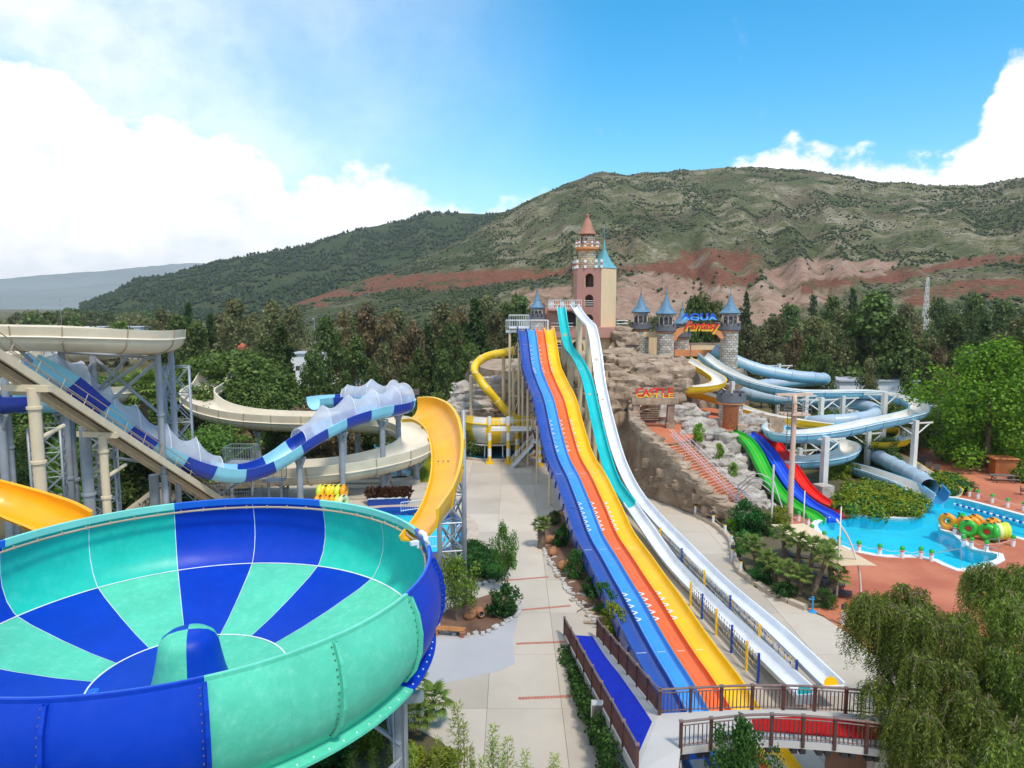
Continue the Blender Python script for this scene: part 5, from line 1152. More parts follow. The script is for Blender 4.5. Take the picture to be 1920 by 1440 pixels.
# red stair with pink rails
S0, S1 = G(1268, 829, 5.4), G(1393, 958, 0); SL0, SR0 = G(1247, 834, 5.4), G(1290, 827, 5.4); SL1, SR1 = G(1370, 968, 0), G(1414, 948, 0)
stc = thing('stairway', 'red stone stairway with pale rails climbing to the castle gate', 'stairs', (S1.x, S1.y, 0)); NSt = 26
for k in range(NSt):
    t0, t1 = k / NSt, (k + 1) / NSt; z = 5.4 * (1 - t0) - 5.4 / NSt
    if 11 <= k <= 12: pass
    q = [SL0.lerp(SL1, t0), SR0.lerp(SR1, t0), SR0.lerp(SR1, t1), SL0.lerp(SL1, t1)]
    s_ = MB().prism([(p.x, p.y) for p in q], -.2, z).build('step', 'steps_red', stc)
    a, b = SL0.lerp(SL1, t1), SR0.lerp(SR1, t1); MB().bar(V((a.x, a.y, z + .003)), V((b.x, b.y, z + .003)), .09, .05).build('nosing', 'step_edge', s_)
for f in (.40, .50, .84):
    a = SL0.lerp(SR0, f); b = SL1.lerp(SR1, f); a = V((a.x, a.y, 5.4)); b = V((b.x, b.y, .1))
    for h in (.5, .95): MB().tube([a + V((0, 0, h)) + (a - b).normalized() * .8, b + V((0, 0, h))], .03, 5).build('handrail', 'rail_pink', stc)
    for k in range(12): p = a.lerp(b, k / 11); MB().tube([p, p + V((0, 0, .95))], .03, 5).build('rail_post', 'rail_pink', stc)
# CASTLE gate
gate = thing('castle_gate', 'rough stone gateway under red and yellow letters at the top of the red stair', 'gate', G(1225, 800, 5.4))
gy = 83.2
for u0, u1, v0, v1 in ((1187, 1198, 757, 775), (1188, 1197, 775, 793), (1252, 1263, 757, 775), (1251, 1262, 775, 791), (1249, 1263, 791, 806)):
    a, b = D(u0, v0, gy), D(u1, v1, gy); MB().rock((a + b) / 2, (abs(b.x - a.x) * 1.15, .8, abs(a.z - b.z) * 1.08), u0 + v0, 0, 5, .06, .9).build('pillar_stone', 'castle_pink' if 0 else 'rock_tan', gate, smooth=True, auto=35)
for u0, u1 in ((1185, 1212), (1211, 1237), (1236, 1269)):
    a, b = D(u0, 746, gy), D(u1, 757, gy); MB().rock((a + b) / 2, (abs(b.x - a.x) * 1.1, 1.1, abs(a.z - b.z) * 1.15), u0, 0, 5, .06, .9).build('lintel_stone', 'rock_tan', gate, smooth=True, auto=35)
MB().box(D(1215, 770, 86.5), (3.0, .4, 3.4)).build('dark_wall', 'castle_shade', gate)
for r_ in range(8): MB().box(D(1215, 757 + r_ * 4.2, 86.2), (2.8, .1, .16)).build('wall_course', 'rock_brown', gate)
lx = [1199, 1211, 1221, 1231, 1246, 1257]
for ch, u in zip('CASTLE', lx):
    p = D(u, 738.5, gy - .2); big = 1.25 if ch in 'CTLE' else 1.0
    letter('lettering', ch, 1.15 * big, 'sign_red', Matrix.Translation(p + V((0, 0, .12))) @ Matrix.Rotation(pi / 2, 4, 'X'), gate, .08, 0, .03)
    m = letter('lettering', ch, 1.15 * big, 'sign_yellow', Matrix.Translation(p + V((0, -.1, -.06))) @ Matrix.Rotation(pi / 2, 4, 'X') @ Matrix.Scale(.55, 4, (0, 1, 0)) @ Matrix.Translation((0, -.28, 0)), gate, .04, 0, .0)
    MB().bar(p + V((0, .05, -.95)), p + V((0, .05, -.3)), .05, .05).build('letter_stay', 'sign_yellow', gate)
# ------------------------------------------------------------------ brick towers with slate cones
def brick_wall(parent, c, r, z0, z1, seed, bh=.34, bl=.52, taper=0.0, name='bricks', mats=None):
    rg = random.Random(seed); MB().lathe([(r, z0), (r - taper, z1)], c, 28).build('wall_core', 'mortar', parent, smooth=True)
    m = MB(); nrow = int((z1 - z0) / bh); c = V(c)
    for j in range(nrow):
        rr = r - taper * j / nrow; nb = int(2 * pi * rr / bl); da = 2 * pi / nb; o = (j % 2) * .5 * da
        for i in range(nb):
            a = o + i * da; g = .06 / rr; ro = rr + .05 + rg.uniform(-.015, .03); z = z0 + j * bh; vs = []
            for zz in (z + .025, z + bh - .025):
                for aa, q in ((a + g / 2, rr - .01), (a + g / 2, ro), (a + da - g / 2, ro), (a + da - g / 2, rr - .01)): vs.append(c + V((q * cos(aa), q * sin(aa), zz)))
            m.add(vs, [(1, 2, 6, 5), (0, 1, 5, 4), (2, 3, 7, 6), (4, 5, 6, 7), (0, 3, 2, 1)], rg.choice((0, 0, 1, 1, 2, 3, 3, 4)))
    m.build(name, mats or ['brick%d' % i for i in range(5)], parent, kind='stuff')
def crenels(parent, c, r, z0, z1, n=12, mat='crenel', gap=.35):
    MB().lathe([(r * .92, z0 - .1), (r, z0 + .05), (r, z1), (r - .22, z1), (r - .22, z0 + .1)], c, 28).build('parapet', mat, parent)
    for i in range(n):
        a = 2 * pi * (i + .5) / n; da = 2 * pi / n * (1 - gap) / 2; m = MB().lathe([(r + .002, z1 - .02), (r + .002, z1 + .38), (r - .22, z1 + .38), (r - .22, z1 - .02)], c, 3, a - da, a + da); m.build('merlon', mat, parent)
def arch_open(parent, c, a, r, z, w, h, mat='castle_dark'):
    d = V((cos(a), sin(a), 0)); t = V((-d.y, d.x, 0)); pts = [(-w / 2, 0), (w / 2, 0)] + [(w / 2 * cos(q), h - w / 2 + w / 2 * sin(q)) for q in [pi * k / 8 for k in range(9)]]
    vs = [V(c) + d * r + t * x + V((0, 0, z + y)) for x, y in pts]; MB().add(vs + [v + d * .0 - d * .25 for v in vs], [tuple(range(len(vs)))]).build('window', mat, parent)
    vs2 = [V(c) + d * (r + .05) + t * x * 1.25 + V((0, 0, z + (y - h / 2) * 1.12 + h / 2)) for x, y in pts]; n = len(vs); MB().add(vs + vs2, [(i, (i + 1) % n, n + (i + 1) % n, n + i) for i in range(n)]).build('window_surround', 'brick3', parent)
def cone_tower(u, Y, vbase, vpar, vdrum, vroof, vtip, wpx, label, rpx, roof='roof_slate', drum_w=None):
    c = D(u, vpar, Y); k = Y / F; z = lambda v: D(u, v, Y).z; r = wpx * k / 2; cc = (c.x, Y, 0)
    t = thing('castle_tower', label, 'tower', (c.x, Y, z(vbase)))
    brick_wall(t, cc, r, z(vbase), z(vpar) - .1, int(u)); MB().lathe([(r + .05, z(vpar) - .25), (r + .25, z(vpar) - .05), (r + .25, z(vpar))], cc, 28).build('corbel', 'orange_trim', t)
    crenels(t, cc, r + .35, z(vpar), z(vpar) + (z(vdrum) - z(vpar)) * .35 + .25)
    dr = (drum_w or wpx * .82) * k / 2; brick_wall(t, cc, dr, z(vpar), z(vroof), int(u) + 5, .3, .42)
    for a in (-1.75, -1.05, -2.5): arch_open(t, cc, a, dr + .06, z(vdrum) - .2, .55, (z(vroof) - z(vdrum)) * .8)
    for a in (-1.4, -2.12): MB().lathe([(0, 0), (.3, 0)], (0, 0, 0), 14).mesh
    R = rpx * k / 2; hz = z(vtip) - z(vroof); prof = [(R * .9, z(vroof) - .22), (R, z(vroof) - .05), (R * .98, z(vroof)), (R * .72, z(vroof) + hz * .16), (R * .48, z(vroof) + hz * .36), (R * .30, z(vroof) + hz * .6), (R * .14, z(vroof) + hz * .88), (.10, z(vroof) + hz)]
    rf = MB().lathe(prof, cc, 16).build('roof', roof, t, smooth=False); MB().lathe([(R * .9, z(vroof) - .22), (dr, z(vroof) - .12)], cc, 16).build('eave', 'castle_dark', rf)
    MB().lathe([(.1, 0), (.16, .12), (.05, .3), (.03, .9), (.1, 1.0), (.015, 1.15), (.01, 1.9)], (c.x, Y, z(vtip)), 8).build('finial', 'roof_slate', rf, smooth=True)
    return t
cone_tower(1201, 104, 682, 617, 603, 584, 553, 30, 'brick tower with slate cone roof nearest the pink castle, right of the white slide', 37)
cone_tower(1248, 101, 692, 621, 607, 587, 553, 30, 'brick tower with slate cone roof just left of the park name sign', 40)
cone_tower(1278, 110, 660, 632, 622, 606, 579, 26, 'small brick tower with slate cone roof half hidden behind the park name sign', 32)
cone_tower(1368, 104, 690, 619, 605, 586, 554, 31, 'brick tower with slate cone roof right of the park name sign', 39)
cone_tower(1007, 101, 640, 600, 592, 576, 547, 24, 'small brick tower with slate cone roof left of the castle balcony', 27)
# bridge walls between the towers and sign brackets
lk = thing('castle_wall', 'low pink and orange castle walls linking the cone roofed towers', 'wall', (D(1300, 665, 108).x, 108, 10.6))
for u0, u1, v0, v1, Y, mt in ((1206, 1233, 622, 632, 103, 'castle_cream'), (1216, 1236, 633, 668, 106, 'castle_cream'), (1288, 1352, 648, 668, 111, 'castle_cream'), (1284, 1350, 643, 650, 113, 'rock_tan'), (1262, 1352, 656, 668, 107, 'orange_trim'), (1160, 1188, 655, 680, 104, 'castle_cream')):
    a, b = D(u0, v0, Y), D(u1, v1, Y); MB().box((a + b) / 2, (abs(b.x - a.x), .5, abs(a.z - b.z))).build('wall_panel', mt, lk)
for u in (1246, 1265, 1295, 1211): p = D(u, 650, 103.5); MB().tube([p + V((0, 0, -1.4)), p + V((0, 0, .6))], .09, 6).build('post', 'castle_red', lk)
for k in range(14): p = D(1140 + k * 3.4, 674, 101); MB().box(p, (.16, .06, .85)).build('fence_picket', 'sign_red' if k % 2 else 'white_paint', lk)
MB().bar(D(1138, 670, 101), D(1188, 668, 101), .06, .08).build('fence_rail', 'sign_red', lk); MB().bar(D(1138, 677, 101), D(1188, 676, 101), .06, .08).build('fence_rail', 'white_paint', lk)
sg = thing('park_sign', 'blue and red lettered park name sign hung between two castle towers', 'sign', (D(1315, 600, 102).x, 102, 10.6))
def scroll(us, side):
    pts = [D(u, v, 102.5) for u, v in us]; k = len(pts); MB().add(pts + [p + V((0, .5, 0)) for p in pts], [tuple(range(k)), tuple(range(2 * k - 1, k - 1, -1))] + [(i, (i + 1) % k, k + (i + 1) % k, k + i) for i in range(k)]).build('bracket', 'orange_trim', sg)
scroll([(1262, 632), (1264, 622), (1272, 616), (1280, 614), (1288, 612), (1288, 622), (1280, 624), (1272, 630), (1268, 638), (1263, 640)], 1)
scroll([(1357, 632), (1352, 622), (1342, 617), (1334, 616), (1328, 615), (1328, 622), (1338, 624), (1346, 629), (1350, 634), (1356, 636)], -1)
MB().tube([D(1282, 606, 102.6), D(1315, 603, 102.6), D(1350, 606, 102.6)], .08, 6).build('frame_bar', 'steel_dark', sg)
for u in (1295, 1312, 1330): MB().tube([D(u, 618, 102.6), D(u, 594, 102.6)], .05, 5).build('frame_bar', 'steel_dark', sg)
sRX = Matrix.Rotation(pi / 2, 4, 'X')
letter('lettering', 'AQUA', 1.75, 'sign_blue', Matrix.Translation(D(1311, 594, 102.3)) @ sRX @ Matrix.Scale(.72, 4, (0, 1, 0)), sg, .12, 0, .05)
letter('lettering', 'AQUA', 1.75, 'sign_cyan', Matrix.Translation(D(1311, 597.5, 102.15)) @ sRX @ Matrix.Scale(.38, 4, (0, 1, 0)), sg, .03, 0, .03)
letter('lettering', 'Fantasy', 1.9, 'sign_yellow', Matrix.Translation(D(1315, 613, 102.3)) @ sRX @ Matrix.Scale(.85, 4, (1, 0, 0)), sg, .12, .25, .05)
letter('lettering', 'Fantasy', 1.9, 'sign_red', Matrix.Translation(D(1315, 610.5, 102.12)) @ sRX @ Matrix.Scale(.85, 4, (1, 0, 0)) @ Matrix.Scale(.8, 4, (0, 1, 0)), sg, .03, .25, .03)
# round door tower on the lower terrace
dt = thing('door_tower', 'small round stone tower with tall wooden door and grey battlements', 'tower', G(1368, 806, 5.4)); dcx, dcy = D(1369, 800, 83.5).x, 83.5
brick_wall(dt, (dcx, dcy, 0), 1.32, 5.3, 8.25, 31, .36, .5); MB().lathe([(1.4, 8.2), (1.62, 8.35), (1.62, 8.5)], (dcx, dcy, 0), 28).build('corbel', 'orange_trim', dt); crenels(dt, (dcx, dcy, 0), 1.68, 8.5, 9.3, 10)
for k in range(7):
    a = -pi / 2 - .3 + (k - 3) * .19 ; r = 1.44; MB().box((dcx + r * cos(a), dcy + r * sin(a), 6.75), (.04, .255, 2.8), a).build('door_plank', 'wood_door', dt)
for z in (5.9, 7.4): MB().lathe([(1.475, z), (1.475, z + .12)], (dcx, dcy, 0), 8, -pi / 2 - .97, -pi / 2 + .37).build('door_strap', 'wood_door', dt)
# ------------------------------------------------------------------ main castle
cas = thing('castle', 'pink and cream castle with tall arched tower and red brown spire', 'castle', (D(1100, 640, 104).x, 104, 10.6))
def wall_open(parent, a, b, z0, z1, openings, mat, name='wall', th=.3, dark='castle_shade'):
    """wall a->b in plan with arched openings (s, z, w, h)"""
    a, b = V((a[0], a[1], 0)), V((b[0], b[1], 0)); d = (b - a).normalized(); L = (b - a).length; n = V((d.y, -d.x, 0))
    outer = [V((0, z0, 0)), V((L, z0, 0)), V((L, z1, 0)), V((0, z1, 0))]; holes = []
    for s, z, w, h in openings: holes.append([V((s - w / 2, z, 0)), V((s + w / 2, z, 0))] + [V((s + w / 2 * cos(q), z + h - w / 2 + w / 2 * sin(q), 0)) for q in [pi * k / 10 for k in range(11)]])
    loops = [outer] + holes; flat = [p for l in loops for p in l]; tr = tessellate_polygon(loops); W = lambda p, o=0: a + d * p.x + V((0, 0, p.y)) - n * o
    m = MB().add([W(p) for p in flat], tr)
    for h in holes:
        k = len(h); m.add([W(p) for p in h] + [W(p, th) for p in h], [(i, (i + 1) % k, k + (i + 1) % k, k + i) for i in range(k)], 1)
    o = m.build(name, [mat, 'castle_cream'], parent)
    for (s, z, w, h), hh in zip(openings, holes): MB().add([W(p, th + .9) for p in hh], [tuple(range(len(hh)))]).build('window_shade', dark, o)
    return W
Y0 = 103.0; zz = lambda v, Y=103: D(1100, v, Y).z
A_, B_, C_, D_ = D(1075, 560, 107).xy, D(1082, 560, 104.2).xy, D(1127, 560, 102.6).xy, D(1155, 560, 105.6).xy; E_ = (D_[0] - .6, 109.5); F_ = (A_[0] + .5, 110.5)
zt = zz(503); zb = zz(615); hw = .5 * (V(C_) - V(B_)).length
op = [(hw, zz(538), 1.35, 1.95), (hw, zz(575), 1.35, 1.75), (hw, zz(612), 1.35, 1.75)]
W = wall_open(cas, B_, C_, zb, zt, op, 'castle_pink', 'tower_front')
wall_open(cas, A_, B_, zb, zt, [(1.3, zz(540), .9, 2.0)], 'castle_pink', 'tower_side')
MB().add([(*C_, zb), (*D_, zb), (*D_, zt), (*C_, zt), (*E_, zb), (*E_, zt), (*F_, zb), (*F_, zt), (*A_, zb), (*A_, zt)], [(0, 1, 2, 3), (1, 4, 5, 2), (4, 6, 7, 5), (6, 8, 9, 7)]).build('tower_flank', 'castle_cream', cas)
MB().prism([A_, B_, C_, D_, E_, F_], zt - .05, zt + .12).build('tower_cap', 'castle_pink', cas)
for (s, z, w, h) in op[1:]:
    for q in (.25, .55, .85):
        a = W(V((s - w / 2, z + q, 0)), .1); b = W(V((s + w / 2, z + q, 0)), .1); MB().bar(a, b, .05, .08).build('window_rail', 'white_paint', cas)
def posts(c, r, z, n, h, a0=0):
    for i in range(n):
        a = a0 + 2 * pi * i / n
        for s in range(4): MB().box((c[0] + r * cos(a), c[1] + r * sin(a), z + h * (s + .5) / 4), (.26, .26, h / 4), a).build('battlement', 'castle_red' if s % 2 else 'white_paint', cas)
tcx, tcy = D(1101, 480, 105.5).x, 105.5; CST = ['castle_stone', 'castle_cream', 'brick0', 'castle_stone', 'brick1']
brick_wall(cas, (tcx, tcy, 0), 1.22, zt, zz(468), 61, .32, .5, mats=CST)
for f in (.05, .3, .55, .8): p = V(B_).lerp(V(C_), f * 1.0); q = .28
for pnt in (V(A_), V(A_).lerp(V(B_), .5), V(B_), V(C_), V(B_).lerp(V(C_), .33), V(B_).lerp(V(C_), .78)):
    for s in range(3): MB().box((pnt.x, pnt.y, zt + .25 + .4 * s), (.32, .32, .4)).build('battlement', 'castle_red' if s % 2 else 'white_paint', cas)
MB().lathe([(1.25, zz(470)), (1.75, zz(465)), (1.75, zz(461)), (1.2, zz(461))], (tcx, tcy, 0), 16).build('balcony', 'orange_trim', cas); posts((tcx, tcy), 1.6, zz(461), 10, 1.0)
brick_wall(cas, (tcx, tcy, 0), .98, zz(461), zz(437), 62, .3, .4, mats=CST)
for a in (-1.2, -1.9, -.5, -2.6): arch_open(cas, (tcx, tcy, 0), a, 1.02, zz(454), .42, 1.05)
MB().lathe([(1.02, zz(437) - .1), (1.32, zz(436)), (1.22, zz(433.5)), (.88, zz(427)), (.68, zz(420)), (.54, zz(412)), (.30, zz(407)), (.22, zz(402)), (.30, zz(400)), (.05, zz(397)), (.03, zz(362))], (tcx, tcy, 0), 18).build('spire', 'castle_red', cas, smooth=True, auto=40)
rcx, rcy = D(1133, 500, 104.6).x, 104.8
hz = zz(462) - zz(500)
rr_ = [(2.0, 0), (1.35, .22), (.85, .5), (.45, .8), (.18, 1.0)]
m = MB(); base = [V(C_) + (V(C_) - V((rcx, rcy))) * .04, V(D_) + (V(D_) - V((rcx, rcy))) * .06, V((D_[0] - .2, 108.2)), V((C_[0] - 1.9, 107.5)), V((C_[0] - .9, 104.2))]; n = len(base); vs = []
for f, h in ((1, 0), (.66, .24), (.4, .52), (.2, .8), (.07, 1.05)): vs += [V((rcx, rcy)).lerp(b, f).to_3d() + V((0, 0, zt + .1 + h * hz)) for b in base]
m.add(vs, [(j * n + i, j * n + (i + 1) % n, (j + 1) * n + (i + 1) % n, (j + 1) * n + i) for j in range(4) for i in range(n)]); m.lathe([(.2, 0), (.1, .8), (.03, 1.1), (.015, 3.6)], (rcx, rcy, zt + .1 + hz), 8); m.build('flank_roof', 'roof_teal', cas)
# lower block, balcony and arcade
zb2 = zz(633, 101); zb3 = zz(672, 101)
bx = lambda u, Y: D(u, 600, Y).x
wall_open(cas, (bx(1022, 101), 101), (bx(1092, 101), 101), zb2 - .05, zz(575, 101), [(3.35, zz(612, 101), 2.9, 2.1)], 'castle_pink', 'balcony_wall', dark='castle_dark')
wall_open(cas, (bx(1016, 103), 104.5), (bx(1022, 101), 101), zb2 - .05, zz(570, 101), [(1.8, zz(612, 101), 1.2, 2.2)], 'castle_pink', 'side_wall', dark='castle_dark')
MB().prism([(bx(1003, 101), 100.9), (bx(1150, 101), 100.9), (bx(1182, 103), 103), (bx(1182, 106), 108), (bx(1003, 101), 108)], zb2, zz(614, 101)).build('floor_band', 'castle_pink', cas)
wall_open(cas, (bx(1030, 101), 101.1), (bx(1106, 101), 101.1), zb3, zb2, [(1.15, zb3 + .3, 1.5, 2.0), (4.05, zb3 + .3, 1.7, 2.2)], 'castle_cream', 'arcade', dark='castle_shade')
MB().box((bx(1120, 103), 104, (zb3 + zb2) / 2), (4.5, 4, zb2 - zb3)).build('block', 'castle_cream', cas)
MB().prism([(bx(1028, 100), 99.6), (bx(1090, 100), 99.6), (bx(1090, 101), 103), (bx(1028, 101), 103)], zz(579, 100) - .25, zz(579, 100)).build('balcony_floor', 'castle_pink', cas)
bz = zz(579, 100); 
for k in range(15):
    x = bx(1028.5, 99.7) + (bx(1090, 99.7) - bx(1028.5, 99.7)) * k / 14; MB().box((x, 99.65, bz + .6), (.05, .05, 1.2)).build('baluster', 'white_paint', cas)
for z in (.1, .6, 1.2): MB().bar((bx(1028, 99.7), 99.65, bz + z), (bx(1090, 99.7), 99.65, bz + z), .05, .07).build('balcony_rail', 'white_paint', cas)
for k in range(5): MB().box((bx(1034 + k * 10, 99.8), 99.8, bz + .62), (.62, .04, .85)).build('balcony_panel', ['white_paint', 'orange_trim'][k % 2], cas)
for u0, u1, v in ((1033, 1075, 612), (1036, 1055, 652), (1036, 1055, 657), (1156, 1178, 607)):
    for dz in (0, .45): MB().tube([D(u0, v, 100.6) + V((0, 0, dz)), D(u1, v, 100.6) + V((0, 0, dz))], .05, 5).build('rail', 'white_paint', cas)
# outer stair with cream cheek walls
pl = [D(1125, 683, 100), D(1125, 676, 100), D(1150, 640, 101), D(1162, 637, 101), D(1162, 683, 101)]
MB().add(pl + [p + V((0, 1.2, 0)) for p in pl], [(0, 1, 2, 3, 4), (5, 6, 7, 8, 9)] + [(i, (i + 1) % 5, 5 + (i + 1) % 5, 5 + i) for i in range(5)]).build('stair_cheek', 'castle_cream', cas)
for k in range(14): p = D(1122, 674, 101.5).lerp(D(1148, 640, 102.5), k / 14); MB().box(p + V((0, .6, -.1)), (.4, 1.2, .22)).build('stair_step', 'castle_pink', cas)
for k in range(18): p = D(1102 - k * .1, 660 + k * 4, 98 - k * .2); MB().box(p, (1.5, .5, .2)).build('stair_step', 'stone_red', cas)
# launch platform of the racing slide
lp = thing('launch_platform', 'white railed launch platform at the top of the racing slide', 'platform', (D(985, 620, 94).x, 94, 0))
railed_box(lp, V((2.0, 95, 16.3)), 5.6, 3.2, 1.5, 'white_paint'); railed_box(lp, V((.9, 93.2, 16.9)), 2.6, 1.6, 1.6, 'white_paint')
for x, y in ((-.3, 93), (.9, 92.6), (4.5, 95), (-.3, 96)): column(lp, x, y, 0, 16.2, .16, 'cream_steel')
for z in (4, 8, 12): MB().bar((-.3, 93, z), (.9, 92.6, z), .1, .12).build('tie', 'cream_steel', lp); MB().tube([(-.3, 93, z), (.9, 92.6, z + 3.6)], .06, 6).build('brace', 'cream_steel', lp)
# ------------------------------------------------------------------ sky-blue and yellow flumes, rainbow slide, mast, pool furniture
b1 = track([(1312, 672, 104), (1340, 694, 102), (1380, 716, 99), (1440, 736, 96), (1505, 746, 95), (1560, 746, 95), (1610, 744, 96), (1660, 750, 95), (1702, 762, 93), (1722, 774, 90), (1718, 785, 87), (1688, 793, 84), (1645, 802, 81), (1590, 815, 78), (1540, 824, 76), (1490, 828, 75), (1464, 822, 75.5), (1450, 814, 78), (1458, 812, 82), (1490, 824, 86), (1550, 836, 87), (1588, 846, 85), (1590, 858, 81.5), (1562, 868, 78.5), (1510, 873, 77), (1465, 868, 77), (1445, 862, 79.5), (1470, 866, 84), (1540, 876, 85.5), (1600, 888, 82), (1650, 911, 78), (1700, 938, 73.5), (1728, 957, 69.5)], -.1)
blu = thing('open_flume', 'sky blue open flume with pale inside coiling in wide loops to the pool', 'water slide', (b1[-1].x, b1[-1].y, 0))
for p, q in zip(b1, b1[1:]):
    if q.z > p.z - .01: q.z = p.z - .01
for p in b1: p.z = max(p.z, .02)
chute(blu, b1, *half_pipe(1.08, .9, .25, 12, .1), 3.0, [('flume_white', 'sky_blue')], flange=.05, fmat='sky_blue_dark')
frb = frames(b1)
MB().tube([p + x * 1.2 + y * 1.0 for p, t, x, y in frb], .05, 5).build('edge_pipe', 'white_paint', blu); MB().tube([p - x * 1.2 + y * 1.0 for p, t, x, y in frb], .05, 5).build('edge_pipe', 'white_paint', blu)
b2 = track([(1332, 664, 106), (1370, 684, 105), (1420, 703, 104), (1480, 715, 103), (1528, 720, 103.5), (1545, 722, 107), (1500, 726, 110), (1430, 732, 109), (1390, 738, 106), (1395, 748, 102), (1450, 758, 99.5), (1530, 762, 98.5), (1600, 768, 97), (1638, 780, 94), (1635, 792, 91), (1590, 800, 89.5), (1540, 803, 90), (1520, 806, 92), (1540, 815, 95), (1590, 830, 95), (1620, 850, 91), (1650, 872, 86), (1690, 897, 80), (1722, 920, 75.5), (1742, 936, 72)], 0)
for p, q in zip(b2, b2[1:]):
    if q.z > p.z - .012: q.z = p.z - .012
for p in b2: p.z = max(p.z, .3)
gry = thing('covered_flume', 'grey blue covered tube flume behind the open one, ending in a dark blue mouth', 'water slide', (b2[-1].x, b2[-1].y, 0))
def round_tube(r, n=18): return [(r * .93 * cos(2 * pi * i / n - pi / 2 + .01), r + r * .93 * sin(2 * pi * i / n - pi / 2 + .01)) for i in range(n)], [(r * cos(-2 * pi * i / n - pi / 2), r + r * sin(-2 * pi * i / n - pi / 2)) for i in range(n)]
def tube_run(parent, path, r, sec, mat_top, mat_bot, ring=.06, name='section', inner='sky_blue_dark', n=16):
    L = [0]
    for a, b in zip(path, path[1:]): L.append(L[-1] + (b - a).length)
    ns = max(1, round(L[-1] / sec)); cuts = []; j = 0
    for s in range(ns + 1):
        while j < len(L) - 1 and L[j] < L[-1] * s / ns - 1e-6: j += 1
        cuts.append(j)
    fr = frames(path)
    for c0_, c1_ in zip(cuts, cuts[1:]):
        if c1_ <= c0_: continue
        mb = MB(); vs = []; k = n
        for i in range(c0_, c1_ + 1):
            p, t, x, y = fr[i]; rr = r + (ring if i in (c0_, ) else 0)
            for q in range(n): a = 2 * pi * q / n; vs.append(p + x * rr * cos(a) + y * (r + rr * sin(a)))
        for i in range(c1_ - c0_):
            for q in range(n): mb.f.append((i * k + q, i * k + (q + 1) % k, (i + 1) * k + (q + 1) % k, (i + 1) * k + q)); mb.m.append(0 if q < n // 2 else 1)
        mb.v = [tuple(v) for v in vs]; o = mb.build(name, [mat_top, mat_bot], parent, smooth=True)
        p, t, x, y = fr[c0_]; ringp = [p + x * (r + .03) * cos(a) + y * (r + (r + .03) * sin(a)) for a in [2 * pi * q / 20 for q in range(21)]]; MB().tube(ringp, .05, 4, cap=False).build('joint_ring', mat_bot if mat_bot != 'tube_yellow' else 'tan_out', o)
tube_run(gry, b2, .85, 3.0, 'grey_tube', 'sky_blue')
p, t, x, y = frames(b2)[-1]
mouth = catmull([p, p + t * 1.2 + V((0, 0, -.1)), p + t * 2.4 + V((0, 0, -.25))], .5)
chute(gry, mouth, *half_pipe(1.0, .95, .3, 12, .12), 4, [('sky_blue_dark', 'sky_blue_dark')], flange=0, name='mouth')
y1 = track([(1283, 680, 100), (1303, 693, 98), (1328, 707, 96), (1347, 720, 93.5), (1343, 730, 91), (1310, 736, 89.5), (1272, 736, 90), (1256, 733, 92.5), (1270, 738, 96), (1310, 746, 95), (1350, 757, 93), (1400, 778, 89), (1450, 791, 87), (1520, 802, 86.5), (1575, 808, 88), (1630, 808, 92), (1680, 812, 94), (1700, 820, 92), (1690, 834, 89), (1650, 838, 87.5), (1622, 836, 88.5), (1615, 840, 92), (1650, 856, 92), (1690, 880, 87), (1730, 903, 80), (1765, 922, 75.5), (1786, 938, 72)], -.1)
for p, q in zip(y1, y1[1:]):
    if q.z > p.z - .012: q.z = p.z - .012
for p in y1: p.z = max(p.z, .02)
yel = thing('open_flume', 'yellow open flume with white inside winding below the brick towers', 'water slide', (y1[-1].x, y1[-1].y, 0))
chute(yel, y1, *half_pipe(.85, .75, .2, 12, .1), 3.0, [('flume_white', 'tube_yellow')], flange=.05)
fy = frames(y1)
# white columns with brackets
cst = thing('flume_columns', 'white steel columns with raking brackets carrying the sky blue flumes', 'steel frame', (D(1537, 920, 75.3).x, 75.3, 0))
for u, vt, vf, r in ((1543, 818, 922, .36), (1711, 788, 885, .32), (1625, 808, 872, .3), (1535, 745, 860, .3), (1575, 742, 850, .3), (1652, 735, 858, .34), (1506, 738, 852, .32), (1297, 735, 845, .3), (1369, 715, 840, .3), (1456, 682, 800, .28), (1498, 840, 880, .3), (1580, 760, 845, .28)):
    q = G(u, vf); zt_ = D(u, vt, q.y).z
    c = MB().box((q.x, q.y, zt_ / 2), (r * 1.7, r * 1.7, zt_), .3).build('column', 'steel_white', cst)
    for s in (-1, 1):
        MB().tube([(q.x, q.y, zt_ - 1.9), (q.x + 2.2 * s, q.y + .6, zt_ - .3)], .09, 6).build('raking_bracket', 'steel_white', c); MB().bar((q.x, q.y, zt_ - .35), (q.x + 2.4 * s, q.y + .6, zt_ - .35), .14, .18).build('arm', 'steel_white', c)
q = G(1543, 930); MB().box((q.x, q.y, .6), (1.5, 1.5, 1.2), .3).build('footing', 'rock_grey', cst)
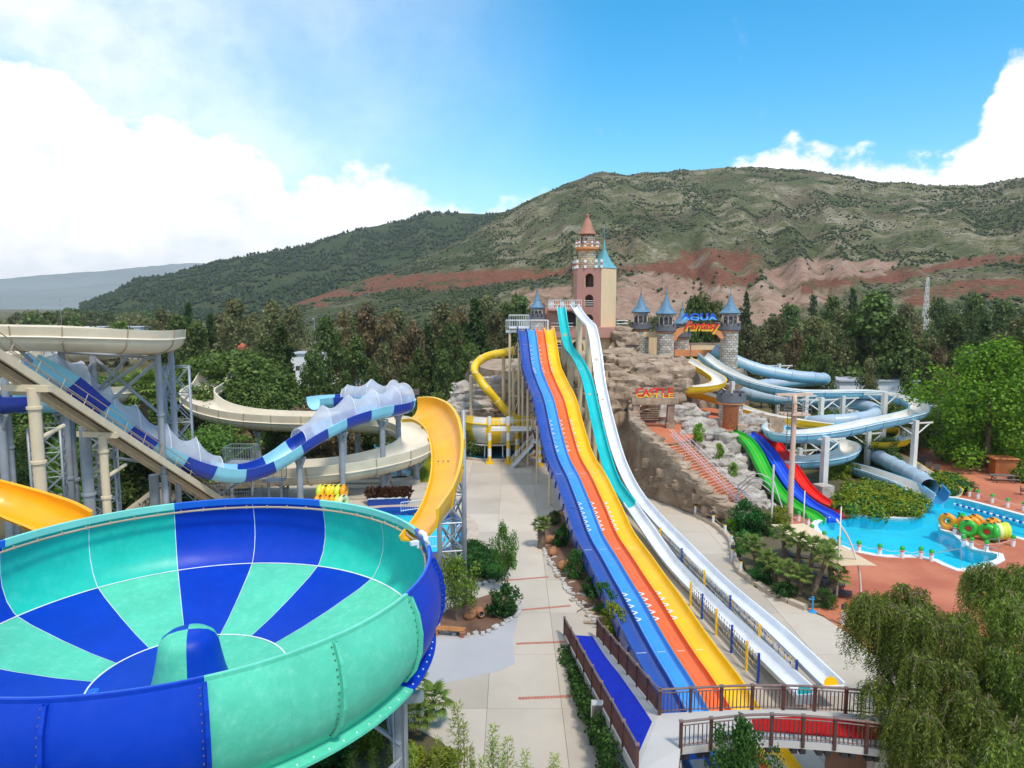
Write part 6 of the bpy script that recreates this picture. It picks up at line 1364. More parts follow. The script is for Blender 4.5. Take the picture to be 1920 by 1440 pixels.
# rainbow slide
rb = thing('rainbow_slide', 'three lane slide in green, blue and red running down the rocks into the pool', 'water slide', (G(1560, 972).x, G(1560, 972).y, 0))
defs = [('green_lane', 'rgb_green', [(1375, 817), (1397, 829), (1416, 853), (1434, 889), (1454, 922), (1482, 950), (1513, 968), (1534, 977)], 81.5), ('blue_lane', 'rgb_blue', [(1402, 819), (1422, 832), (1444, 858), (1466, 893), (1486, 923), (1512, 948), (1541, 965), (1565, 973)], 81.5), ('red_lane', 'rgb_red', [(1427, 819), (1447, 831), (1466, 855), (1490, 890), (1512, 921), (1540, 945), (1572, 961), (1592, 966)], 81.8)]
for nm, mt, px, Ys in defs:
    a = D(px[0][0], px[0][1], Ys); b = G(px[-1][0], px[-1][1], .05); pth = [p + V((0, 0, .26)) for p in catmull([V((*(a + (a - b).normalized() * .8).xy, a.z + .1))] + plane_path(a.xy, b.xy, px), .5)[::-1]]
    pth[0].z -= .35; pth[1].z -= .2; pth[2].z -= .08
    w = .64; ins = [(-w, .32), (-w + .1, .06), (-w + .3, 0), (-.12, .0), (-.04, .09), (.04, .09), (.12, 0), (w - .3, 0), (w - .1, .06), (w, .32)]; outs = [(w + .07, .32), (w + .05, -.3), (-w - .05, -.3), (-w - .07, .32)]
    chute(rb, pth, ins, outs, 4.2, [(mt, mt)], flange=0, name=nm)
    fr = frames(pth); MB().tube([p + y * .1 for p, t, x, y in fr], .022, 4).build('lane_line', {'rgb_green': 'rubber_lime', 'rgb_blue': 'sign_cyan', 'rgb_red': 'lane_orange'}[mt], rb)
for u, v, Y in ((1390, 808, 82.4), (1412, 806, 82.8), (1432, 806, 83)): MB().rock(D(u, v, Y), (1.3, 1.4, 1.7), u, 0, 6, .1, .85).build('start_stone', 'rock_tan', rb, smooth=True, auto=38)
for u, v, Y in ((1400, 792, 84), (1418, 790, 84.5), (1440, 795, 84.2), (1455, 798, 84)): MB().rock(D(u, v, Y), (1.9, 1.0, 2.0), u, 0, 6, .12, .85).build('start_stone', 'rock_tan', rb, smooth=True, auto=38)
# pink floodlight mast with platform and ladder
q = G(1480, 983); mast = thing('floodlight_mast', 'tall pink mast with ladder, railed platform and lamp bar before the rainbow slide', 'mast', (q.x, q.y, 0)); mz = D(1487, 740, q.y).z; pz = D(1487, 776, q.y).z
MB().lathe([(.30, 0), (.25, 4), (.21, pz + 1), (.15, mz)], (q.x, q.y, 0), 14, capt=True).build('pole', 'orange_trim' if 0 else 'rail_pink', mast, smooth=True)
mast.children[0].data.materials[0] = MAT['pipe_tan'] if 0 else pm('mast_pink', (.66, .45, .34), .6, .06, 1)
MB().box((q.x, q.y, pz), (2.4, 1.4, .12)).build('platform', 'mast_pink', mast)
for s in (-1, 1):
    for z in (.5, 1.0): MB().tube([(q.x - 1.2, q.y + .7 * s, pz + z), (q.x + 1.2, q.y + .7 * s, pz + z)], .03, 5).build('railing', 'steel_dark', mast); MB().tube([(q.x + 1.2 * s, q.y - .7, pz + z), (q.x + 1.2 * s, q.y + .7, pz + z)], .03, 5).build('railing', 'steel_dark', mast)
    for x in (-1.2, -.4, .4, 1.2): MB().tube([(q.x + x, q.y + .7 * s, pz), (q.x + x, q.y + .7 * s, pz + 1)], .03, 5).build('rail_post', 'steel_dark', mast)
MB().bar((q.x - 1.7, q.y, mz), (q.x + 1.7, q.y + .4, mz), .3, .2).build('lamp_bar', 'mast_pink', mast)
for x in (-.6, .6): MB().tube([(q.x - .7 + x * .3, q.y - .75, pz - 3.2), (q.x - .7 + x * .3, q.y - .75, pz + 1.6)], .035, 5).build('ladder_stile', 'steel_dark', mast)
for k in range(12): MB().bar((q.x - .88, q.y - .75, pz - 3.1 + .4 * k), (q.x - .52, q.y - .75, pz - 3.1 + .4 * k), .03, .03).build('ladder_rung', 'steel_dark', mast)
# yellow tube and small bowl
yt = track([(968, 657, 94), (940, 663, 94.5), (915, 669, 95), (898, 681, 95), (892, 697, 94.5), (898, 714, 94), (912, 733, 93.5), (930, 754, 94), (946, 771, 94), (966, 787, 94)], -.5, .5)
tb = thing('tube_slide', 'thin yellow tube slide curling down into the small striped bowl', 'water slide', (yt[0].x, yt[0].y, 0))
tube_run(tb, yt, .55, 2.2, 'tube_yellow', 'tube_yellow')
for u, vt, vf, Y in ((883, 705, 800, 95.5), (944, 668, 790, 96), (963, 690, 790, 95)): p = D(u, vt, Y); c = column(tb, p.x, p.y, 0, p.z, .24, 'cream_steel'); MB().tube([p + V((0, 0, -2)), p + V((1.4, -.5, -.4))], .08, 6).build('brace', 'cream_steel', c); MB().bar(p + V((0, 0, -1.3)), p + V((1.8, -.5, -1.3)), .1, .1).build('arm', 'cream_steel', c)
sb = thing('small_bowl', 'small yellow and white striped bowl slide behind the plaza', 'water slide', (D(927, 850, 94.6).x, 94.6, 0)); sbc = V((D(927, 810, 94.6).x, 94.6, 0))
prof = [(4.15, 5.4), (4.3, 4.9), (4.42, 4.6), (4.45, 3.8), (4.3, 3.0), (3.9, 2.2), (3.2, 1.7), (2.2, 1.45), (.8, 1.35)]
for k in range(14):
    a0 = k * 2 * pi / 14; m = MB().lathe(prof, sbc, 5, a0, a0 + 2 * pi / 14); m.lathe([(r - .08, z + .05) for r, z in prof], sbc, 5, a0, a0 + 2 * pi / 14); m.build('bowl_panel', ['tube_yellow', 'flume_white'][k % 2], sb, smooth=True)
MB().lathe([(4.46, 4.5), (4.6, 4.55), (4.6, 4.68), (4.44, 4.72)], sbc, 42).build('rim_band', 'tube_yellow', sb); MB().lathe([(3.4, 1.62), (3.95, 1.7), (3.95, 1.8), (3.5, 1.85)], sbc, 42).build('base_ring', 'flume_white', sb)
for k in range(10): a = k * 2 * pi / 10; MB().tube([sbc + V((3.7 * cos(a), 3.7 * sin(a), 1.7)), sbc + V((3.9 * cos(a), 3.9 * sin(a), 0))], .09, 6).build('leg', 'white_paint', sb)
MB().lathe([(0, .16), (5.2, .16)], sbc, 40).build('water', 'pool_teal', sb); MB().lathe([(5.2, .05), (5.2, .3), (5.6, .3), (5.6, .0)], sbc, 40).build('basin', 'curb', sb)
pl3 = thing('viewing_platform', 'white railed platform on yellow and white banded posts before the small bowl', 'platform', (D(960, 868, 87).x, 87, 0))
pz3 = 4.35; px0, px1 = D(917, 808, 87.5).x, D(996, 808, 88.5).x
MB().box(((px0 + px1) / 2, 88.6, pz3), (px1 - px0, 1.9, .28)).build('deck', 'white_paint', pl3)
for u, Y, v in ((918, 87.8, 868), (953, 87.8, 868), (969, 89.3, 860), (1011, 86.6, 874)):
    x = D(u, v, Y).x; zt_ = 6.0 if u < 960 else pz3
    if u == 1011: zt_ = 3.0
    n = 6
    for k in range(n): MB().lathe([(.24, zt_ * k / n), (.24, zt_ * (k + 1) / n)], (x, Y, 0), 12, capt=True).build('post_band', ['white_paint', 'tube_yellow'][(k + 1) % 2], pl3, smooth=True, auto=40)
    MB().box((x, Y, .15), (.9, .9, .3)).build('post_foot', 'tube_yellow', pl3)
def rail_run(parent, a, b, h, mat, mat2, sp=.28, pr=.02):
    a, b = V(a), V(b); n = max(2, int((b - a).length / sp)); m = MB()
    for z in (.12, h): MB().tube([a + V((0, 0, z)), b + V((0, 0, z))], .035, 5).build('rail', mat, parent)
    for i in range(n + 1): q = a.lerp(b, i / n); MB().tube([q, q + V((0, 0, h))], pr if 0 < i < n else pr * 2, 4).build('baluster', mat2 if i % 2 else mat, parent)
rail_run(pl3, (px0, 87.7, pz3 + .14), (px1, 87.7, pz3 + .14), 1.1, 'white_paint', 'tube_yellow')
rail_run(pl3, (px1 - 1.8, 89.5, pz3 + .14), (px1 + .3, 89.5, pz3 + .14), 1.3, 'tube_yellow', 'tube_yellow')
MB().box((px1 + 1.2, 87.2, 3.0), (2.6, 1.7, .2)).build('landing', 'white_paint', pl3)
a, b = V((px1 + .2, 86.9, 3.0)), V((D(958, 873, 86).x, 85.9, .05))
for k in range(13): q = a.lerp(b, (k + .5) / 13); MB().box(q, (.34, 1.2, .08)).build('step', 'deck', pl3)
for s in (-.62, .62): MB().bar(a + V((0, s, -.2)), b + V((0, s, -.1)), .08, .3).build('stringer', 'white_paint', pl3); rail_run(pl3, a + V((0, s, 0)), b + V((0, s, 0)), 1.0, 'white_paint', 'tube_yellow', .3)
for k in range(7): q = V((px1 + .3, 88.6, pz3)).lerp(V((px1 + 1.4, 88.2, 3.0)), k / 6); MB().box(q, (.3, 1.3, .1)).build('step', 'deck', pl3)
MB().box((px1 + 3.2, 88.5, 1.5), (3.6, .3, 3.0)).build('back_wall', 'castle_shade', pl3)

# ------------------------------------------------------------------ pool furniture
bol_h = MB().lathe([(.16, 0), (.16, .52)], (0, 0, 0), 10).mesh('shaft', 'white_paint', True); bol_b = MB().lathe([(.165, .52), (.165, .60)], (0, 0, 0), 10).mesh('band', 'rubber_red', True); bol_c = MB().lathe([(.165, .60), (.165, .68)], (0, 0, 0), 10).mesh('collar', 'white_paint', True); bol_d = MB().lathe([(.19, .68), (.19, .86), (.12, .94), (0.001, .95)], (0, 0, 0), 10).mesh('cap', 'cap_green', True)
kb = MB().lathe([(.13, 0), (.13, .95)], (0, 0, 0), 10).mesh('shaft', 'white_paint', True); kb2 = MB().lathe([(.135, .95), (.135, 1.05)], (0, 0, 0), 10).mesh('band', 'lane_yellow', True); kb3 = MB().lathe([(.135, 1.05), (.135, 1.32), (0.001, 1.33)], (0, 0, 0), 10).mesh('cap', 'black', True)
GB = [((1465, 958), 'pool front'), ]
def bollard(u, v, label, kind=0, group='white bollards round the pool'):
    t = thing('bollard', label, 'bollard', G(u, v), group if kind == 0 else 'white bollards along the concrete walk')
    for m in ((bol_h, bol_b, bol_c, bol_d) if kind == 0 else (kb, kb2, kb3)): obj(m.name.split('.')[0], m, t, loc=(0, 0, 0))
    return G(u, v)
front = [(1497, 977), (1515, 985), (1522, 1003), (1545, 1016), (1573, 1026), (1610, 1035), (1649, 1041), (1691, 1046), (1726, 1047), (1746, 1052)]
side = [(1778, 994), (1790, 1002), (1805, 1015), (1806, 1024), (1821, 1028), (1849, 1034), (1899, 1024)]; rear = [(1817, 931), (1833, 935), (1860, 943), (1889, 951), (1919, 958)]
desc = {}
ropes = []
for nm, lst in (('front', front), ('spit', side), ('rear', rear)):
    pr = None
    for i, (u, v) in enumerate(lst):
        lab = {'front': 'green capped white bollard on the near pool edge, number %s from the rainbow slide', 'spit': 'green capped white bollard beside the swim ring pile, %s from the tip', 'rear': 'green capped white bollard on the far pool edge, %s from the tube mouth'}[nm] % ['first', 'second', 'third', 'fourth', 'fifth', 'sixth', 'seventh', 'eighth', 'ninth', 'tenth'][i]
        q = bollard(u, v, lab.replace('number ', ''))
        if pr is not None and (q - pr).length < 8: ropes.append((pr, q, nm))
        pr = q
for i, (a, b, nm) in enumerate(ropes):
    MB().tube([a + V((0, 0, .6)), a.lerp(b, .5) + V((0, 0, .42)), b + V((0, 0, .6))], .015, 4).build('pool_rope', 'rope', label={'front': 'thin rope between bollards on the near pool edge', 'spit': 'thin rope between bollards beside the swim ring pile', 'rear': 'thin rope between bollards on the far pool edge'}[nm], cat='rope', group='ropes on the %s pool edge' % nm)
kk = [(1304, 968), (1337, 986), (1359, 1005), (1371, 1024), (1373, 1053), (1388, 1077), (1580, 1172)]; pr = None
for i, (u, v) in enumerate(kk):
    q = bollard(u, v, 'black capped white bollard along the concrete walk, %s from the rock wall' % ['first', 'second', 'third', 'fourth', 'fifth', 'sixth', 'last'][i], 1)
    if pr is not None and i < 6:
        for h in (.5, .85): MB().tube([pr + V((0, 0, h)), pr.lerp(q, .5) + V((0, 0, h - .12)), q + V((0, 0, h))], .018, 4).build('walk_rope', 'rope', label='white rope between black capped bollards along the walk', cat='rope', group='ropes along the walk')
    pr = q
# swim rings stacked on the spit
def torus(R, r, n=20, k=10, m=0):
    vs = []; fs = []
    for i in range(n):
        a = 2 * pi * i / n
        for j in range(k): b = 2 * pi * j / k; vs.append(((R + r * cos(b)) * cos(a), r * sin(b), (R + r * cos(b)) * sin(a)))
    for i in range(n):
        for j in range(k): fs.append((i * k + j, i * k + (j + 1) % k, ((i + 1) % n) * k + (j + 1) % k, ((i + 1) % n) * k + j))
    return MB().add(vs, fs, m)
ring_me = {c: torus(.36, .2).mesh('tube', c, True) for c in ('rubber_orange', 'rubber_green', 'rubber_lime', 'rubber_yellow', 'rubber_cream')}
dbl_me = {c: (lambda t: t)(MB().add(torus(.34, .19).v, torus(.34, .19).f)).mesh('tube', c, True) for c in ('rubber_orange', 'rubber_green')}
hnd = MB().box((0, -.2, .5), (.22, .05, .07)).mesh('handle', 'black'); inner_red = MB().lathe([(0, 0), (.2, 0)], (0, 0, 0), 14).mesh('floor', 'rubber_red'); inner_red.transform(Matrix.Rotation(pi / 2, 4, 'X'))
def ring(p, col, rz, label, double=False, group='swim rings on the pool spit', red=False):
    t = thing('swim_ring', label, 'swim ring', p, group, rz)
    for dx in ((-.5, .5) if double else (0,)):
        obj('tube', ring_me[col], t, loc=(dx, 0, .56)); h = obj('handle', hnd, t, loc=(dx - .1, 0, .58))
        if red: obj('floor', inner_red, t, loc=(dx, -.02, .56))
    return t
d_ = (G(1900, 1022) - G(1785, 992)); ax = d_.normalized(); rz_ = atan2(ax.y, ax.x)
RG = [(1792, 996, 'rubber_orange', 'orange double swim ring first in the pile on the pool spit', True, False), (1803, 993, 'rubber_green', 'green swim ring behind the first orange one on the pool spit', False, False), (1808, 1001, 'rubber_orange', 'second orange double swim ring in the pile on the pool spit', False, False), (1832, 1010, 'rubber_green', 'green double swim ring with red centres in the pile', True, True), (1838, 1003, 'rubber_orange', 'orange swim ring right behind the green double ring', True, False), (1845, 998, 'rubber_orange', 'orange swim ring farthest back in the pile on the pool spit', True, False), (1863, 1015, 'rubber_green', 'green swim ring at the right end of the pile', False, False), (1870, 1013, 'rubber_cream', 'cream swim ring against the right green one', False, False), (1877, 1012, 'rubber_lime', 'lime swim ring next to the cream one', False, False), (1884, 1011, 'rubber_lime', 'last lime swim ring at the right end of the pile', False, False)]
for u, v, c, lb, db, rd in RG:
    t = ring(G(u, v, .05), c, rz_ + (.25 if db else -.75), lb, db, red=rd)
    t.scale = (1.35, 1.35, 1.35)
# lane rope of floats
a, b = G(1790, 944), G(1960, 990); lr = thing('float_line', 'black and white float line across the far arm of the pool', 'float line', (a.x, a.y, -.1)); fme = [MB().lathe([(.01, -.13), (.1, -.1), (.1, .1), (.01, .13)], (0, 0, 0), 8).mesh('float', c, True) for c in ('white_paint', 'tile_navy')]
for me in fme: me.transform(Matrix.Rotation(pi / 2, 4, 'Y'))
nf = int((b - a).length / .3)
for k in range(nf): p = a.lerp(b, k / nf); o = obj('float', fme[k % 2], None); o.parent = lr; o.location = (p.x - a.x, p.y - a.y, .04); o.rotation_euler = (0, 0, atan2(b.y - a.y, b.x - a.x))
# stainless rails at the wading steps
hr = thing('pool_handrail', 'thin steel handrails at the wading steps of the pool', 'handrail', G(1800, 1066))
for pts in ([(1755, 1048), (1800, 1050), (1801, 1068)], [(1870, 1040), (1847, 1045), (1846, 1058)], [(1850, 1024), (1871, 1030), (1872, 1044)]):
    q = [G(u, v) for u, v in pts]; MB().tube([q[0] + V((0, 0, .5)), q[1] + V((0, 0, .95)), q[2] + V((0, 0, .9)), q[2]], .035, 6).build('rail', 'steel', hr)
# shade sails with masts
def sail(px, zs, masts, label):
    pts = [G(u, v, z) for (u, v), z in zip(px, zs)]; n = len(pts); N = 8; t = thing('shade_sail', label, 'shade sail', (pts[0].x, pts[0].y, 0)); vs = []
    for i in range(N + 1):
        for j in range(N + 1):
            a, b = i / N, j / N; p = pts[0].lerp(pts[1], a).lerp(pts[3].lerp(pts[2], a), b); s = sin(pi * a) * sin(pi * b); pin = (V(((pts[0] + pts[1] + pts[2] + pts[3]) / 4)) - p); e = (1 - sin(pi * a)) * sin(pi * b) + (1 - sin(pi * b)) * sin(pi * a)
            vs.append(p + pin * .03 * e + V((0, 0, -.25 * s)))
    k = N + 1; MB().add(vs + [v - V((0, 0, .02)) for v in vs], [(i * k + j, i * k + j + 1, (i + 1) * k + j + 1, (i + 1) * k + j) for i in range(N) for j in range(N)] + [(k * k + i * k + j, k * k + (i + 1) * k + j, k * k + (i + 1) * k + j + 1, k * k + i * k + j + 1) for i in range(N) for j in range(N)]).build('fabric', 'sail', t, smooth=True)
    for (u, v), vt in masts: q = G(u, v); z = D(u, vt, q.y).z; MB().tube([q, q + V((0, 0, z))], [.09, .04], 8).build('mast', 'steel_white', t, smooth=True)
    return t
sail([(1446, 983), (1507, 981), (1645, 1061), (1562, 1062)], [3.0, 2.7, 3.0, 2.7], [((1505, 1010), 920), ((1568, 1128), 950)], 'cream shade sail stretched over the loungers left of the pool')
fabric_last = None
q = G(1615, 1125); a_ = thing('sail_prop', 'bent white pole propping the right corner of the shade sail', 'pole', q)
MB().tube(catmull([q, q + V((-.3, .0, 2.2)), q + V((-1.0, .1, 4.2)), q + V((-1.9, .2, 5.6))], .4), .07, 8).build('pole', 'steel_white', a_, smooth=True)
# white pergola frame near the stair foot
q1, q2 = G(1383, 955), G(1446, 985); pg = thing('pergola_frame', 'white steel arch frame at the foot of the red stair', 'pergola', q1)
for q, h in ((q1, 2.6), (q2, 5.6)): MB().tube([q, q + V((0, 0, h))], .1, 8).build('post', 'steel_white', pg)
for k in range(3): MB().tube(catmull([q1 + V((0, 0, 1.4 + .5 * k)), q1.lerp(q2, .5) + V((0, 0, 3.4 + .4 * k)), q2 + V((0, 0, 3.0 + .6 * k))], .6), .05, 6).build('arch', 'steel_white', pg, smooth=True)
MB().tube([q2 + V((0, 0, 4.2)), G(1478, 985)], .06, 6).build('stay', 'steel_white', pg)
# ------------------------------------------------------------------ footbridge with ramp, carpets and railings
bz_ = 2.6
L0, R0, L1, R1 = G(1057, 1190, .12), G(1121, 1194, .12), G(1193, 1450, bz_), G(1237, 1338, bz_)
br = thing('footbridge', 'concrete footbridge with brown railings and blue and red carpets over the slide ends', 'bridge', (R1.x, R1.y, 0))
def ramp(s, t, dz=0.0):
    p = L0.lerp(L1, s).lerp(R0.lerp(R1, s * 1.0), t); return p + V((0, 0, dz))
NR = 12; vs = [ramp(i / NR, t) for i in range(NR + 1) for t in (0, 1)]
lo = [V((p.x, p.y, max(-.05, p.z - .35))) for p in vs]; n = len(vs)
MB().add(vs + lo, [(2 * i, 2 * i + 1, 2 * i + 3, 2 * i + 2) for i in range(NR)] + [(n + 2 * i, n + 2 * i + 2, n + 2 * i + 3, n + 2 * i + 1) for i in range(NR)] + [(2 * i, 2 * i + 2, n + 2 * i + 2, n + 2 * i) for i in range(NR)] + [(2 * i + 3, 2 * i + 1, n + 2 * i + 1, n + 2 * i + 3) for i in range(NR)]).build('ramp_deck', 'deck', br)
far = [(1237, 1338), (1330, 1333), (1430, 1330), (1530, 1333), (1640, 1342), (1760, 1358), (1900, 1378)]; near = [(1276, 1402), (1330, 1396), (1420, 1388), (1520, 1392), (1620, 1402), (1740, 1420), (1880, 1445)]
def arch(u): return bz_ + .35 * sin(pi * max(0, min(1, (u - 1237) / 500)))
Fp = catmull([G(u, v, arch(u)) for u, v in far], .6); Np = catmull([G(u, v, arch(u)) for u, v in near], .6); M_ = 40
fp = [samp(Fp, i / M_) for i in range(M_ + 1)]; np_ = [samp(Np, i / M_) for i in range(M_ + 1)]
vs = [q for a, b in zip(fp, np_) for q in (a, b)]; lo = [p - V((0, 0, .3)) for p in vs]; n = len(vs)
MB().add(vs + lo, [(2 * i, 2 * i + 1, 2 * i + 3, 2 * i + 2) for i in range(M_)] + [(n + 2 * i, n + 2 * i + 2, n + 2 * i + 3, n + 2 * i + 1) for i in range(M_)] + [(2 * i + 1, n + 2 * i + 1, n + 2 * i + 3, 2 * i + 3) for i in range(M_)] + [(2 * i, 2 * i + 2, n + 2 * i + 2, n + 2 * i) for i in range(M_)]).build('bridge_deck', 'deck', br)
c4 = [R1, np_[0], G(1272, 1440, bz_), L1]; MB().add([p for p in c4] + [p - V((0, 0, .3)) for p in c4], [(3, 2, 1, 0), (4, 5, 6, 7)] + [(i, (i + 1) % 4, 4 + (i + 1) % 4, 4 + i) for i in range(4)]).build('corner_deck', 'deck', br)
def strip(name, f, n, mat, thick=.012):
    vs = []
    for i in range(n + 1): a, b = f(i / n); vs += [a, b]
    MB().add(vs, [(2 * i, 2 * i + 1, 2 * i + 3, 2 * i + 2) for i in range(n)]).build(name, mat, br)
def blue(s):
    s2 = .0 + s * .97; w0, w1 = .28 + .02 * sin(s * 6), .84 - .05 * sin(s * 4.5)
    e = max(0, (s - .55) / .45); return ramp(s2, w0 - .25 * e, .016), ramp(s2, w1 - .12 * e, .016)
strip('blue_carpet', blue, 20, 'carpet_blue')
def redc(s):
    t = .26 + .50 * s; a, b = samp(Fp, t), samp(Np, t); w = .42 + .12 * sin(s * 5.0); return a.lerp(b, .20 + .16 * sin(s * 3.1 + 2.2) * (1 - s) + .1 * s) + V((0, 0, .016)), a.lerp(b, .72 + .08 * sin(s * 4)) + V((0, 0, .016))
strip('red_carpet', redc, 20, 'carpet_red')
for k in range(4):
    a, b = G(1200, 1424 + k * 8, bz_ - .17 * (k + 1)), G(1272, 1420 + k * 8, bz_ - .17 * (k + 1)); MB().box((a + b) / 2, ((b - a).length, .34, .17)).build('red_step', 'carpet_red' if k else 'carpet_red', br)
bal = MB().box((0, 0, .47), (.035, .035, .82)).mesh('baluster', 'rail_brown')
def railing(path, name, npost, h=1.08, skip_first=False):
    L = [0]
    for a, b in zip(path, path[1:]): L.append(L[-1] + (b - a).length)
    t = obj(name, MB().tube([p + V((0, 0, h)) for p in path], .05, 6).mesh(name, 'rail_cap'), br)
    m = []
    MB().tube([p + V((0, 0, .12)) for p in path], .03, 4).build('bottom_rail', 'rail_brown', t); MB().tube([p + V((0, 0, h - .16)) for p in path], .03, 4).build('upper_rail', 'rail_brown', t)
    def at(d):
        for i in range(len(L) - 1):
            if d <= L[i + 1] + 1e-9: return path[i].lerp(path[i + 1], (d - L[i]) / max(1e-9, L[i + 1] - L[i]))
        return path[-1]
    for k in range(npost + 1):
        p = at(L[-1] * k / npost); MB().box(p + V((0, 0, h / 2 - .12)), (.12, .12, h + .22)).build('post', 'rail_brown', t)
        MB().box(p + V((0, 0, h + .03)), (.16, .16, .06)).build('post_cap', 'rail_cap', t)
        if k < npost:
            nb = max(3, int(L[-1] / npost / .155))
            for q in range(1, nb): o = obj('baluster', bal, None); o.parent = t; o.location = at(L[-1] * (k + q / nb) / npost) - parent_loc(t) + V((0, 0, 0)); o.matrix_parent_inverse = Matrix.Identity(4)
    return t
railing([ramp(i / 12, .02) for i in range(13)], 'ramp_railing', 8); railing([ramp(i / 12, .98) for i in range(13)], 'ramp_railing', 7)
railing([p for p in fp[:]], 'bridge_railing', 11); railing([p for p in np_], 'bridge_railing', 10)
for k in range(26): p = np_[int(k * 1.5)]; MB().box(p + V((0, .25, -.42)), (.22, .5, .2)).build('joist_end', 'black', br)
a_, b_ = np_[20] + V((0, .9, 0)), np_[40] + V((0, .9, 0)); MB().add([V((a_.x, a_.y, -.05)), V((b_.x, b_.y, -.05)), b_ - V((0, 0, .32)), a_ - V((0, 0, .32))], [(0, 1, 2, 3)]).build('shade_sheet', 'soil', br)  # dark sheet added as the deep shade below the deck
# piers
for f in (.0, .62, .95): p = samp(Fp, f).lerp(samp(Np, f), .5); MB().box((p.x, p.y, p.z / 2 - .2), (.5, 2.2, p.z - .35)).build('pier', 'deck', br)
for k in range(6): a, b = G(1650 + k * 22, 1402 + k, 1.6), G(1690 + k * 26, 1446, 1.2); MB().bar(a, b, .05, .08).build('slat', 'white_paint', br)
ss = thing('sign_stand', 'white menu board on a black foot beside the ivy covered ramp', 'sign', G(1122, 1395))
q = G(1120, 1392); MB().box(q + V((0, 0, .2)), (.75, .5, .4)).build('foot', 'black', ss); MB().box(q + V((0, 0, 1.2)), (.62, .08, 1.7)).build('board', 'sign_panel', ss)
for z, h in ((1.55, .5), (.95, .5)): MB().box(q + V((0, -.045, z)), (.54, .02, h)).build('panel', 'wood_grey', ss)
MB().box(q + V((0, -.047, 1.93)), (.54, .02, .16)).build('panel', 'white_paint', ss); m = MB().lathe([(0, 0), (.06, 0)], (0, 0, 0), 12); 
# red and white litter bin half seen through the pepper tree
q = G(1718, 1352, bz_ + .02); lb = thing('litter_bin', 'red and white bin standing on the bridge behind the drooping tree', 'bin', q); MB().lathe([(.24, 0), (.27, .35)], q, 14).build('base', 'white_paint', lb); MB().lathe([(.27, .35), (.3, .9), (.2, 1.05), (.0, 1.08)], q, 14).build('body', 'stone_red', lb, smooth=True)
# blue drinking post at the palm bed
q = G(1523, 1148); bs = thing('water_tap_post', 'thin blue tap post on a round foot at the end of the palm bed', 'tap', q); MB().lathe([(.28, 0), (.28, .06), (.05, .1), (.05, 1.0), (.09, 1.05), (.0, 1.08)], q, 12).build('post', 'ring_blue', bs); MB().bar(q + V((-.25, 0, .9)), q + V((.1, 0, .9)), .06, .06).build('spout', 'ring_blue', bs)
# ------------------------------------------------------------------ near plants
def hedge_mound(name, px, h, lm, label, n, size, seed, core='garden', cat='hedge', zb=.05):
    pts = [G(u, v, .05) for u, v in px]; c = sum(pts, V()) / len(pts); rg = random.Random(seed); cl = []
    xs_ = [p.x for p in pts]; ys_ = [p.y for p in pts]; poly = [tuple(p.xy) for p in pts]; t = thing(name, label, cat, (c.x, c.y, 0)); k = 0
    while len(cl) < 46 and k < 3000:
        k += 1; x, y = rg.uniform(min(xs_), max(xs_)), rg.uniform(min(ys_), max(ys_))
        if not inpoly(x, y, poly): continue
        r = rg.uniform(.5, 1.0) * h * .75; cl.append(((x, y, zb + h * rg.uniform(.2, .5)), (r * 1.2, r * 1.2, r * .8)))
    m = MB()
    for (cc, r) in cl: m.lathe([(r[0] * .72 * cos(a), r[2] * .75 * sin(a)) for a in (-1.2, -.5, 0, .5, 1.0, 1.5)], cc, 9)
    m.build('twigs', 'leaf_hedge', t, kind='stuff'); quad_cloud(cl, n, size, seed, 1.2, 0, .9, .5).build('foliage', lm, t, kind='stuff'); return t
hedge_mound('hedge', [(868, 1045), (885, 1030), (915, 1045), (938, 1072), (930, 1088), (895, 1085), (872, 1068)], 1.3, 'leaf_hedge', 'low dark green hedge mound left of the walk', 9000, .16, 1)
hedge_mound('hedge', [(1560, 962), (1590, 925), (1640, 918), (1690, 930), (1722, 955), (1715, 968), (1640, 966)], 1.6, 'leaf_moss', 'yellow green hedge mound on the island beside the rainbow slide', 12000, .2, 2)
hedge_mound('hedge', [(1735, 915), (1760, 900), (1800, 915), (1805, 930), (1770, 928)], 1.6, 'leaf_moss', 'small rounded green hedge right of the tube mouth', 5000, .18, 3)
hedge_mound('hedge', [(1905, 885), (1950, 880), (1950, 905), (1910, 905)], 1.6, 'leaf_moss', 'rounded green hedge at the right edge beyond the picnic table', 4000, .18, 4)
def bush(u, v, H, wid, key, label, name='shrub', group=None, cat='shrub', z=0.0): p = G(u, v, z); return put_tree(key, p, H, wid, name, label, cat, group)
tree_kind('bush_near', 4.0, cr_oval(2.0, .1, 60, .24, pw=.45), 9000, .11, 'leaf_ivy', .08, seed=110, spread=1.2)
tree_kind('bush_dark', 2.0, cr_oval(1.0, .02, 30, .36, pw=.45), 2600, .13, 'leaf_hedge', .06, seed=101, spread=.5)
tree_kind('bush_light', 2.0, cr_oval(1.0, .02, 30, .34, pw=.45), 2200, .13, 'leaf_ivy', .06, seed=102, spread=.5)
tree_kind('bush_bright', 2.0, cr_oval(1.0, .02, 28, .34, pw=.45), 2200, .14, 'leaf_bright', .06, seed=103, spread=.5)
tree_kind('bush_moss', 2.0, cr_oval(1.1, .0, 28, .36, pw=.4), 2200, .14, 'leaf_moss', .06, seed=104, spread=.5)
tree_kind('bush_pink', 3.0, cr_oval(1.6, .02, 34, .34, pw=.45), 2600, .17, 'petal_pink', .08, seed=105, spread=.8)
tree_kind('bush_croton', 1.0, cr_oval(.9, .0, 20, .3, pw=.4), 700, .2, 'leaf_croton', .04, seed=106, asp=1.8, droop=-.8, spread=.3)
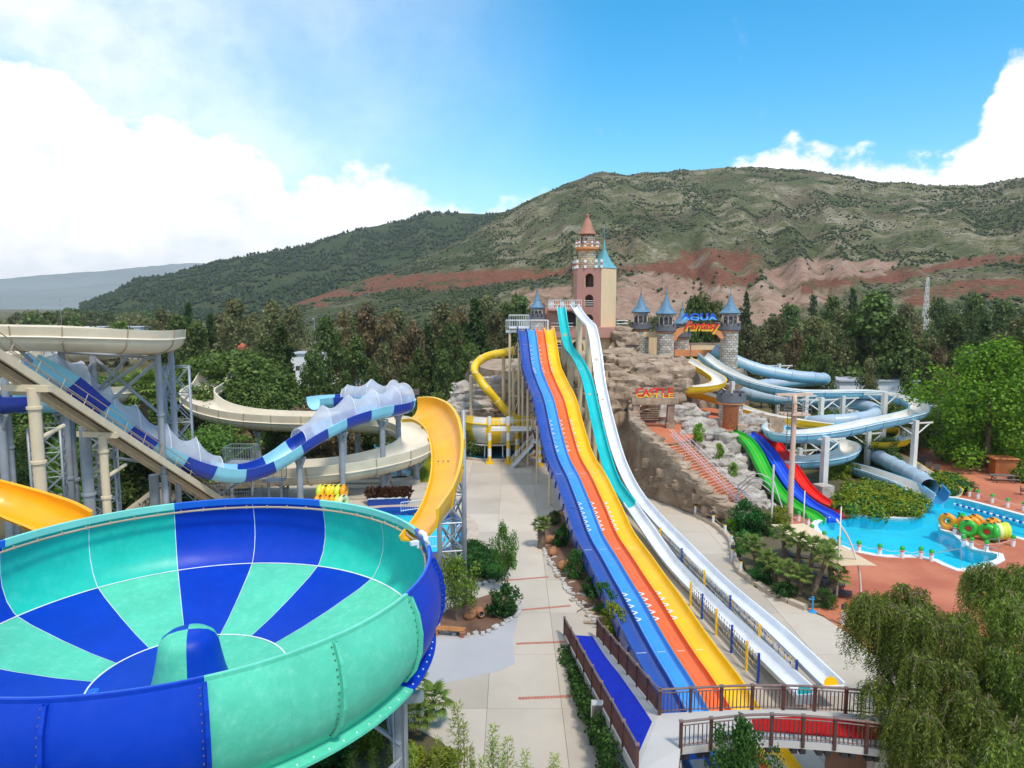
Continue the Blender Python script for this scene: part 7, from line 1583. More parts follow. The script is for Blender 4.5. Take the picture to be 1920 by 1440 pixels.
tree_kind('lacy', 5, cr_oval(2.0, .42, 26, .32, pw=.6), 3800, .13, 'leaf_mid', .13, bark='bark_pale', seed=107, asp=1.8, droop=.3, spread=1.8, z0=.45)
tree_kind('lacy_olive', 4.5, cr_oval(2.3, .36, 30, .32, pw=.55), 3600, .13, 'leaf_willow', .11, bark='bark_pale', seed=108, asp=1.8, droop=.4, spread=2.0, z0=.3)
bush(948, 1158, 2.1, .9, 'bush_dark', 'dark green bush at the right end of the stone edged bed')
t = put_tree('lacy', G(954, 1112), 4.9, .40, 'small_tree', 'slender small tree with pale leaning trunk beside the walk', 'tree'); t.rotation_euler = (.06, -.17, .6)
put_tree('lacy_olive', G(858, 1166), 3.9, .72, 'small_tree', 'spreading olive leaved small tree above the wooden bench', 'tree', rz=1.0)
for i, (u, v, H, w, k, lb) in enumerate([(1040, 985, 1.6, .9, 'bush_light', 'top'), (1055, 1025, 2.2, .9, 'bush_dark', 'second from the top'), (1080, 1085, 2.6, .8, 'bush_light', 'third from the top'), (1105, 1118, 1.6, 1.0, 'bush_dark', 'fourth from the top'), (1130, 1150, 2.4, .9, 'bush_light', 'fifth from the top'), (1150, 1185, 2.2, 1.0, 'bush_moss', 'nearest the bridge ramp'), (1095, 1070, 1.2, 1.1, 'bush_dark', 'tucked against the navy lane'), (1068, 990, 1.2, 1.0, 'bush_moss', 'small one beside the upper navy lane')]):
    bush(u, v, H * .78, w * .9, k, 'green shrub in the bed beside the racing slide, ' + lb, group='shrubs beside the racing slide')
# fan palms: trunk and every frond its own part
def fan_frond(L=.8, n=11, seed=0):
    m = MB(); rg = random.Random(seed); m.tube([(0, 0, 0), (L * .55, 0, .04)], .015, 4)
    for i in range(n):
        a = radians(-80 + 160 * i / (n - 1)); d = V((cos(a), sin(a), 0)); b = V((L * .55, 0, .04)); l = L * .62 * (1 - .25 * abs(a)); t = b + d * l + V((0, 0, -.12 * l - .06 * rg.random())); s = V((-d.y, d.x, 0)) * .045; md = b + d * l * .55 + V((0, 0, .02))
        m.add([b, md - s, t, md + s], [(0, 1, 2, 3)])
    return m.mesh('frond', 'leaf_palm')
fronds = [fan_frond(.85, 11, s) for s in range(3)]
def palm(base, head, label, n=22, s=1.0, group=None, tr=.16):
    base, head = V(base), V(head); t = thing('fan_palm', label, 'palm', base, group); rg = random.Random(int(base.x * 31 + base.y * 17))
    k = 6; pts = [base.lerp(head, i / k) + V((rg.uniform(-.04, .04), rg.uniform(-.04, .04), 0)) for i in range(k + 1)]
    m = MB().tube(pts, [tr * (1.15 - .2 * i / k) for i in range(k + 1)], 9)
    for i in range(40):
        f = rg.random(); p = base.lerp(head, f); a = rg.random() * 6.28; d = V((cos(a), sin(a), .5)); m.bar(p + d * tr * .9, p + d * (tr + .09), .07, .03)
    m.build('trunk', 'bark', t)
    for i in range(n):
        a = i * 2.4; e = 1.15 - 1.75 * (i / n); o = obj('frond', fronds[i % 3], None); o.parent = t; o.location = head - base + V((0, 0, .05)); q = s * rg.uniform(.85, 1.15); o.scale = (q, q, q); o.rotation_euler = (0, -e, a)
    return t
for i, (ub, vb, uh, vh, s, lb) in enumerate([(1468, 1075, 1470, 1005, 1.2, 'tallest fan palm at the back of the palm bed'), (1492, 1088, 1499, 1019, 1.1, 'second fan palm from the left in the back row of the palm bed'), (1512, 1100, 1526, 1028, 1.1, 'third fan palm from the left in the back row of the palm bed'), (1520, 1128, 1548, 1048, 1.3, 'leaning fan palm at the right of the palm bed'), (1478, 1112, 1474, 1070, 1.0, 'short fan palm in the front middle of the palm bed'), (1496, 1120, 1504, 1080, 1.0, 'short fan palm right of the middle in the palm bed'), (1545, 1125, 1574, 1083, .9, 'low leaning fan palm by the sail mast'), (1440, 1085, 1436, 1050, 1.1, 'squat fan palm at the left front of the palm bed'), (1420, 1060, 1410, 1022, 1.2, 'squat fan palm beside the rope bollards'), (1453, 1095, 1452, 1062, .9, 'smallest fan palm in the left half of the palm bed'), (1560, 1110, 1556, 1032, 1.0, 'fan palm rising through the shade sail corner')]):
    b = G(ub, vb, .2); hd = D(uh, vh, b.y); palm(b, hd, lb, 20, s * .98, 'fan palms in the palm bed')
for ub, vb, uh, vh, lb in ((762, 1335, 775, 1282, 'fan palm nearest the bowl column'), (797, 1362, 811, 1318, 'fan palm farthest right below the bowl'), (766, 1392, 782, 1345, 'fan palm lowest of the three below the bowl'), (705, 1378, 712, 1345, 'small fan palm partly behind the bowl column')):
    b = G(ub, vb); palm(b, D(uh, vh, b.y), lb, 20, 1.1, 'fan palms below the bowl', .11)
b = G(1016, 1028); palm(b, D(1015, 985, b.y), 'small bright fan palm with thick trunk at the head of the shrub bed', 26, 1.0, None, .3)
for u, v, Y, lb in ((268, 735, 74, 'shaggy palm behind the netted slide at left'), (225, 620, 175, 'far palm above the tan flume at left')):
    h = D(u, v, Y); palm((h.x, Y, 0), h, lb, 30, 3.0, None, .35)
for (u, v, H, w, k, lb) in [(1398, 1002, 2.8, 1.0, 'bush_dark', 'large dark shrub at the top of the palm bed by the stair'), (1424, 1006, 2.0, 1.0, 'bush_dark', 'dark shrub right of the large one in the palm bed'), (1395, 1040, 1.8, 1.1, 'bush_light', 'light green shrub beside the rope bollards'), (1425, 1095, 1.4, 1.1, 'bush_dark', 'low shrub along the curb of the palm bed'), (1470, 1125, 1.2, 1.2, 'bush_dark', 'low shrub at the front curb of the palm bed'), (1545, 1140, 1.2, 1.0, 'bush_light', 'low shrub at the end of the palm bed'), (1370, 1000, 1.2, 1.1, 'bush_bright', 'bright little shrub at the first rope bollards'), (1460, 985, 1.6, 1.2, 'bush_moss', 'mossy shrub under the green lane')]:
    bush(u, v, H, w, k, lb)
for (u, v, z, H, w, lb) in [(1310, 825, 5.4, 1.7, .8, 'spiky pale shrub in the rock planter at the stair head'), (1348, 858, 4.0, 1.4, .7, 'spiky pale shrub in the middle rock planter'), (1375, 890, 2.6, 1.2, .8, 'spiky pale shrub in the lowest rock planter'), (1210, 690, 10.6, 1.8, .8, 'yellow green shrub at the foot of the brick tower'), (1293, 672, 10.6, 1.2, .9, 'green shrub beside the start of the yellow flume')]: bush(u, v, H, w, 'bush_bright', lb, z=z)
# bamboo shoots along the bottom edge
def bamboo_mesh(seed):
    rg = random.Random(seed); m = MB(); H = 3.4; m.tube([(0, 0, 0), (.05, 0, H * .5), (.0, .05, H)], [.022, .018, .006], 5)
    for i in range(320):
        z = H * (.25 + .75 * rg.random()); a = rg.random() * 6.28; r = (.12 + .5 * (1 - z / H)) * rg.random(); p = V((cos(a) * r, sin(a) * r, z)); d = V((cos(a), sin(a), rg.uniform(-.2, .9))).normalized(); l = rg.uniform(.12, .22); s = d.cross(V((0, 0, 1))).normalized() * .02
        m.add([p, p + d * l * .5 + s, p + d * l, p + d * l * .5 - s], [(0, 1, 2, 3)])
    return m.mesh('shoot', 'leaf_bamboo')
bm = [bamboo_mesh(s) for s in range(3)]
for i, (u, v, Y) in enumerate([(857, 1322, 26.5), (925, 1362, 26), (953, 1385, 25.5), (820, 1385, 26), (985, 1408, 25.5), (880, 1400, 25.5), (1040, 1415, 25), (775, 1400, 26), (700, 1405, 26), (660, 1412, 25.5), (735, 1395, 26.4), (905, 1420, 25)]):
    t_ = D(u, v, Y); t = thing('bamboo', 'yellow green bamboo shoot rising from the bottom edge, %s from the left' % ['fifth', 'eighth', 'ninth', 'fourth', 'tenth', 'sixth', 'last', 'third', 'second', 'first', 'third tall one', 'seventh'][i], 'bamboo', (t_.x, Y, 0), 'bamboo shoots at the bottom edge', i * 1.3); s = t_.z / 3.4; t.scale = (max(.9, s), max(.9, s), s)
    obj('shoot', bm[i % 3], t, loc=(0, 0, 0)); obj('shoot', bm[(i + 1) % 3], t, loc=(.18, .1, 0)).scale = (.8, .8, .8)
for (u, v, H, w, k, lb) in [(690, 1410, .9, 1.5, 'bush_moss', 'yellowish low bush under the bowl column'), (770, 1432, .8, 1.5, 'bush_moss', 'yellowish low bush right of the bowl column'), (625, 1450, 1.8, 1.2, 'bush_dark', 'dark low bush under the front of the bowl'), (830, 1450, 1.0, 1.6, 'bush_moss', 'bright low bush at the bottom edge')]: bush(u, v, H, w, k, lb)
p = G(1318, 1420, 0); put_tree('bush_near', (p.x, 24.6, 0), D(1318, 1368, 24.6).z, .62, 'shrub', 'round leafy green bush before the near bridge railing', 'shrub')
# ivy hanging along the ramp
iv = thing('ivy', 'dark green ivy climbing the left side of the bridge ramp', 'ivy', (L0.x, L0.y, 0)); cl = []
rg = random.Random(8)
for i in range(46):
    s = .12 + .88 * i / 46; p = ramp(s, -.06); z = max(.2, p.z - .35); cl.append(((p.x - .22 * rg.random() - .12, p.y, z * rg.uniform(.3, .95)), (.34, .4, .35 + z * .25)))
quad_cloud(cl, 6500, .12, 9, 1.1, .3, .8).build('leaves', 'leaf_ivy', iv, kind='stuff')
for i in range(12): p = ramp(.2 + .06 * i, -.05); MB().tube([(p.x - .1, p.y, 0), (p.x - .12, p.y, max(.3, p.z - .3))], .025, 5).build('stem', 'bark', iv)
# drooping pepper trees
def pepper(base, clumps, nst, label, seed, Hs):
    rg = random.Random(seed); t = thing('pepper_tree', label, 'tree', base); b = V(base); m = MB()
    for c, r in clumps: 
        mid = b.lerp(V(c), .55) + V((rg.uniform(-.5, .5), rg.uniform(-.5, .5), .8)); m.tube(catmull([b, b.lerp(mid, .5), mid, V(c) + V((0, 0, r[2] * .4))], .6), .16, 7) if 0 else m.tube([b, mid, V(c) + V((0, 0, r[2] * .3))], [.12, .07, .02], 6)
    m.tube([b, b + V((0, 0, 3.0))], [.3, .24], 8); m.build('trunk', 'bark', t, smooth=True); lv = MB(); tw = MB()
    w = [r[0] * r[1] for c, r in clumps]; tot = sum(w)
    for (c, r), ww in zip(clumps, w):
        for k in range(int(nst * ww / tot)):
            d = V((rg.gauss(0, 1), rg.gauss(0, 1), abs(rg.gauss(0, 1)) * 1.0 - .25)).normalized(); p = V(c) + V((d.x * r[0], d.y * r[1], d.z * r[2])) * rg.uniform(.55, 1.0); L = rg.uniform(.7, 2.6); o = V((d.x, d.y, 0)) * rg.uniform(.1, .35); n = int(L / .085); pts = []
            for i in range(n):
                f = i / n; q = p + o * (1 - (1 - f) ** 2) + V((0, 0, -L * f * f * .5 - L * f * .5)); pts.append(q)
                for s in (-1, 1):
                    a = rg.random() * 6.28; dd = (V((cos(a), sin(a), -.9)) + o).normalized(); l = rg.uniform(.11, .2); sv = dd.cross(V((rg.uniform(-1, 1), rg.uniform(-1, 1), .2))).normalized() * .017; lv.add([q, q + dd * l * .5 + sv, q + dd * l, q + dd * l * .5 - sv], [(0, 1, 2, 3)])
            if k % 5 == 0: tw.tube([p - d * .6, p, pts[len(pts) // 2]], .012, 3)
    lv.build('foliage', 'leaf_willow', t, kind='stuff'); tw.build('twigs', 'bark_pale', t, kind='stuff'); quad_cloud([(c, (r[0] * .75, r[1] * .75, r[2] * .7)) for c, r in clumps], 3000, .12, seed, 1.8, .8, .3).build('inner_foliage', 'leaf_willow', t, kind='stuff')
def cl_(l):
    rg = random.Random(len(l) + int(l[0][0])); out = []
    for u, v, Y, r in l:
        c = D(u, v, Y)
        for k in range(4):
            d = V((rg.gauss(0, 1), rg.gauss(0, 1), rg.gauss(0, .8))).normalized() * rg.uniform(.5, .95); q = rg.uniform(.32, .6); out.append((tuple(c + V((d.x * r[0], d.y * r[1], d.z * r[2]))), (r[0] * q, r[1] * q, r[2] * q)))
    return out
pepper((17.4, 27.5, 0), cl_([(1690, 1150, 28, (1.7, 1.7, 1.2)), (1735, 1180, 27.5, (2.0, 1.8, 1.3)), (1665, 1215, 27, (1.3, 1.5, 1.2)), (1780, 1230, 27, (2.0, 1.8, 1.4)), (1715, 1270, 26, (1.9, 1.6, 1.3)), (1700, 1120, 28.5, (.9, .9, .7)), (1790, 1320, 25.5, (1.8, 1.6, 1.5)), (1845, 1200, 28, (1.6, 1.6, 1.3)), (1730, 1350, 25, (1.3, 1.3, 1.2)), (1770, 1400, 24.5, (1.6, 1.4, 1.2))]), 3300, 'large drooping pepper tree hiding the right end of the bridge', 1, 1)
pepper((21.5, 28, 0), cl_([(1890, 1110, 29, (1.8, 1.8, 1.3)), (1850, 1090, 30, (1.0, 1.2, .8)), (1930, 1130, 29, (2.0, 1.9, 1.4)), (1900, 1190, 27.5, (2.0, 1.8, 1.4)), (1880, 1280, 26, (1.9, 1.7, 1.4)), (1950, 1260, 26, (2.0, 1.7, 1.5)), (1900, 1370, 25, (1.9, 1.6, 1.4)), (1830, 1400, 24.5, (1.6, 1.4, 1.3)), (1950, 1420, 24, (1.8, 1.6, 1.4)), (1870, 1430, 23.5, (1.6, 1.4, 1.2))]), 3300, 'drooping pepper tree at the lower right corner', 2, 1)
# ------------------------------------------------------------------ trees and shrubs close behind the slides
put_tree('broad', (D(1868, 880, 84).x, 86, 0), D(1868, 655, 86).z, 1.05, 'broadleaf_tree', 'big bright green broadleaf tree shading the terrace at the right edge', 'tree')
put_tree('broad', (D(1965, 880, 90).x, 92, 0), 13, 1.0, 'broadleaf_tree', 'bright broadleaf tree cut off by the right edge of the photo', 'tree', rz=2)
for u, v, Y, w, k, lb in ((430, 655, 104, 1.25, 'pine0', 'big rounded stone pine behind the netted slide'), (385, 668, 108, 1.0, 'pine1', 'rounded stone pine left of the big one'), (470, 700, 99, .9, 'pine1', 'low rounded stone pine right of the big one'), (120, 690, 92, 1.1, 'pine0', 'stone pine seen through the steel frame at left'), (215, 700, 96, 1.0, 'pine1', 'stone pine behind the lower tan coil'), (40, 700, 90, 1.0, 'pine1', 'stone pine at the left edge behind the columns'), (300, 712, 100, .9, 'pine0', 'stone pine behind the lattice tower')):
    p = D(u, v, Y); put_tree(k, (p.x, Y, 0), p.z, w, 'stone_pine', lb, 'tree')
rg = random.Random(21); LBL = {'shrubtree': 'leafy green shrub thicket', 'shrubdark': 'dark green shrub thicket', 'shrubdry': 'dry straw coloured reed clump', 'bush_moss': 'mossy bush'}
def thicket(n, ur, Yr, hr, keys, where, avoid=None):
    for i in range(n):
        u = rg.uniform(*ur); Y = rg.uniform(*Yr); k = rg.choice(keys); put_tree(k, ((u - 960) / F * Y, Y, 0), rg.uniform(*hr), rg.uniform(.8, 1.3), 'shrub', LBL[k] + ' ' + where, 'shrub', 'shrubs ' + where)
thicket(34, (-40, 430), (64, 92), (3.5, 6.5), ['shrubtree', 'shrubdark', 'shrubdark'], 'under the steel frame at left')
thicket(12, (430, 640), (88, 100), (3, 5.5), ['shrubtree', 'shrubdark', 'shrubdry', 'shrubdry'], 'behind the tan loop')
thicket(12, (640, 860), (92, 108), (3, 6), ['shrubtree', 'shrubdark', 'shrubdark'], 'left of the rockery')
thicket(14, (1270, 1480), (88, 100), (2, 4), ['shrubdark', 'shrubtree'], 'below the yellow flume')
thicket(20, (1430, 1700), (84, 108), (2.0, 4.5), ['shrubdark', 'shrubtree'], 'under the blue flumes')
thicket(6, (1560, 1620), (79, 84), (1.2, 2.0), ['shrubdark', 'bush_moss'], 'beside the rainbow slide')
thicket(16, (1690, 1800), (96, 110), (3, 5), ['shrubtree', 'shrubdark'], 'behind the terrace')
thicket(10, (1790, 2000), (94, 104), (3, 5), ['shrubdark', 'shrubtree'], 'behind the broadleaf tree')
for u, v, Y, H in ((833, 790, 98, 4.2), (818, 792, 99, 3.4), (848, 795, 97, 3.0)): put_tree('bush_pink', (D(u, v, Y).x, Y, 0), H, .9, 'oleander', 'pink flowering oleander bush left of the grey rockery', 'shrub', 'pink oleanders by the rockery')
# ------------------------------------------------------------------ small furniture
q = G(843, 1192); bn = thing('bench', 'wooden slatted bench in front of the stone edged bed', 'bench', q, None, -.16)
for k in range(4): obj('seat_slat', MB().box((0, -.21 + .14 * k, .46), (1.9, .115, .05)).mesh('seat_slat', 'wood_bench'), bn, loc=(0, 0, 0))
for sx in (-.75, .75):
    for sy in (-.18, .18): obj('leg', MB().box((sx, sy, .22), (.1, .1, .44)).mesh('leg', 'wood_bench'), bn, loc=(0, 0, 0))
    obj('stretcher', MB().box((sx, 0, .4), (.08, .46, .07)).mesh('stretcher', 'wood_bench'), bn, loc=(0, 0, 0))
q = G(867, 1196); pt = thing('plant_pot', 'small dark red pot at the right end of the bench', 'pot', q); MB().lathe([(.12, 0), (.17, .35), (.19, .36), (.19, .42), (.15, .42), (.14, .3), (.0, .3)], q, 12).build('pot', 'stone_red', pt, smooth=True)
amph = MB().lathe([(.05, 0), (.2, .06), (.34, .3), (.38, .55), (.30, .82), (.16, .95), (.15, 1.05), (.22, 1.12), (.17, 1.12), (.10, 1.0)], (0, 0, 0), 16).mesh('body', 'terracotta', True)
amph_in = MB().lathe([(.16, 1.08), (0.001, 1.0)], (0, 0, 0), 12).mesh('mouth', 'black')
for u, v, rz, lb in ((882, 1152, 2.6, 'terracotta jar lying in the bed behind the bench, left one'), (897, 1147, .4, 'terracotta jar lying in the bed behind the bench, right one'), (1030, 1012, 2.2, 'terracotta jar on its side below the small bright palm'), (1036, 1035, 2.9, 'small terracotta jar in the gravel strip of the shrub bed'), (1055, 1060, 2.5, 'largest terracotta jar lying in the shrub bed'), (1058, 964, .8, 'terracotta jar at the top of the shrub bed')):
    t = thing('terracotta_jar', lb, 'jar', G(u, v, .32), 'terracotta jars', None); t.rotation_euler = (radians(82), 0, rz); obj('body', amph, t, loc=(0, 0, -.5)); obj('mouth', amph_in, t, loc=(0, 0, -.5))
# broken paving stones laid along the shrub bed
rg = random.Random(13)
for i in range(22):
    f = i / 22; u = 1020 + 105 * f + 10 * sin(i * 2.1); v = 1022 + 158 * f; p = G(u, v, .12); k = rg.randint(3, 5); poly = []
    for a in sorted(rg.random() * 6.28 for _ in range(k)): poly.append((p.x + .42 * cos(a), p.y + .42 * sin(a)))
    if len(poly) >= 3: MB().prism(poly, .08, .15).build('flagstone', rg.choice(['white_stone', 'rock_grey', 'rock_tan']), bedA)
# sun loungers, tables and chairs on the terrace
lg = [('frame', MB().box((0, 0, .32), (.66, 1.3, .08)).mesh('frame', 'wicker')), ('backrest', MB().box((0, .92, .52), (.66, .7, .07), R=Matrix.Rotation(radians(32), 3, 'X')).mesh('backrest', 'wicker'))] + [('leg', MB().box((x, y, .15), (.06, .06, .3)).mesh('leg', 'wicker')) for x in (-.28, .28) for y in (-.55, .55)]
def lounger(u, v, rz, lb):
    t = thing('sun_lounger', lb, 'sun lounger', G(u, v, .015), 'dark wicker sun loungers', rz)
    for n_, m in lg: obj(n_, m, t, loc=(0, 0, 0))
for u, v, rz, lb in ((1578, 1118, 1.2, 'dark wicker lounger under the sail corner beside the bent pole'), (1545, 1088, 1.2, 'dark wicker lounger behind the palm bed, middle'), (1525, 1068, 1.2, 'dark wicker lounger behind the palm bed, farther back'), (1500, 1050, 1.2, 'dark wicker lounger deepest under the shade sail'), (1565, 1102, 1.2, 'dark wicker lounger next to the sail corner one'), (1715, 865, -.5, 'dark lounger at the terrace edge below the yellow flume'), (1740, 880, -.6, 'dark lounger left of the low green hedge'), (1728, 872, -.6, 'dark lounger between two others by the flume column'), (1820, 868, .9, 'dark lounger under the broadleaf tree, left'), (1832, 872, .9, 'dark lounger under the broadleaf tree, middle'), (1845, 870, .9, 'dark lounger under the broadleaf tree, right'), (1755, 885, -.6, 'dark lounger right behind the low green hedge')): lounger(u, v, rz, lb)
def chair(u, v, rz, mat, lb, s=1.0, group=None):
    t = thing('chair', lb, 'chair', G(u, v, .015), group, rz); t.scale = (s, s, s)
    for n_, c, d in [('seat', (0, 0, .43), (.5, .48, .06)), ('backrest', (0, .24, .68), (.5, .06, .48)), ('armrest', (-.27, 0, .62), (.05, .46, .05)), ('armrest', (.27, 0, .62), (.05, .46, .05))] + [('leg', (x, y, .21), (.05, .05, .42)) for x in (-.22, .22) for y in (-.2, .2)]: obj(n_, MB().box(c, d).mesh(n_, mat), t, loc=(0, 0, 0))
chair(1752, 850, 1.0, 'white_plastic', 'white plastic chair by the brown hut, left', 1.1); chair(1760, 854, -.8, 'white_plastic', 'white plastic chair by the brown hut, right', 1.1)
chair(1827, 922, .4, 'wicker', 'dark wicker chair behind the far pool edge', 1.15); chair(1812, 926, 2.2, 'wicker', 'low dark wicker chair near the tube mouth', 1.0); chair(1797, 900, 2.0, 'wicker', 'dark chair right of the low green hedge'); chair(1918, 928, 1.0, 'wicker', 'dark chair at the right edge of the terrace')
def mat_(u, v, lb): t = G(u, v, .04); MB().lathe([(0, .03), (.55, .03), (.6, .0)], t, 14).build('red_mat', 'stone_red', label=lb, cat='mat')
mat_(1812, 886, 'red round mat on the terrace nearer the pool hedge'); mat_(1843, 894, 'red round mat on the terrace nearer the wooden hut')
q = G(1880, 903); pk = thing('picnic_table', 'grey weathered wooden picnic table with benches before the orange hut', 'picnic table', q, None, -.15)
for n_, c, d in [('top_plank', (0, -.3 + .2 * k, .76), (2.6, .18, .06)) for k in range(4)] + [('bench_plank', (0, s * (.75 + .17 * k), .45), (2.6, .15, .06)) for s in (-1, 1) for k in (0, 1)] + [('leg_beam', (x, 0, .4), (.09, 1.7, .09)) for x in (-.9, .9)]: obj(n_, MB().box(c, d).mesh(n_, 'wood_grey'), pk, loc=(0, 0, 0))
for x in (-.9, .9):
    for s in (-1, 1): obj('leg', MB().bar((x, .7 * s, 0), (x, .25 * s, .74), .09, .09).mesh('leg', 'wood_grey'), pk, loc=(0, 0, 0))
q = G(1878, 890); ht = thing('wooden_hut', 'small orange wooden kiosk with flat roof under the broadleaf tree', 'hut', q, None, -.15)
for k in range(11): obj('wall_board', MB().box((-1.0 + .2 * k, -.8, 1.0), (.185, .05, 1.9)).mesh('wall_board', 'wood_orange'), ht, loc=(0, 0, 0))
for k in range(8): obj('wall_board', MB().box((-1.1, -.7 + .2 * k, 1.0), (.05, .185, 1.9)).mesh('wall_board', 'wood_orange'), ht, loc=(0, 0, 0)); obj('wall_board', MB().box((1.1, -.7 + .2 * k, 1.0), (.05, .185, 1.9)).mesh('wall_board', 'wood_orange'), ht, loc=(0, 0, 0))
obj('roof', MB().box((0, 0, 2.1), (2.9, 2.1, .14), taper=.85).mesh('roof', 'wood_orange'), ht, loc=(0, 0, 0))
q = G(1773, 838); hu = thing('brown_hut', 'dark brown wooden hut with red door behind the white chairs', 'hut', q, None, .1)
for k in range(9): obj('wall_board', MB().box((-.9 + .22 * k, -.9, 1.4), (.2, .06, 2.8)).mesh('wall_board', 'wood_door' if 2 < k < 7 else 'castle_shade'), hu, loc=(0, 0, 0))
obj('side_wall', MB().box((-1.0, 0, 1.4), (.08, 1.8, 2.8)).mesh('side_wall', 'castle_shade'), hu, loc=(0, 0, 0)); obj('roof', MB().box((0, 0, 2.95), (2.6, 2.4, .2), taper=.9).mesh('roof', 'castle_shade'), hu, loc=(0, 0, 0))
# person by the hut: one skinned body, clothes as children
def person(base, rz, label):
    me = bpy.data.meshes.new('person')
    J = [(0, 0, .95), (0, 0, 1.2), (0, 0, 1.42), (0, -.01, 1.52), (0, -.02, 1.66), (.18, 0, 1.40), (.26, -.02, 1.14), (.25, -.16, .96), (-.18, 0, 1.40), (-.26, 0, 1.14), (-.24, -.12, .94), (.10, 0, .88), (.11, -.03, .48), (.11, .02, .08), (.11, -.14, .04), (-.10, 0, .88), (-.11, .02, .48), (-.11, .06, .08), (-.11, -.10, .04)]
    E_ = [(0, 1), (1, 2), (2, 3), (3, 4), (2, 5), (5, 6), (6, 7), (2, 8), (8, 9), (9, 10), (0, 11), (11, 12), (12, 13), (13, 14), (0, 15), (15, 16), (16, 17), (17, 18)]
    Rd = [.15, .14, .15, .055, .10, .065, .045, .035, .065, .045, .035, .09, .06, .042, .04, .09, .06, .042, .04]
    me.from_pydata(J, E_, []); o = obj('person', me, None, label, 'person'); o.location = base; o.rotation_euler = (0, 0, rz); md = o.modifiers.new('skin', 'SKIN')
    for v, r in zip(me.skin_vertices[0].data, Rd): v.radius = (r, r * .85); v.use_root = False
    me.skin_vertices[0].data[0].use_root = True; o.modifiers.new('sub', 'SUBSURF').levels = 1; me.materials.append(MAT['skin'])
    obj('shirt', MB().lathe([(.19, .92), (.185, 1.1), (.2, 1.3), (.19, 1.42), (.08, 1.5)], (0, 0, 0), 14).tube([(.17, 0, 1.42), (.27, -.02, 1.16)], [.09, .075], 8).tube([(-.17, 0, 1.42), (-.27, 0, 1.16)], [.09, .075], 8).mesh('shirt', 'shirt_green', True), o, loc=(0, 0, 0))
    obj('shorts', MB().lathe([(.18, .96), (.2, .85)], (0, 0, 0), 12).tube([(.1, 0, .92), (.11, -.02, .5)], [.12, .1], 9).tube([(-.1, 0, .92), (-.11, .02, .5)], [.12, .1], 9).mesh('shorts', 'shorts', True), o, loc=(0, 0, 0))
    obj('hair', MB().lathe([(.115, 1.66), (.118, 1.72), (.09, 1.79), (.001, 1.81)], (0, .01, 0), 12).mesh('hair', 'hair', True), o, loc=(0, 0, 0))
person(G(1778, 862, .015), .6, 'person in green shirt and khaki shorts standing by the brown hut')
# swim rings heaped left of the plaza
cc = ['rubber_orange', 'rubber_orange', 'rubber_yellow', 'rubber_orange']; rg = random.Random(17)
for i in range(11):
    p = D(537 + i * 8, 936, 63) ; t = ring(V((p.x, 62 + (i % 2) * .5, .05)), 'rubber_orange' if i < 8 else 'rubber_lime', 1.4 + rg.uniform(-.2, .2), 'orange swim ring standing in the long row behind the bowl' if i < 8 else 'lime swim ring in the row behind the bowl', group='swim rings in the row behind the bowl'); t.scale = (1.35, 1.35, 1.35)
for i in range(18):
    c = rg.choice(['rubber_orange', 'rubber_orange', 'rubber_yellow', 'rubber_lime', 'rubber_cream']); k = i % 6; r = i // 6; p = D(595 + k * 9, 940 - r * 12, 64 + r * .4); t = ring(V((p.x, 64 + r * .9, .05 + r * .75)), c, 1.3 + rg.uniform(-.3, .3), {'rubber_orange': 'orange', 'rubber_yellow': 'yellow', 'rubber_lime': 'lime', 'rubber_cream': 'cream'}[c] + ' swim ring in the heap between slide column and bowl rim', group='swim rings in the heap behind the bowl'); t.scale = (1.35, 1.35, 1.35)
for i in range(4):
    p = D(660 + i * 9, 948, 60); t = ring(V((p.x, 60, .05)), 'rubber_yellow', .4 * i, 'yellow swim ring lying right of the heap behind the bowl', group='yellow swim rings right of the heap'); t.rotation_euler = (pi / 2, 0, .3 * i); t.location.z = .9; t.scale = (1.35, 1.35, 1.35)
# green flume and splash parts behind the heap
gp_ = track([(420, 915, 80), (500, 908, 79), (580, 905, 78), (660, 898, 79), (690, 893, 82)], -.2); gs = thing('green_flume', 'green flume trough half hidden under the tan loop', 'water slide', (gp_[0].x, gp_[0].y, 0)); chute(gs, gp_, *half_pipe(.7, .6, .1, 10, .08), 3, [('rgb_green', 'rgb_green')], flange=.05)
MB().box((gp_[5].x, gp_[5].y, .3), (.4, .4, .6)).build('footing', 'concrete_grey', gs)
# concrete seating steps and planter wall near the shallow pool
cs = thing('seating_steps', 'broad concrete steps behind the shallow pool', 'steps', G(670, 930))
for k in range(5): a, b = G(640, 938 - k * 7), G(700 + k * 4, 938 - k * 7); MB().box(((a.x + b.x) / 2, a.y + .6, .17 * (k + 1) - .1), (b.x - a.x, 1.4, .34)).build('step', 'concrete', cs)
a, b = G(690, 948), G(765, 945); wl_ = thing('planter_wall', 'low navy tiled planter with red leaved plants by the shallow pool', 'planter', a); MB().bar(a + V((0, 0, .35)), b + V((0, 0, .35)), .6, .7).build('wall', 'tile_navy', wl_); MB().bar(a + V((0, 0, .74)), b + V((0, 0, .74)), .7, .08).build('coping', 'white_paint', wl_)
for i in range(7): p = a.lerp(b, (i + .5) / 7); put_tree('bush_croton', p + V((0, .3, .6)), .9, .8, 'croton', 'red leaved plant in the navy planter', 'plant', 'red leaved plants in the navy planter')
for nm, px, lab in (('fence', [(752, 962), (800, 955), (830, 962)], 'low white railing along the back of the shallow pool'), ('fence', [(790, 1030), (840, 1028), (862, 1005)], 'low white railing along the near side of the shallow pool')):
    ptsf = [G(u, v) for u, v in px]; t = thing(nm, lab, 'railing', ptsf[0])
    for a, b in zip(ptsf, ptsf[1:]): rail_run(t, a + V((0, 0, .1)), b + V((0, 0, .1)), .95, 'white_paint', 'white_paint', .22, .012)
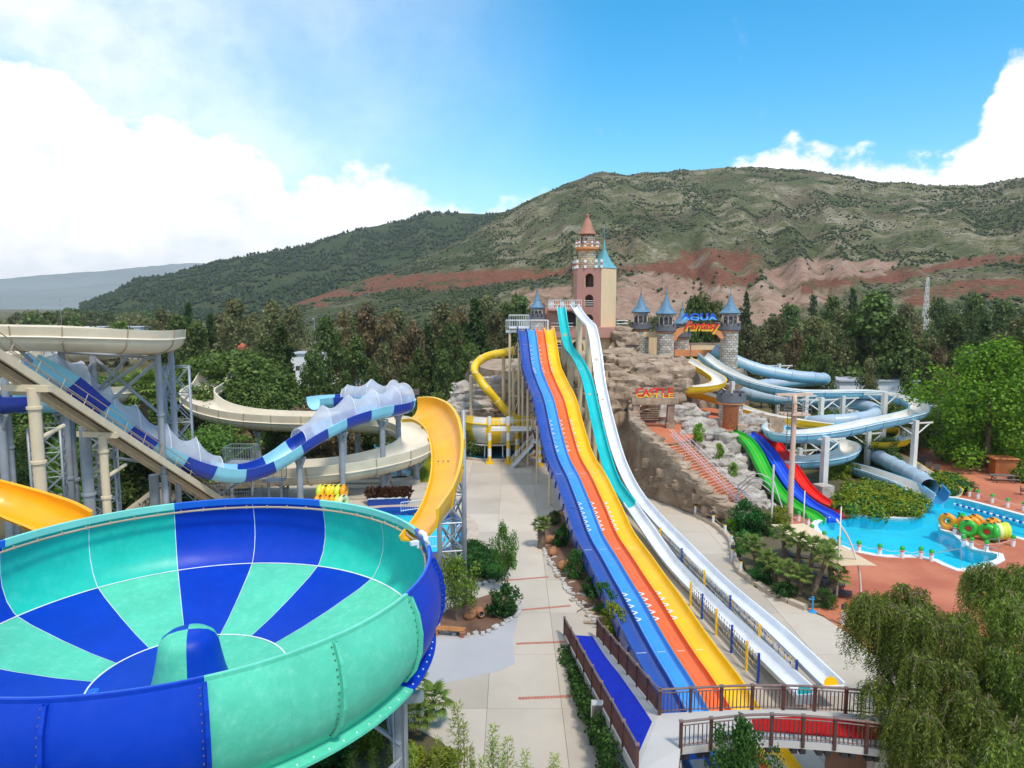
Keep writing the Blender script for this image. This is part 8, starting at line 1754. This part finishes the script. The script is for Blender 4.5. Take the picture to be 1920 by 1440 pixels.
# cyan play slide and blocks under the loop
q = G(735, 895); ps = thing('play_slide', 'pale cyan kiddie slide under the tan loop', 'slide', q); pth = catmull([q + V((-1.8, 3, 3.0)), q + V((-.8, 1.6, 1.9)), q + V((.6, 0, .5)), q + V((1.6, -.8, .2))], .4); chute(ps, pth, *half_pipe(.9, .3, .25, 8, .06), 3, [('flume_aqua_in', 'flume_aqua')], flange=0)
for dx in (-1.8, -.8): MB().tube([q + V((dx, 2.4, 0)), q + V((dx, 2.4, 2.4))], .08, 6).build('post', 'steel', ps)
for u, v in ((735, 900), (700, 905), (760, 905)): p = G(u, v); MB().box(p + V((0, 0, .25)), (3.2, 2.2, .5), .2).build('plinth', 'concrete', kind='structure')
# tan kids' sail at left
sail([(235, 955), (300, 905), (345, 925), (255, 990)], [1.2, 3.4, 3.0, 1.2], [((318, 945), 905)], 'cream shade canopy below the conveyor at left')
# ------------------------------------------------------------------ things beyond the tree belt
kq = D(455, 660, 190); ki = thing('kiosk', 'small yellow kiosk with red tiled roof among the far trees', 'kiosk', (kq.x, 190, 0))
z0_ = D(455, 668, 190).z; MB().box((kq.x, 190, z0_ / 2 + .9), (2.8, 2.8, z0_ + 1.8)).build('wall', 'kiosk_wall', ki); MB().lathe([(2.7, z0_ + 1.8), (.1, z0_ + 3.6)], (kq.x, 190, 0), 4, pi / 4, 2 * pi + pi / 4).build('roof', 'tile_roof', ki)
MB().box((kq.x, 188.55, z0_ + .6), (1.0, .1, 1.2)).build('window', 'castle_dark', ki)
for (u0, u1, v0, Y, lb) in ((545, 645, 664, 175, 'long low building with pale grey roof seen between the trees'), (640, 705, 690, 150, 'low white building behind the dark trees'), (140, 262, 614, 260, 'white roofed shed behind the tan flume'), (1575, 1720, 715, 122, 'low white building behind the blue flumes'), (1755, 1800, 790, 118, 'white van sized shed behind the terrace shrubs')):
    a, b = D(u0, v0, Y), D(u1, v0, Y); w = b.x - a.x; bl = thing('building', lb, 'building', ((a.x + b.x) / 2, Y, 0)); h = max(2.5, a.z); c = V(((a.x + b.x) / 2, Y + 4, 0))
    MB().box(c + V((0, 0, h / 2)), (w, 8, h)).build('wall', 'white_paint', bl); MB().box(c + V((0, 0, h + .1)), (w + .8, 8.8, .25)).build('roof', 'asphalt_roof', bl)
    for k in range(max(2, int(w / 3))): MB().box((a.x + (k + .5) * w / max(2, int(w / 3)), Y - .03, h * .55), (1.0, .08, 1.1)).build('window', 'castle_dark', bl)
py = D(1740, 520, 300); pyl = thing('pylon', 'slim lattice radio mast in front of the red hillside at right', 'mast', (py.x, 300, 0)); n_ = 9
for s in range(n_):
    t0, t1 = s / n_, (s + 1) / n_; w0, w1 = 2.6 * (1 - t0 * .75), 2.6 * (1 - t1 * .75); zz0, zz1 = py.z * t0, py.z * t1
    for i in range(4):
        c = [(-1, -1), (1, -1), (1, 1), (-1, 1)]; p = lambda k, w, z: V((py.x + c[k % 4][0] * w / 2, 300 + c[k % 4][1] * w / 2, z)); MB().tube([p(i, w0, zz0), p(i, w1, zz1)], .13, 4).tube([p(i, w0, zz0), p(i + 1, w1, zz1)], .08, 4).tube([p(i + 1, w0, zz0), p(i, w1, zz1)], .08, 4).build('lattice_bay', 'steel_white', pyl)
for u, vt, Y, lb in ((589, 598, 150, 'slim pale lamp post above the grey roof'), (1763, 745, 100, 'dark lamp post behind the terrace'), (1872, 635, 150, 'lamp post among the trees at right'), (112, 560, 300, 'far lamp post above the tan flume')):
    p = D(u, vt, Y); l_ = thing('lamp_post', lb, 'lamp post', (p.x, Y, 0)); MB().tube([(p.x, Y, 0), (p.x, Y, p.z)], .09, 6).build('pole', 'steel', l_); MB().box((p.x, Y - .3, p.z), (.3, .8, .15)).build('lamp_head', 'steel_white', l_)
fr_ = thing('wooden_gate_sign', 'yellow framed gate sign among the shrubs left of the oleander', 'sign', (D(765, 760, 108).x, 108, 0))
for u in (742, 786): p = D(u, 745, 108); MB().box((p.x, 108, p.z / 2), (.25, .25, p.z)).build('post', 'wood_orange', fr_)
a, b = D(742, 735, 108), D(786, 728, 108); MB().box(((a.x + b.x) / 2, 108, a.z), (b.x - a.x, .2, .9)).build('board', 'wood_grey', fr_); MB().box(((a.x + b.x) / 2, 107.85, a.z), ((b.x - a.x) * .5, .06, .5)).build('panel', 'sign_yellow', fr_)
# ------------------------------------------------------------------ the air between the camera and the far mountains
hz_m = bpy.data.materials.new('haze_air'); hz_m.use_nodes = True; ht_ = NT(hz_m.node_tree); ht_.n.remove(ht_.n['Principled BSDF'])
pv = ht_.add('ShaderNodeVolumePrincipled'); pv.inputs['Color'].default_value = (.93, .96, .99, 1); pv.inputs['Density'].default_value = 1.0e-4; pv.inputs['Anisotropy'].default_value = .2
ht_.l.new(pv.outputs[0], ht_.n['Material Output'].inputs['Volume']); MAT['haze_air'] = hz_m
MB().box((0, 1950, 204), (14100, 10100, 412)).build('haze', 'haze_air', label='thin bluish haze in the air over the whole valley', cat='haze', kind='stuff')
